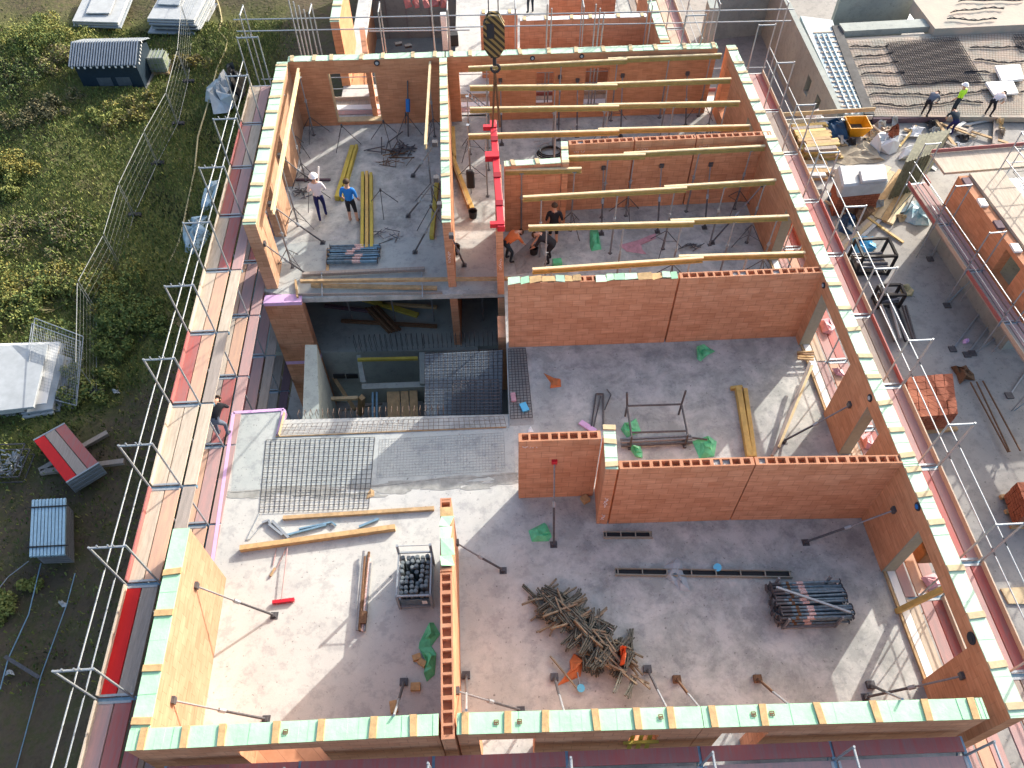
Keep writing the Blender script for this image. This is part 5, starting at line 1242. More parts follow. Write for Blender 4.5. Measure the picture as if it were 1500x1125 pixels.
for lab, a, b, w_ in [('concrete beam with pale top along the middle of the upper right slab', (1232, 44), (1560, 26), .8)]:
    m = MB(); m.bar(P(*a, ZR+.1), P(*b, ZR+.1), w_, .3); tag(m.build('concrete_beam', 'cwall', None), lab, 'beam')
m = MB(); m.bar(P(1276, 174, ZR-.16), P(1560, 168, ZR-.16), .4, .26); tag(m.build('concrete_beam', 'plank_dark', None), 'dark edge beam at the near side of the upper right slab', 'beam')
# grey recess top centre right
mb = MB(); mb.prism(rs([(1240, 0), (1330, -5), (1352, 38), (1248, 42)], -4.5), -4.6, -4.5); tag(mb.build('formwork_field', 'hut_roof2', None), 'dark grey shaded formwork panels sunk between the concrete walls', 'formwork')
cbox('concrete_wall', 'concrete wall standing at the back of the sunken grey panels', [rs([(1232, -4)], -2.6)[0], rs([(1345, -10)], -2.6)[0], rs([(1345, -22)], -2.6)[0], rs([(1232, -16)], -2.6)[0]], -6, -2.6)
# ------------------------------------------------------------------ courtyard things
ZC = -3.3
def cp_(u, v, z=ZC): return P(u, v, z)
# gas box: brick body under grey tarp
bx = thing('tarp_box', 'large crate covered with a pale grey tarpaulin in the courtyard', 'crate', cp_(1268, 310))
A = P(1238, 268, ZC+1.7); B = P(1300, 262, ZC+1.7); C_ = P(1296, 238, ZC+1.7); D = P(1232, 240, ZC+1.7)
m = MB(); m.prism([(p.x, p.y) for p in (A, B, C_, D)], ZC, ZC+1.5); m.build('body', 'brick_block', bx)
m = MB(); ins = [Vector((p.x, p.y, 0)) for p in (A, B, C_, D)]; c_ = sum(ins, Vector())/4; big = [c_+(p-c_)*1.1 for p in ins]
m.prism([(p.x, p.y) for p in big], ZC+.95, ZC+1.62); m.build('tarpaulin', 'tarp', bx, bevel=.08)
m = MB(); m.prism([(p.x, p.y) for p in [c_+(p-c_)*.62+Vector((.25, -.3, 0)) for p in ins]], ZC+1.62, ZC+1.78); m.build('tarpaulin_fold', 'panel', bx, bevel=.05)
for k in range(9):
    pass
mat('frame_green', (.22, .22, .15), .8, noise=.5, nscale=6)
# formwork panels leaning beside it
pk = thing('formwork_stack', 'stack of ribbed grey green formwork panels leaning beside the tarpaulin crate', 'formwork panels', cp_(1320, 290))
for k in range(9):
    m = MB(); a = P(1302+k*4.2, 292-k*1.5, ZC+.1); b = P(1322+k*5.2, 252-k*1.0, ZC+.1); m.bar(lift(a, ZC+1.0), lift(b, ZC+1.0), .1, 2.0); m.build('panel', 'frame_green', pk)
# timber stacks, tubs, sheets
def stack(name, label, cat, a, b, n, layers, w_, mts, z0=ZC, seed=1, h_=.12):
    rr = random.Random(seed); A, B = P(*a, z0), P(*b, z0); d = (B-A); L = d.length; u_ = d.normalized(); s_ = Vector((-u_.y, u_.x, 0)); m = MB()
    for l in range(layers):
        for k in range(n):
            o_ = s_*(k*w_*1.08)+Vector((0, 0, h_/2+.01+l*(h_+.01)))+u_*rr.uniform(-.15, .15); m.bar(A+o_, B+o_+u_*rr.uniform(-.2, .1)+s_*rr.uniform(-.03, .03), w_, h_, rr.choice(mts))
    return tag(m.build(name, None, None), label, cat)
stack('timber_stack', 'stack of yellow formwork beams in the courtyard behind the right scaffold', 'timber stack', (1175, 236), (1226, 232), 9, 5, .2, ['beam_side', 'beam', 'board', 'plank_grey'], seed=2)
stack('timber_stack', 'dark low stack of boards near the orange tub in the courtyard', 'timber stack', (1172, 262), (1215, 262), 4, 2, .25, ['plank_grey', 'panel', 'board'], seed=3)
stack('pipe_stack', 'pale boards and tubes spread on the sunlit courtyard floor', 'timber stack', (1216, 392), (1300, 312), 8, 1, .16, ['panel', 'batten_pale', 'plank_pale'], seed=4, h_=.06)
stack('timber_stack', 'wooden boards leaning in sunlight below the formwork stack', 'timber stack', (1302, 330), (1345, 262), 7, 1, .25, ['batten', 'batten_pale', 'beam_pale'], seed=5, h_=.1)
mat('soil_dark', (.10, .08, .06), .95, noise=.4)
tb_ = thing('mortar_tub', 'orange yellow mortar tub with sloping sides in the far courtyard', 'tub', cp_(1250, 193))
c_ = cp_(1251, 196)
m = MB(); lo = [(-.3, -.3), (.3, -.3), (.3, .3), (-.3, .3)]; hi = [(-.5, -.48), (.5, -.48), (.5, .48), (-.5, .48)]
vs = [c_+Vector((x, y, .05)) for x, y in lo]+[c_+Vector((x, y, .62)) for x, y in hi]+[c_+Vector((x*.93, y*.93, .62)) for x, y in hi]+[c_+Vector((x*.9, y*.9, .15)) for x, y in lo]
m.add(vs, [(3, 2, 1, 0)]+[(k, (k+1) % 4, 4+(k+1) % 4, 4+k) for k in range(4)]+[(4+k, 4+(k+1) % 4, 8+(k+1) % 4, 8+k) for k in range(4)]+[(8+k, 8+(k+1) % 4, 12+(k+1) % 4, 12+k) for k in range(4)]+[(12, 13, 14, 15)])
m.build('tub_body', 'yellow_tub', tb_)
m = MB(); m.box(c_+Vector((-.3, -.3, .16)), c_+Vector((.3, .3, .3))); m.build('mortar', 'soil_dark', tb_)
def crag(label, cat, pts, mt, h_=.5, name='sheet_heap', rough=.25, z=ZC):
    C_ = [P(u, v, z) for u, v in pts]; rr = random.Random(label); c = sum(C_, Vector())/len(C_); m = MB(); n0 = len(C_); D = []
    for k in range(n0):
        for t in (0, .5): D.append(C_[k].lerp(C_[(k+1) % n0], t))
    n = len(D); vs = []; fr = (1, .75, .5, .25)
    for f in fr:
        for q in D: vs.append(Vector((c.x+(q.x-c.x)*f+rr.uniform(-rough, rough)*f, c.y+(q.y-c.y)*f+rr.uniform(-rough, rough)*f, z+(.02 if f == 1 else h_*rr.uniform(.35, 1.1)))))
    vs.append(Vector((c.x, c.y, z+h_))); fs = []
    for r_ in range(3):
        for k in range(n): a = r_*n+k; b = r_*n+(k+1) % n; fs += [(a, b, b+n), (a, b+n, a+n)]
    for k in range(n): fs.append((3*n+k, 3*n+(k+1) % n, 4*n))
    m.add(vs, fs); return tag(m.build(name, mt, None), label, cat)
mat('blue_dark', (.03, .10, .20), .35, noise=.6, nscale=3, bump=.8, bscale=5)
crag('blue plastic sheeting heap beside the orange tub', 'plastic sheeting', [(1195, 182), (1235, 180), (1240, 200), (1205, 202)], 'blue_dark', .5)
crag('white bag with brick rubble in the sunlit far courtyard', 'rubble bag', [(1275, 212), (1290, 204), (1318, 206), (1320, 218), (1298, 226), (1280, 224)], 'white', .6)
crag('reddish brick rubble filling the white bag', 'rubble', [(1289, 210), (1305, 207), (1312, 214), (1296, 217)], 'brick_block', .95, rough=.1)
crag('bright white sheet heap right of the rubble bag', 'plastic sheeting', [(1318, 222), (1338, 220), (1346, 238), (1322, 238)], 'white', .4)
crag('pale sand heap behind the tarpaulin crate', 'sand', [(1218, 236), (1250, 204), (1275, 212), (1300, 236), (1262, 242)], 'sand', .2, 'sand_heap')
crag('blue white plastic sheeting on the boards beside the neighbour wall', 'plastic sheeting', [(1322, 310), (1340, 298), (1365, 305), (1378, 312), (1352, 330), (1325, 325)], 'blue_sheet', .4)
crag('blue plastic sheeting on the floor at the foot of the right scaffold', 'plastic sheeting', [(1228, 325), (1245, 318), (1252, 335), (1236, 345)], 'blue_dark', .5)
crag('light blue sheet behind the dark stillage', 'plastic sheeting', [(1245, 350), (1278, 350), (1284, 372), (1250, 372)], 'cyan', .35)
crag('brown heap of coiled scrap in front of the tarpaulin crate', 'scrap heap', [(1235, 305), (1270, 302), (1280, 318), (1250, 328)], 'rust', .5)
crag('small coil of brown hose on the courtyard floor', 'hose', [(1316, 422), (1330, 418), (1338, 432), (1322, 438)], 'hose', .25, rough=.1)
crag('rusty leaf like heap on the courtyard floor by the brick pallet', 'scrap heap', [(1393, 540), (1412, 540), (1425, 556), (1405, 560)], 'rust', .3, rough=.15)
crag('white tiled bags on the scaffold deck near the right end of the fourth beam', 'bags', [(1180, 170), (1200, 168), (1212, 190), (1190, 192)], 'white_tile', .5)
crag('dark blue and black bundle left of the tarpaulin crate', 'bundle', [(1216, 290), (1230, 284), (1238, 300), (1222, 306)], 'blue_dark', .5)
for k, (u, v) in enumerate([(1360, 217), (1375, 232), (1352, 243), (1340, 196), (1295, 195), (1268, 178)]): crag('pale debris on the far courtyard floor, '+['below the neighbour scaffold corner', 'right of the white sheet', 'left of the red toe board', 'behind the rubble bag', 'right of the orange tub', 'behind the orange tub'][k], 'debris', [(u-10, v-4), (u+9, v-5), (u+10, v+4), (u-8, v+5)], ['batten_pale', 'plank_grey', 'panel', 'white', 'plank_pale', 'dark'][k], .3)
# dark stillage
def stillage(u0, u1, v0, v1, label, hh, mt='black', z=ZC, slats=False):
    A, B = P(u0, v1, z), P(u1, v1, z); Y = P(u0, v0, z).y; o = thing('stillage', label, 'stillage', A); m = MB()
    for x in (A.x, B.x):
        for y in (A.y, Y): m.bar((x, y, z), (x, y, z+hh), .09, .09)
        m.bar((x, A.y, z+hh), (x, Y, z+hh), .09, .09); m.bar((x, A.y, z+.1), (x, Y, z+.1), .09, .09)
    for y in (A.y, Y): m.bar((A.x, y, z+hh), (B.x, y, z+hh), .09, .09); m.bar((A.x, y, z+.1), (B.x, y, z+.1), .09, .09)
    m.build('frame', mt, o)
    m = MB(); rr = random.Random(label)
    for k in range(14): y = A.y+.1+(Y-A.y-.2)*k/13; m.tube((A.x+.05, y, z+.2+rr.random()*.2), (B.x-.05, y, z+.2+rr.random()*.2), .05, 5, rr.choice(['steel', 'black', 'steel_grey']))
    m.build('contents', None, o); return o
stillage(1252, 1300, 378, 404, 'open dark steel stillage standing near the sunlit courtyard strip', 1.0)
stillage(1284, 1316, 437, 452, 'dark stillage with a pale front bar in the courtyard', .7)
def pipes(u, v, u2, v2, n, label, mt, z=ZC, r=.05, sp=.12, mats=None):
    m = MB(); rr = random.Random(label); A, B = P(u, v, z), P(u2, v2, z); s_ = Vector((1, 0, 0))
    for k in range(n): o_ = s_*sp*k+Vector((0, 0, r+rr.random()*.3)); m.tube(A+o_, B+o_+Vector((rr.uniform(-.1, .1), 0, 0)), r, 5, rr.choice(mats) if mats else mt)
    return tag(m.build('pipe_bundle', None, None), label, 'bundle')
pipes(1286, 455, 1302, 505, 9, 'bundle of dark tubes lying in the shaded courtyard under the right scaffold', 'steel', mats=['black', 'steel', 'steel_grey', 'galv'])
pipes(1417, 566, 1468, 668, 3, 'long thin bars lying in the shaded courtyard', 'rust', r=.03, sp=.2)
# pallet of orange bricks
def pallet(pts, z0, hh, label, nx=5, ny=6):
    A, B, C_, D = [P(u, v, z0+hh) for u, v in pts]; o = thing('brick_pallet', label, 'brick pallet', lift(A, z0)); u_ = (B-A)/nx; v_ = (D-A)/ny
    rr = random.Random(label)
    for i in range(nx):
        m = MB()
        for j in range(ny):
            for l in range(4):
                a = A+u_*(i+.02)+v_*(j+.02)+Vector((rr.uniform(-.01, .01), rr.uniform(-.01, .01), 0)); p = [a, a+u_*.95, a+u_*.95+v_*.95, a+v_*.95]
                m.prism([(q.x, q.y) for q in p], z0+.15+l*(hh-.15)/4, z0+.15+(l+.97)*(hh-.15)/4)
        m.build('brick_column', 'brick_block', o)
    m = MB()
    for t in (0, .5, 1): m.bar(lift(A.lerp(D, t), z0+.07)-u_*.2, lift(B.lerp(C_, t), z0+.07)+u_*1.2, .12, .12)
    m.build('bearer', 'board', o); return o
pallet([(1334, 612), (1404, 606), (1380, 548), (1328, 552)], ZC, 1.0, 'pallet of orange clay bricks in the courtyard beside the right scaffold')
pallet([(1506, 750), (1570, 748), (1544, 700), (1490, 706)], ZC, 1.0, 'pallet of red perforated bricks at the right edge of the courtyard')
for k, (u, v, u2, v2) in enumerate([(1180, 233, 1196, 262), (1187, 233, 1203, 260)]): pass
# patch of light boards courtyard near right bottom
m = MB(); m.prism(rs([(1466, 862), (1520, 858), (1540, 885), (1478, 884)], ZC+.06), ZC+.004, ZC+.06); tag(m.build('plywood_sheet', 'batten_pale', None), 'pale sheet lying on the courtyard floor at the right edge of the photo', 'board')
# scattered building debris between the upper right slab and the courtyard
rr = random.Random(77)
for k in range(70):
    u = rr.uniform(1150, 1470) if k < 45 else rr.uniform(1170, 1330); v = rr.uniform(180, 216) if k < 45 else rr.uniform(215, 345)
    if 1225 < u < 1310 and 225 < v < 300: continue
    c = P(u, v, ZC); t = rr.random()
    if t < .5:
        th = rr.uniform(0, 3.1); L = rr.uniform(.6, 2.2); d = Vector((math.cos(th), math.sin(th), rr.uniform(-.03, .05)))*L/2; z = Vector((0, 0, rr.uniform(.06, .2)))
        bar3('loose_timber', 'loose board or batten among the debris of the far courtyard', 'board', c-d+z, c+d+z, rr.uniform(.06, .22), .05, rr.choice(['batten_pale', 'plank_pale', 'plank_grey', 'beam', 'panel', 'board']), 'loose boards in the far courtyard')
    else:
        o = crag('loose rubble or packaging among the debris of the far courtyard', 'debris', [(u-rr.uniform(3, 9), v-2), (u, v-rr.uniform(3, 6)), (u+rr.uniform(4, 10), v), (u+1, v+rr.uniform(3, 5))], rr.choice(['white', 'panel', 'sand', 'plank_grey', 'tarp', 'brick_block', 'dark', 'blue_sheet', 'batten_pale']), rr.uniform(.15, .5), rough=.2)
        o['group'] = 'rubble pieces in the far courtyard'
# ------------------------------------------------------------------ neighbour on the right
na, nb = P(1404, 258, -.4), P(1530, 430, -.4)
wall('neigh_w', 'left brick wall of the neighbour building with a pale planked top at the right edge', na, nb, .36, 1, top='plain', z0=-1.9, h=1.5, mt='brick_plain', opens=(((nb-na).length*.62, (nb-na).length*.78, .15, 1.3),))
nd = (nb-na); nd.z = 0; nd.normalize(); no = Vector((nd.y, -nd.x, 0)); 
if no.x > 0: no = -no
for k in range(7):
    p_ = na+nd*(1.2*k+.4); m = MB(); m.box(lift(p_, -.396)-Vector((.02, .2, 0)), lift(p_, -.31)+Vector((.25, .2, 0))); tag(m.build('wall_block', ['plank_dark', 'white_edge'][k % 2], None), 'packing block on the neighbour wall top, '+ORD[k]+' from its far end', 'block')
mb = MB(); q_ = [na-no*.4, nb-no*.4, nb-no*1.7, na-no*1.7]; mb.prism([(p.x, p.y) for p in q_], -.5, -.3); tag(mb.build('roof_edge_deck', 'plank_pale', None), 'pale pinkish planked walkway on top of the neighbour wall', 'walkway')
mat('roof_slab', (.60, .61, .60), .6, noise=.15, nscale=.4)
mb = MB(); q_ = [na-no*1.7+nd*.3, nb-no*1.7, nb-no*14, na-no*14+nd*.3]; mb.prism([(p.x, p.y) for p in q_], -.7, -.45); tag(mb.build('neighbour_roof_slab', 'roof_slab', None), kind='structure')
mat_rs = None
mb = MB(); q_ = [na+no*.0, nb, nb-no*14, na-no*14]; mb.prism([(p.x, p.y) for p in q_], -3.3, -1.9); tag(mb.build('neighbour_lower_walls', 'cwall', None), kind='structure')
ptsN = [na+no*.95+nd*(2.5*k-1.3) for k in range(0, 7)]
scaffold('scaffold with shaded pink and grey planks along the neighbour building', ptsN, no, [-1.7], 15, bright={(k, -1.7): ['plank_grey', 'plank_pink', 'plank_pink'] for k in range(7)}, ground=-3.3, top_z=-1.7, frame_top=1.9, width=.6, inner=.18)
ptsM = [na-no*1.55+nd*(2.0*k) for k in range(0, 7)]
g_ = thing('guardrail_net', 'thin net of guard rails and ties above the neighbour roof', 'railing', lift(ptsM[0], -.3))
m = MB()
for k, p_ in enumerate(ptsM):
    m.tube(lift(p_, -.3), lift(p_, 1.4), .025, 5)
m.build('post_row', 'galv', g_) if False else None
for p_ in ptsM: m = MB(); m.tube(lift(p_, -.3), lift(p_, 1.4), .025, 5); m.build('post', 'galv', g_)
for z in (.2, .8, 1.35): m = MB(); m.tube(lift(ptsM[0], z), lift(ptsM[-1], z), .02, 5); m.build('rail', 'galv', g_)
m = MB()
for k in range(7):
    p_ = ptsM[0]-no*(.2+1.2*k)+nd*.2; m = MB(); m.tube(lift(p_, -.3), lift(p_, 1.2), .02, 5); m.build('post', 'galv', g_)
for z in (.2, .8, 1.2): m = MB(); m.tube(lift(ptsM[0]+nd*.2, z), lift(ptsM[0]-no*9+nd*.2, z), .02, 5); m.build('rail', 'galv', g_)
m = MB()
for k in range(16): a = ptsM[0]+nd*(.7*k)-no*.6; m.tube(lift(a, -.41), lift(a-no*7, -.41), .012, 4)
for k in range(9): a = ptsM[0]-no*(.8*k+.6); m.tube(lift(a, -.40), lift(a+nd*11, -.40), .012, 4)
tag(m.build('rebar_mat', 'rebar', None), 'thin rebar mat over the pale neighbour roof slab', 'rebar')
# end walkway of the neighbour and its return wall
q_ = [na+nd*-1.6+no*.3, na+nd*-.4+no*.3, na+nd*-.4-no*10, na+nd*-1.6-no*10]
mb = MB(); mb.prism([(p.x, p.y) for p in q_], -.62, -.52); tag(mb.build('walkway', 'plank_pale', None), 'pale planked walkway across the far end of the neighbour building', 'walkway')
mb = MB(); mb.bar(lift(q_[3], -.42), lift(q_[0], -.42), .04, .16); tag(mb.build('toe_board', 'plank_red', None), 'red toe board of the walkway at the far end of the neighbour building', 'toe board')
bar3('toe_board', 'dark red toe board on the corner of the neighbour scaffold', 'toe board', P(1345, 245, -2.7), P(1362, 270, -2.7), .05, .2, 'plank_red')
for k, (wt, ft) in enumerate([((1500, 372), (1395, 512)), ((1545, 440), (1424, 518)), ((1395, 330), (1362, 380)), ((1425, 402), (1387, 448)), ((1466, 455), (1416, 520)), ((1530, 505), (1478, 580))]):
    A, B = P(*ft, ZC), P(*wt, -3.2); o = thing('push_pull_brace', 'long thin brace from the courtyard floor to the neighbour wall, '+ORD[k]+' in order', 'brace', A)
    o['label'] = 'thin brace standing on the courtyard floor against the neighbour scaffold, '+['ending at the right edge', 'ending past the right edge', 'farthest', 'second from the far end', 'third from the far end', 'nearest'][k]
    m = MB(); m.tube(A, A.lerp(B, .9 if k > 1 else .7), .03, 6); m.build('tube', 'galv', o); m = MB(); m.box(A-Vector((.12, .12, 0)), A+Vector((.12, .12, .05))); m.build('foot_plate', 'steel', o)
crag('small pale pink scrap on the courtyard floor', 'scrap', [(1411, 498), (1418, 497), (1419, 503), (1412, 504)], 'pink', .1, rough=.05)
crag('pink foam scrap on the neighbour scaffold deck', 'scrap', [(1455, 438), (1466, 440), (1472, 452), (1460, 454)], 'pink', .25, rough=.06, z=-2.75)
# rubbish on the decks seen through the window gaps
# ------------------------------------------------------------------ left field: hut, stacks, fences
ZG = -9.0
def G(u, v, h=0): return P(u, v, ZG+h)
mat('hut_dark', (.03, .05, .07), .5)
hut = thing('garden_hut', 'dark blue hut with a corrugated double pitched roof and white dots on its eaves', 'hut', G(162, 130))
A, B = G(126, 133), G(214, 131); xw0, xw1 = A.x, B.x; y0 = A.y; y1 = y0+2.6; H1, H2 = 1.85, 2.4
m = MB(); m.prism([(xw0, y0), (xw1, y0), (xw1, y1), (xw0, y1)], ZG+.12, ZG+H1); m.add([(xw1, y0, ZG+H1), (xw1, y1, ZG+H1), (xw1, (y0+y1)/2, ZG+H2)], [(0, 1, 2)]); m.add([(xw0, y0, ZG+H1), (xw0, y1, ZG+H1), (xw0, (y0+y1)/2, ZG+H2)], [(0, 1, 2)]); m.build('hut_walls', 'hut_wall', hut)
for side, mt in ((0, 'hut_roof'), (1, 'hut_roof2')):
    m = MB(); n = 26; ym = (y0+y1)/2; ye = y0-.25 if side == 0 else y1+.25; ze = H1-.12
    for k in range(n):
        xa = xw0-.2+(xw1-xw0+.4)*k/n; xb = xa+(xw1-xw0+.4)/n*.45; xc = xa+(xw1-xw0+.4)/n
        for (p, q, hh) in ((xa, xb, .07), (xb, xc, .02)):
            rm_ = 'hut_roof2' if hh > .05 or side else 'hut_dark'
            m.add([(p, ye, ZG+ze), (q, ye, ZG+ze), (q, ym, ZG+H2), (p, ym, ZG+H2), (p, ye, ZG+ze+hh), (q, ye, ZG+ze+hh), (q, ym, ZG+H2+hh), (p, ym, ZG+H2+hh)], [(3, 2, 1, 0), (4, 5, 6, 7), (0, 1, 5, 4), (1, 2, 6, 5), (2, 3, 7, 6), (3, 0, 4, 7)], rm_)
    m.build('roof', None, hut)
for k in range(11):
    m = MB(); x = xw0+(xw1-xw0)*k/10; m.box((x-.05, y0-.3, ZG+H1-.2-.02*(k % 3)), (x+.05, y0-.26, ZG+H1-.12)); m.build('eaves_tag', 'white', hut)
for k in range(7):
    m = MB(); t = k/6; z = ZG+H1-.2+(H2-H1)*t; m.box((xw1+.2, y0+1.4*t, z), (xw1+.24, y0+1.4*t+.08, z+.12)); m.build('gable_tag', 'white', hut)
for k, x in enumerate((xw0+1.0, xw0+2.15)): m = MB(); m.box((x, y0-.02, ZG+.3), (x+.85, y0-.002, ZG+.85)); m.build('door_panel', 'hut_roof', hut)
m = MB(); m.box((xw0-.1, y0-.12, ZG), (xw1+.1, y1+.1, ZG+.12)); m.build('base', 'court', hut)
mat('tank_plastic', (.36, .38, .33), .5, noise=.5, nscale=2, col2=(.16, .22, .10))
ib = thing('liquid_tank', 'small grey cage tank with a greenish bottom beside the dark hut', 'tank', G(236, 108))
c_ = G(237, 103); m = MB(); m.box(c_+Vector((-.55, -.5, .15)), c_+Vector((.55, .5, 1.1))); m.build('container', 'tank_plastic', ib, bevel=.05)
m = MB()
for k in range(6):
    x = -.58+k*.232; m.bar(c_+Vector((x, -.53, .12)), c_+Vector((x, -.53, 1.15)), .03, .03); m.bar(c_+Vector((x, -.53, 1.15)), c_+Vector((x, .53, 1.15)), .03, .03)
for z in (.4, .8, 1.15): m.bar(c_+Vector((-.58, -.54, z)), c_+Vector((.58, -.54, z)), .03, .03); m.bar(c_+Vector((.58, -.54, z)), c_+Vector((.58, .54, z)), .03, .03)
m.build('cage', 'galv', ib); m = MB(); m.box(c_+Vector((-.6, -.55, 0)), c_+Vector((.6, .55, .14))); m.build('pallet', 'board', ib)
def panelstack(name, label, corners, z0, n, th, mts, seed, shift=.25, cat='panel stack', gap=.04):
    """pile of panels; corners px read at its top"""
    rr = random.Random(seed); zt = z0+n*(th+gap); C_ = [P(u, v, zt) for u, v in corners]; o = thing(name, label, cat, lift(C_[0], z0))
    for k in range(n):
        m = MB(); s_ = Vector((rr.uniform(-shift, shift), rr.uniform(-shift, shift), 0)) if k < n-1 else Vector(); z = z0+k*(th+gap)
        m.prism([(p.x+s_.x, p.y+s_.y) for p in C_], z, z+th); m.build('panel', mts[k % len(mts)] if k < n-1 else mts[0], o, bevel=.01)
    return o
panelstack('panel_stack', 'stack of pale striped panels at the top left of the photo', [(105, 30), (172, 32), (190, -12), (125, -12)], ZG, 4, .1, ['panel', 'panel2'], 1)
panelstack('panel_stack', 'upper loose layer of pale panels on the top left stack', [(125, 18), (160, 18), (172, -12), (138, -12)], ZG+.6, 1, .08, ['panel'], 1)
panelstack('panel_stack', 'tall stack of grey panels near the fence at the top of the photo', [(215, 26), (284, 28), (306, -15), (238, -15)], ZG, 8, .1, ['panel', 'panel2'], 2)
panelstack('panel_stack', 'small grey panels on the top centre stack', [(230, 5), (262, 6), (270, -15), (240, -15)], ZG+1.15, 1, .08, ['panel2'], 2)
ps = panelstack('panel_stack', 'large fanned stack of white panels at the left edge of the photo', [(-20, 603), (48, 595), (70, 503), (-30, 506)], ZG, 5, .13, ['panel', 'panel2', 'white'], 5, .5)
panelstack('panel_stack', 'slightly turned grey panels sticking out right of the white panels', [(30, 605), (76, 598), (94, 520), (55, 512)], ZG, 3, .12, ['panel2', 'panel'], 6, .2)
# scaffold board stack with red and grey boards
o = thing('board_stack', 'pile of red and grey scaffold boards on two bearers in the shaded left field', 'board stack', G(105, 690))
hh = 1.0; A, B, C_, D = [P(u, v, ZG+hh) for u, v in [(96, 706), (144, 677), (94, 619), (48, 644)]]
for l in range(7):
    z = ZG+.2+l*.115
    for j in range(3):
        m = MB(); t0, t1 = j/3+.01, (j+1)/3-.01; sh = (D-A).normalized()*(-.05*(l % 2))
        p = [A.lerp(B, t0)+sh, A.lerp(B, t1)+sh, D.lerp(C_, t1)+sh, D.lerp(C_, t0)+sh]; m.prism([(q.x, q.y) for q in p], z, z+.06)
        m.build('scaffold_board', ['plank_bright', 'plank_grey', 'plank_red'][j] if l == 6 else 'panel2', o)
    for a, b in ((A, B), (D, C_)): m = MB(); m.bar(lift(a, z+.03), lift(b, z+.03), .07, .09); m.build('end_cap', 'galv', o)
for k, (a, b) in enumerate([((58, 690), (158, 634)), ((60, 692), (182, 676))]):
    m = MB(); m.bar(P(*a, ZG+.1), P(*b, ZG+.1), .22, .16); m.build('bearer', 'plank_grey', o)
# grey tube rails stack
mat('rail_blue', (.38, .55, .64), .5, .2, noise=.2)
o = thing('rail_stack', 'bundle of pale blue steel rails strapped together in the shaded left field', 'rail stack', G(75, 800))
A, B = P(43, 816, ZG+.9), P(47, 733, ZG+.9); W_ = P(96, 813, ZG+.9)-A
for k in range(10):
    m = MB(); s_ = W_*((k+.5)/10); m.bar(A+s_, B+s_+Vector((0, .0, 0)), W_.length/10*.72, .1); m.build('rail', 'rail_blue', o)
for l in range(5):
    m = MB(); m.prism([(A.x+.1, A.y+.1), (A.x+W_.x-.05, A.y+.1), (B.x+W_.x-.05, B.y-.1), (B.x+.1, B.y-.1)], ZG+.1+l*.15, ZG+.2+l*.15); m.build('rail_layer', 'steel_grey', o)
for t in (.15, .85): m = MB(); c_ = A.lerp(B, t); m.bar(c_+Vector((-.05, 0, .08)), c_+W_+Vector((.12, .0, .08)), .05, .03); m.build('strap', 'black', o)
# wire basket
o = thing('wire_basket', 'dark wire basket filled with couplers at the left edge', 'basket', G(15, 670))
c_ = G(8, 690); m = MB()
for z in (.1, .5, .9):
    for a, b in (((-1.0, -.6), (1.0, -.6)), ((1.0, -.6), (1.0, .7)), ((1.0, .7), (-1.0, .7)), ((-1.0, .7), (-1.0, -.6))): m.bar(c_+Vector((*a, z)), c_+Vector((*b, z)), .04, .04)
for x in np.linspace(-1, 1, 9): m.tube(c_+Vector((x, -.6, 0)), c_+Vector((x, -.6, .9)), .012, 4)
for y in np.linspace(-.6, .7, 6): m.tube(c_+Vector((1, y, 0)), c_+Vector((1, y, .9)), .012, 4)
m.build('cage', 'steel', o); m = MB(); rr = random.Random(9)
for k in range(140): p_ = c_+Vector((rr.uniform(-.85, .85), rr.uniform(-.5, .6), rr.uniform(.3, .75))); d = Vector((rr.gauss(0, 1), rr.gauss(0, 1), rr.gauss(0, .5))).normalized()*.1; m.tube(p_-d, p_+d, .03, 5)
m.build('couplers', 'galv', o)
crag('pale sandy soil mound between the yellow green shrub and the dark hut', 'soil mound', [(70, 60), (85, 70), (96, 100), (84, 118), (68, 95)], 'sand', .8, 'soil_mound', .3, z=ZG)
# mobile fences
mat('fence_steel', (.32, .33, .32), .5, .3, noise=.3)
def fence(a, b, label, lean=0, z=ZG, hh=2.0, group=None, foot=True):
    A, B = a, b; d = (B-A); L = d.length; u_ = d.normalized(); n_ = Vector((-u_.y, u_.x, 0)); upv = (Vector((0, 0, 1))*math.cos(lean)+n_*math.sin(lean))*hh
    o = thing('mesh_fence', label, 'fence', A, 0, group); o0 = Vector((0, 0, .12))
    m = MB(); m.tube(A, A+upv+o0, .018, 6); m.tube(B, B+upv+o0, .018, 6); m.tube(A+upv+o0, B+upv+o0, .017, 6); m.tube(A+o0, B+o0, .017, 6); m.build('frame', 'fence_steel', o)
    m = MB(); n = int(L/.3)
    for k in range(1, n): p_ = A.lerp(B, k/n)+o0; m.tube(p_, p_+upv, .004, 4)
    for k in range(1, 6): m.tube(A+o0+upv*k/6, B+o0+upv*k/6, .004, 4)
    m.build('wire_mesh', 'wire', o)
    if foot: m = MB(); m.box(A+Vector((-.35, -.12, 0)), A+Vector((.35, .12, .13))); m.build('foot_block', 'dark', o)
    return o
fp = [(270, 62), (285, 95), (262, 175), (232, 240), (222, 282)]
fpts = [(302, 12), (282, 55), (277, 120), (262, 182), (232, 240), (198, 316), (178, 390), (144, 458), (143, 575)]
labs = ['at the top of the photo', 'second from the top', 'right of the grey tank', 'in front of the hut corner', 'in the middle of the meadow', 'beside the yellow weeds', 'above the white panels', 'nearest, beside the tall weeds']
for k, (a, b) in enumerate(zip(fpts, fpts[1:])): fence(G(*b), G(*a)+Vector((0, -.15, 0)), 'mobile wire fence panel '+labs[k])
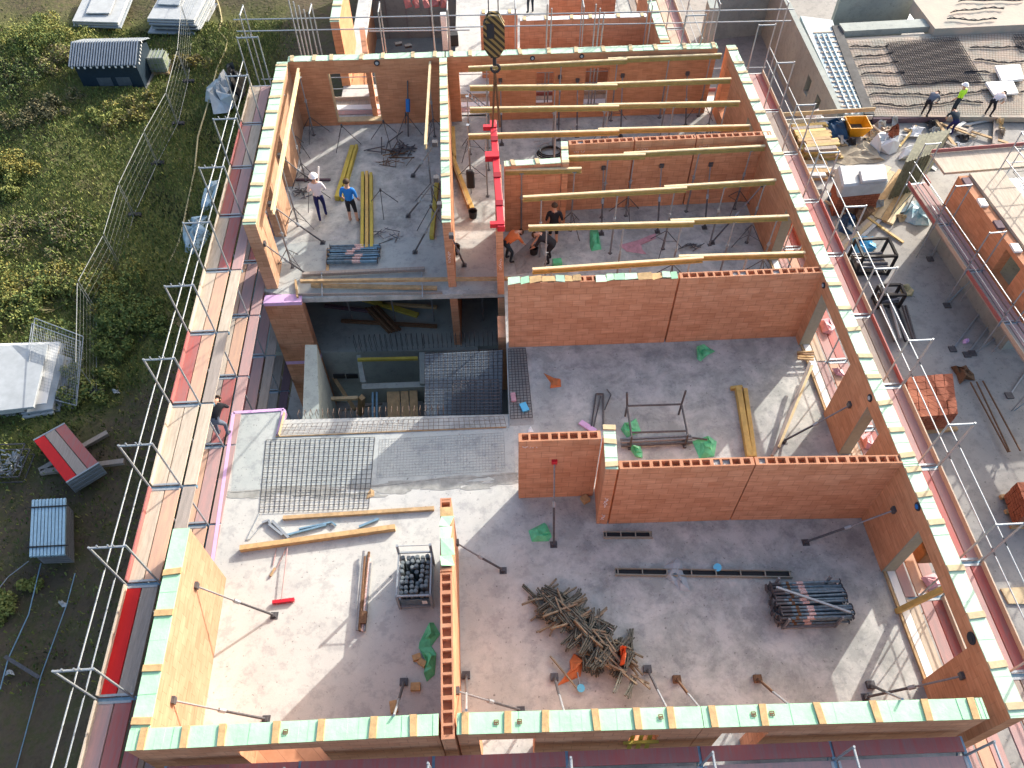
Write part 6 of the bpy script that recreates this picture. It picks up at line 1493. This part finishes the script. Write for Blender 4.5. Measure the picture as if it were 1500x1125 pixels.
def fence_px(pts, z, label):
    A, B, C_, D = [P(*p, zz) for p, zz in zip(pts, z)]; o = thing('mesh_fence', label, 'fence', A); m = MB(); m.path([A, B, C_, D, A], .024, 6); m.build('frame', 'galv', o); m = MB()
    for k in range(1, 14): t = k/14; m.tube(A.lerp(B, t), D.lerp(C_, t), .006, 4)
    for k in range(1, 24): t = k/24; m.tube(A.lerp(D, t), B.lerp(C_, t), .005, 4)
    m.build('wire_mesh', 'galv', o)
fence_px([(51, 466), (122, 493), (112, 594), (36, 574)], (-7.6, -7.6, -8.6, -8.6), 'wire fence panel lying tilted over the edge of the white panels')
fence_px([(47, 474), (118, 500), (110, 599), (32, 578)], (-8.0, -8.0, -8.9, -8.9), 'second wire fence panel lying under the tilted one')
# loose cables and hoses
def hose(pts, z, label, mt='hose', r=.03, cat='hose', name='hose'):
    m = MB(); m.path([P(u, v, z) for u, v in pts], r, 5); return tag(m.build(name, mt, None), label, cat)
hose([(318, 0), (322, 12), (325, 30), (320, 45), (333, 60), (330, 75), (318, 100), (305, 150), (290, 200), (285, 250), (268, 330), (262, 355), (248, 385), (242, 410)], ZG+.15, 'long yellowish hose running down beside the left scaffold', r=.05)
hose([(241, 410), (228, 425), (218, 440), (206, 465), (208, 475), (222, 470), (232, 440), (243, 420)], ZG+.1, 'loop of yellowish hose at the edge of the meadow', r=.045)
hose([(242, 412), (225, 455), (226, 470), (250, 468)], ZG+.1, 'second short loop of hose at the edge of the bare soil', r=.04)
hose([(60, 825), (42, 900), (12, 965), (0, 1010)], ZG+.1, 'thin blue rope running out of the rail bundle to the left edge', 'galv_blue', .025, 'rope', 'rope')
hose([(110, 840), (98, 885), (60, 990), (24, 1125)], ZG+.1, 'thin pale rope crossing the dark soil at the lower left', 'galv_blue', .02, 'rope', 'rope')
hose([(42, 822), (12, 845), (0, 860)], ZG+.1, 'short pale rope from the rail bundle to the left edge', 'galv', .02, 'rope', 'rope')
mat('sheet_blue', (.42, .56, .62), .5, noise=.4, nscale=1.5, bump=.8, bscale=4)
def srag(label, pts, mt, h_, cat='sheet', name='sheet_heap', rough=.3): return crag(label, cat, pts, mt, h_, name, rough, z=ZG)
srag('crumpled grey white foil heap beside the top of the left scaffold', [(310, 125), (335, 112), (350, 130), (345, 160), (318, 165), (306, 150)], 'tarp', .9)
srag('dark crumpled foil in the grey foil heap', [(332, 100), (352, 108), (362, 130), (350, 145), (338, 130)], 'black', .9)
srag('pale blue white sheet hanging at the left scaffold beside the meadow', [(272, 340), (285, 328), (310, 318), (305, 352), (290, 378), (270, 370)], 'sheet_blue', .6)
srag('second pale blue sheet beside the scaffold, farther', [(300, 285), (318, 262), (326, 270), (315, 310), (300, 318)], 'sheet_blue', .6)
for k, (u, v) in enumerate([(163, 556), (170, 575), (90, 885), (15, 985), (233, 478), (190, 860)]): srag('small pale stone or litter on the dark soil, '+['nearest the panel stack', 'below the first one', 'lower left', 'at the foot of a dark bar', 'by the hose loop', 'beside the scaffold'][k], [(u-4, v-2), (u+4, v-3), (u+5, v+2), (u-3, v+3)], 'panel', .12, 'litter', 'litter', .1)
m = MB(); m.bar(G(8, 962, .1), G(58, 993, .1), .12, .1); tag(m.build('steel_bar', 'steel', None), 'dark bar lying on the soil at the lower left', 'bar')
# ------------------------------------------------------------------ people
POSES = {
 'stand': dict(pelvis=(0, 0, .95), chest=(0, .01, 1.26), neck=(0, .02, 1.47), head=(0, .05, 1.62), top=(0, .05, 1.72), hip=(.09, 0, .90), knee=(.11, .04, .50), ankle=(.12, 0, .09), toe=(.14, .15, .04), sho=(.19, 0, 1.40), elb=(.26, -.03, 1.13), wri=(.25, .12, .92)),
 'walk': dict(pelvis=(0, 0, .95), chest=(0, .03, 1.28), neck=(0, .06, 1.47), head=(0, .10, 1.62), top=(0, .11, 1.72), hip=(.09, 0, .90), knee=(.11, .14, .52), ankle=(.11, .08, .10), toe=(.12, .24, .05), sho=(.19, .02, 1.40), elb=(.27, .05, 1.14), wri=(.22, .25, 1.05), kneeL=(.10, -.02, .50), ankleL=(.10, -.22, .14), toeL=(.11, -.10, .04)),
 'bend': dict(pelvis=(0, -.15, .90), chest=(0, .16, 1.10), neck=(0, .34, 1.16), head=(0, .46, 1.12), top=(0, .55, 1.09), hip=(.10, -.14, .86), knee=(.14, .05, .48), ankle=(.14, -.05, .09), toe=(.16, .11, .04), sho=(.20, .27, 1.12), elb=(.26, .38, .88), wri=(.14, .52, .66)),
 'crouch': dict(pelvis=(0, -.18, .42), chest=(0, .04, .72), neck=(0, .17, .88), head=(0, .25, .98), top=(0, .29, 1.07), hip=(.10, -.16, .42), knee=(.20, .26, .50), ankle=(.16, -.02, .09), toe=(.18, .14, .04), sho=(.20, .12, .84), elb=(.27, .30, .62), wri=(.12, .45, .48)),
}
def person(label, loc, rz, pose, cloth, scale=1.0, helmet=None, hair='hair', shorts=False, sleeves='short', group=None):
    """one skinned body; zones of the surface take the material of the garment that covers them"""
    ps = POSES[pose]; V = []; E_ = []; Rd = []; Z = []
    def v(p, r, z): V.append(Vector(p)*scale); Rd.append(r*scale); Z.append(z); return len(V)-1
    def mir(p, s): return (p[0]*s, p[1], p[2])
    pel = v(ps['pelvis'], .135, 'trouser'); wa = v(Vector(ps['pelvis']).lerp(Vector(ps['chest']), .45), .125, 'shirt'); ch = v(ps['chest'], .165, 'shirt')
    nk = v(ps['neck'], .055, 'skin'); hd = v(ps['head'], .088, 'skin'); tp = v(ps['top'], .07, 'skin')
    E_ += [(pel, wa), (wa, ch), (ch, nk), (nk, hd), (hd, tp)]
    face = Vector(ps['head'])+((Vector(ps['head'])-Vector(ps['neck'])).cross(Vector((1, 0, 0))).normalized()*-.1 if False else Vector((0, .095, -.02)))
    nz = v(face, .018, 'skin'); E_.append((hd, nz))
    for s in (-1, 1):
        L_ = s < 0
        g = lambda k: ps.get(k+'L', ps[k]) if L_ else ps[k]
        h = v(mir(g('hip'), s), .095, 'trouser'); kn = v(mir(g('knee'), s), .062, 'trouser'); an = v(mir(g('ankle'), s), .042, 'trouser' if not shorts else 'skin'); to = v(mir(g('toe'), s), .04, 'shoe')
        E_ += [(pel, h), (h, kn), (kn, an), (an, to)]
        sh = v(mir(g('sho'), s), .07, 'shirt'); el = v(mir(g('elb'), s), .045, 'shirt'); wr = v(mir(g('wri'), s), .03, 'skin')
        E_ += [(ch, sh), (sh, el), (el, wr)]
        d = (Vector(mir(g('wri'), s))-Vector(mir(g('elb'), s))).normalized(); side = d.cross(Vector((0, 0, 1))).normalized(); w0 = Vector(mir(g('wri'), s)); pm = w0+d*.07; hp = v(pm, .03, 'skin'); E_.append((wr, hp))
        for q, (o_, ln) in enumerate([(-.033, .06), (-.011, .075), (.011, .07), (.033, .055)]):
            a = v(pm+side*o_+d*.03, .010, 'skin'); b = v(pm+side*o_*1.2+d*(.03+ln)+Vector((0, 0, -.02)), .008, 'skin'); E_ += [(hp, a), (a, b)]
        t = v(w0+side*s*.045+d*.05, .011, 'skin'); E_.append((wr, t))
    me = bpy.data.meshes.new('person_skin'); me.from_pydata([tuple(p) for p in V], E_, []); ob = bpy.data.objects.new('person_tmp', me); COL.objects.link(ob)
    md = ob.modifiers.new('skin', 'SKIN'); md.use_smooth_shade = True
    for i, sv in enumerate(me.skin_vertices[0].data): sv.radius = (Rd[i], Rd[i]); sv.use_root = (i == 0)
    sb_ = ob.modifiers.new('sub', 'SUBSURF'); sb_.levels = 2; sb_.render_levels = 2
    dg = bpy.context.evaluated_depsgraph_get(); dg.update(); nm = bpy.data.meshes.new_from_object(ob.evaluated_get(dg)); bpy.data.objects.remove(ob)
    names = {'shirt': cloth[0], 'trouser': cloth[1], 'skin': 'skin', 'shoe': 'black'}; keys = list(names); nm.materials.clear()
    for k in keys: nm.materials.append(M[names[k]])
    S_ = [(V[a], V[b], Z[a], Z[b], Rd[a]) for a, b in E_]
    for p in nm.polygons:
        best = 9; z = 'shirt'; c = p.center
        for a, b, za, zb2_, r in S_:
            ab = b-a; t = max(0, min(1, (c-a).dot(ab)/ab.length_squared)); dd = (c-(a+ab*t)).length-r*.6
            if dd < best:
                best = dd
                if za == 'shirt' and zb2_ == 'skin': z = 'shirt' if t < (.8 if abs(a.x) < .05 else .12 if sleeves == 'short' else .9) else 'skin'
                elif za == 'shirt' and zb2_ == 'shirt': z = 'shirt'
                elif za == 'trouser' and zb2_ == 'shirt': z = 'trouser' if t < .35 else 'shirt'
                elif zb2_ == 'shoe': z = 'shoe'
                elif za == 'trouser' and zb2_ == 'skin': z = 'skin' if shorts and t > .05 else 'trouser'
                elif za == 'trouser': z = 'trouser'
                else: z = za if t < .5 else zb2_
        p.material_index = keys.index(z); p.use_smooth = True
    o = bpy.data.objects.new('person', nm); COL.objects.link(o); o.location = loc; o.rotation_euler = (0, 0, rz); tag(o, label, 'person', group)
    hp_ = Vector(ps['head'])*scale; up_ = (Vector(ps['top'])-Vector(ps['head'])).normalized()
    def cap(name, mt, r, off, cut, brim=0):
        m = MB(); n = 14; rings = 6; vs = []; q = up_.to_track_quat('Z', 'Y')
        for i in range(rings+1):
            ph = (math.pi*cut)*(i/rings)
            for k in range(n): t = 2*math.pi*k/n; vs.append(hp_+up_*off+q @ Vector((math.cos(t)*math.sin(ph)*r, math.sin(t)*math.sin(ph)*r*1.12, math.cos(ph)*r)))
        fs = [(i*n+k, i*n+(k+1) % n, (i+1)*n+(k+1) % n, (i+1)*n+k) for i in range(rings) for k in range(n)]
        if brim:
            b0_ = len(vs)
            for k in range(n): t = 2*math.pi*k/n; rr_ = r*(1.28 if math.sin(t)*(-1 if q @ Vector((0, 1, 0)) @ Vector((0, 1, 0)) < 0 else 1) > .2 else 1.1); vs.append(hp_+up_*off+q @ Vector((math.cos(t)*rr_, math.sin(t)*rr_*1.12, math.cos(math.pi*cut)*r-.005)))
            fs += [(rings*n+k, rings*n+(k+1) % n, b0_+(k+1) % n, b0_+k) for k in range(n)]
        m.add(vs, fs); hm = m.build(name, mt, o, local=True)
        for p in hm.data.polygons: p.use_smooth = True
    if helmet: cap('helmet', helmet, .135*scale, .03, .5, 1)
    elif hair: cap('hair', hair, .108*scale, .02, .52)
    for s in (-1, 1):
        m = MB(); e = hp_+Vector((s*.032, .087, .01))*scale; m.box(e-Vector((.01, .004, .006)), e+Vector((.01, .004, .006))); m.build('eye', 'black', o, local=True)
        m = MB(); e = hp_+Vector((s*.092, 0, -.01))*scale; m.box(e-Vector((.008, .018, .028)), e+Vector((.008, .018, .028))); m.build('ear', 'skin', o, local=True, bevel=.006)
    m = MB(); e = hp_+Vector((0, .09, -.045))*scale; m.box(e-Vector((.022, .004, .004)), e+Vector((.022, .004, .004))); m.build('mouth', 'collar_red', o, local=True)
    return o
p1 = person('worker in a white shirt, white helmet and navy trousers standing in the upper left room', P(474, 320), R(10), 'walk', ('white_shirt', 'navy'), 1.05, helmet='helmet')
p2 = person('worker in a bright blue t-shirt and black shorts beside the long yellow beams', P(519, 326), R(-8), 'stand', ('blue_shirt', 'cloth_black'), 1.05, shorts=True)
p3 = person('worker in an orange t-shirt crouching beside the wall under the red lifting beam', P(746, 382), R(-60), 'bend', ('orange_shirt', 'jean'), .95)
p4 = person('worker dressed in black bending over with his back to the camera below the beams', P(803, 384), R(75), 'bend', ('cloth_black', 'cloth_black'), 1.0)
p5 = person('worker in black shorts standing partly behind the third nearest yellow beam', P(810, 358), R(0), 'stand', ('cloth_black', 'cloth_black'), 1.0, shorts=True)
p6 = person('worker in dark clothes bending on the lower left scaffold deck', P(329, 636, .03), R(-5), 'bend', ('cloth_black', 'grey_shirt'), .95)
p7 = person('worker in a grey jacket standing at the near edge of the upper right slab', P(1353, 170, -3), R(-50), 'bend', ('grey_shirt', 'cloth_black'), .9, sleeves='long')
p8 = person('worker in a neon yellow vest with a white helmet on the upper right slab', P(1394, 168, -3), R(30), 'stand', ('hivis', 'jean'), .9, helmet='helmet')
p9 = person('worker in a white shirt bending over at the edge of the upper right slab', P(1446, 170, -3), R(-60), 'bend', ('white_shirt', 'cloth_black'), .92)
p10 = person('worker in dark trousers standing on the floor of the building behind, left of two', P(777, 20), R(20), 'stand', ('cloth_black', 'jean'), 1.0)
p11 = person('worker in navy trousers standing on the floor of the building behind, right of two', P(820, 18), R(-20), 'stand', ('grey_shirt', 'navy'), 1.0)
p12 = person('worker in blue clothes seen behind the rails of the neighbour scaffold corner', P(1388, 198, -3.3), R(0), 'bend', ('jean', 'navy'), .9)
# white stick and hammer held by the workers, small tools
m = MB(); m.bar(P(466, 270, 1.3), P(467, 244, 1.9), .05, .03); tag(m.build('spirit_level', 'white', None), 'white board carried upright by the white helmeted worker', 'board')
bk = thing('bucket', 'black mortar bucket on the corridor floor at the foot of the orange beam', 'bucket', P(693, 318))
def bucket(o, c, r=.16, h_=.3, mt='black'):
    m = MB(); n = 14; vs = []; 
    for rr_, z in ((r*.8, 0), (r, h_), (r*.93, h_), (r*.75, .05)):
        for k in range(n): t = 2*math.pi*k/n; vs.append(c+Vector((math.cos(t)*rr_, math.sin(t)*rr_, z)))
    fs = [(i*n+k, i*n+(k+1) % n, (i+1)*n+(k+1) % n, (i+1)*n+k) for i in range(3) for k in range(n)]+[tuple(range(n)), tuple(3*n+k for k in range(n))]
    m.add(vs, fs); m.build('bucket_shell', mt, o)
    m = MB(); m.path([c+Vector((math.cos(t)*r, 0, h_+math.sin(t)*r*.5)) for t in np.linspace(0, math.pi, 7)], .006, 4); m.build('handle', 'galv', o)
bucket(bk, P(693, 318))
bk = thing('bucket', 'black bucket on the floor right of the green topped inner wall end', 'bucket', P(668, 370)); bucket(bk, P(668, 370))
bk = thing('bucket', 'black bucket between the orange shirted and the black clothed worker', 'bucket', P(782, 372)); bucket(bk, P(782, 372), .15)
bg = thing('tool_bag', 'black bag hanging on a prop in the corridor between the two inner walls', 'bag', P(690, 275, .6)); c_ = P(690, 275, .6)
m = MB(); m.box(c_+Vector((-.14, -.1, 0)), c_+Vector((.14, .1, .75))); m.build('bag_body', 'black', bg, bevel=.05)
prop(P(690, 268), 'prop carrying the black bag in the corridor', True)
prop(P(689, 226), 'prop with tripod at the far end of the corridor', True)
block(816, 390, 'small green box on the floor behind the nearest yellow beam', .3, .25, .25, .1, 'green_bag', 'tool_box', 'box')
srag2 = rag('mortar_smear', 'grey wet mortar patch where the workers are building', 'mortar', [(752, 375), (785, 345), (800, 380), (790, 400), (756, 402)], 'court', .03)
# hose coil and lamp in the beam room
m = MB(); c_ = P(806, 226)
for j in range(3):
    pts = [c_+Vector((math.cos(t)*(.5-.05*j), math.sin(t)*(.38-.04*j), .05+.05*j)) for t in np.linspace(0, 6.28, 17)]; m.path(pts, .03, 5)
tag(m.build('cable_coil', 'black', None), 'black cable coil on the floor behind the white capped cross wall', 'cable')
m = MB(); m.path([P(788, 214, .05), P(822, 200, .4), P(845, 182, 1.0)], .03, 5); m.path([P(782, 208, .05), P(792, 206, .3), P(806, 212, .05)], .02, 5); tag(m.build('ladder', 'galv', None), 'pale ladder like rails leaning behind the cable coil', 'ladder')
m = MB(); A, B = P(684, 140, 1.2), P(718, 168, .1)
for o_ in (Vector((0, 0, 0)), Vector((.0, .35, 0))): m.bar(A+o_, B+o_, .06, .03)
for k in range(7): q = A.lerp(B, (k+.5)/7); m.bar(q, q+Vector((0, .35, 0)), .03, .03)
tag(m.build('ladder', 'galv', None), 'aluminium ladder leaning in the doorway of the back wall', 'ladder')
heap('scrap_heap', 'small dark steel bits on the beam room floor', 'heap', P(1010, 363), .4, .2, 10, .6, .015, ['steel'], 31)
# ------------------------------------------------------------------ weeds and shrubs of the meadow
def gh(x, y): return gz(x, y)
rng = np.random.default_rng(3)
def leaves(n, cx, cy, sx, sy, z0, hmin, hmax, size, mt_names, name, label=None, cat=None, kind=None, mask=None, clump=None, flat=.5):
    """many small leaf blades; mats by clump noise"""
    vs = np.zeros((n*4, 3)); mi = np.zeros(n, int); cnt = 0
    while cnt < n:
        x = cx+(rng.random()*2-1)*sx; y = cy+(rng.random()*2-1)*sy
        if mask and not mask(x, y): continue
        cl = clump(x, y) if clump else rng.random()
        h_ = (hmin+(hmax-hmin)*cl)*rng.uniform(.5, 1.2)
        a = rng.random()*6.283; s = size*rng.uniform(.6, 1.5); b = np.array([x, y, z0(x, y)]); dx = np.array([math.cos(a), math.sin(a), 0])*s*.35
        ln = np.array([math.cos(a+1.57)*flat*rng.uniform(-1, 1), math.sin(a+1.57)*flat*rng.uniform(-1, 1), .8])*s*1.6
        base = b+np.array([0, 0, h_*rng.random()]); vs[cnt*4] = base-dx*.4; vs[cnt*4+1] = base+dx*.4; vs[cnt*4+2] = base+ln+dx; vs[cnt*4+3] = base+ln-dx
        t = cl+rng.uniform(-.35, .35); mi[cnt] = min(len(mt_names)-1, max(0, int(t*len(mt_names)))); cnt += 1
    me = bpy.data.meshes.new(name); me.from_pydata(vs.tolist(), [], [(4*k, 4*k+1, 4*k+2, 4*k+3) for k in range(n)])
    for k in mt_names: me.materials.append(M[k])
    me.polygons.foreach_set('material_index', mi.tolist()); o = bpy.data.objects.new(name, me); COL.objects.link(o); tag(o, label, cat, None, kind); return o
mat('leafE', (.16, .14, .07), .8); mat('leafF', (.055, .06, .03), .8); mat('leafG', (.20, .17, .10), .85)
def cl(x, y): return .5+.5*math.sin(x*.55+1.7*math.sin(y*.33))*math.cos(y*.47+math.sin(x*.7))*(.6+.4*math.sin(x*2.1+y*1.7))
def in_meadow(x, y):
    if x > -12.5 or x < -42: return False
    s = soil(x, y)
    if y > 52 and rng.random() < .93: return False
    if s > .6 and rng.random() < .7: return False
    if xw0-.3 < x < xw1+.3 and y0h-.3 < y < y1h+.3: return False
    return True
y0h, y1h = G(162, 132).y, G(162, 132).y+2.7
leaves(150000, -27, 34, 15, 26, lambda x, y: gz(x, y)-.03, .03, .40, .085, ['leafF', 'leafD', 'leafD', 'leafA', 'leafB', 'leafE'], 'meadow_weeds', 'rough weeds and grass of the meadow left of the building', 'weeds', 'stuff', in_meadow, cl)
def shrub(u, v, r, hh, mts, label, n=2600, size=.085):
    c = G(u, v); o = thing('shrub', label, 'shrub', (c.x, c.y, gz(c.x, c.y)))
    m = MB(); rr = random.Random(label)
    for k in range(9): a = rr.random()*6.28; e = Vector((c.x+math.cos(a)*r*.6, c.y+math.sin(a)*r*.6, gz(c.x, c.y)+hh*rr.uniform(.5, .9))); m.tube((c.x, c.y, gz(c.x, c.y)), e, .02, 4, None, .008)
    m.build('stems', 'leafE', o)
    vs = []; fs = []; mi = []
    lobes = [(rr.gauss(0, r*.75), rr.gauss(0, r*.75), rr.uniform(.1, .6)*hh, rr.uniform(.2, .5)*r) for _ in range(16)]
    for k in range(n):
        L_ = rr.choice(lobes); d = Vector((rr.gauss(0, 1), rr.gauss(0, 1), rr.gauss(0, .8))).normalized()*L_[3]*rr.uniform(.6, 1.1)
        p = Vector((c.x+L_[0], c.y+L_[1], gz(c.x, c.y)+L_[2]))+d; p.z = max(p.z, gz(c.x, c.y)+.05)
        a = Vector((rr.gauss(0, 1), rr.gauss(0, 1), rr.gauss(0, 1))).normalized()*size*rr.uniform(.5, 1.3); b = a.cross(Vector((rr.gauss(0, 1), rr.gauss(0, 1), 1))).normalized()*size*.5
        i = len(vs); vs += [p-a-b*.3, p-b, p+a, p+b]; fs.append((i, i+1, i+2, i+3)); mi.append(mts[min(len(mts)-1, int(rr.random()*len(mts)))])
    m = MB()
    for f, q in zip(fs, mi): m.add([vs[j] for j in f], [(0, 1, 2, 3)], q)
    me = bpy.data.meshes.new('foliage'); fo = bpy.data.objects.new('foliage', me); COL.objects.link(fo); fo.parent = o; inv = parent_world(o).inverted()
    me.from_pydata([tuple(inv @ Vector(q)) for q in m.v], [], m.f)
    for k in m.mats: me.materials.append(M[k])
    me.polygons.foreach_set('material_index', m.mi)
S_ = [(58, 78, 1.5, 1.6, ['leafB', 'leafA', 'leafB', 'leafC'], 'large yellow green shrub left of the dark hut'), (48, 92, 1.1, 1.2, ['leafD', 'leafA'], 'dark green shrub at the foot of the yellow green shrub'), (100, 100, 1.0, .8, ['leafB', 'leafG'], 'low grassy clump against the hut corner'),
      (6, 256, .9, 1.0, ['leafC', 'leafC', 'leafB'], 'orange yellow flowering weed at the left edge'), (4, 285, .8, .9, ['leafB', 'leafA'], 'bright green weed below the orange one at the left edge'),
      (25, 425, 1.6, .9, ['leafC', 'leafB', 'leafA'], 'yellow weed clump above the white panels, left'), (70, 415, 1.3, .8, ['leafC', 'leafB', 'leafE'], 'yellow weed clump above the white panels, right'), (150, 432, 1.1, .9, ['leafB', 'leafC', 'leafA'], 'yellow green weed beside the fence above the white panels'),
      (170, 470, 1.2, 1.0, ['leafD', 'leafD', 'leafA'], 'dark green nettle clump at the border of the bare soil'), (185, 500, .9, .9, ['leafD', 'leafA'], 'dark green weed standing out on the bare soil'), (130, 560, .9, .7, ['leafD', 'leafA', 'leafB'], 'green weed at the foot of the nearest fence panel'),
      (20, 455, 1.3, 1.0, ['leafD', 'leafA'], 'dark green weed behind the white panels, left'), (80, 450, 1.1, .8, ['leafD', 'leafA', 'leafB'], 'dark green weed behind the white panels, right'), (8, 885, .7, .5, ['leafB', 'leafA'], 'bright green tuft on the dark soil at the left edge'),
      (205, 172, .9, .7, ['leafC', 'leafE', 'leafB'], 'rusty orange weed in front of the hut'), (282, 95, .8, .7, ['leafE', 'leafC'], 'rusty orange weed behind the fence near the grey tank'), (155, 178, .8, .6, ['leafA', 'leafB'], 'pale green weed in the shade edge below the hut'),
      (30, 130, 1.4, .9, ['leafD', 'leafF'], 'dark shaded shrub below the yellow green shrub'), (60, 175, 1.3, .7, ['leafF', 'leafE'], 'grey brown dry weed clump in the hut shadow'), (100, 345, 1.2, .8, ['leafA', 'leafD', 'leafG'], 'grey green weed clump in the middle of the meadow'), (20, 340, 1.2, .8, ['leafG', 'leafA'], 'silvery dry weed clump near the left edge')]
for a in S_: shrub(*a)
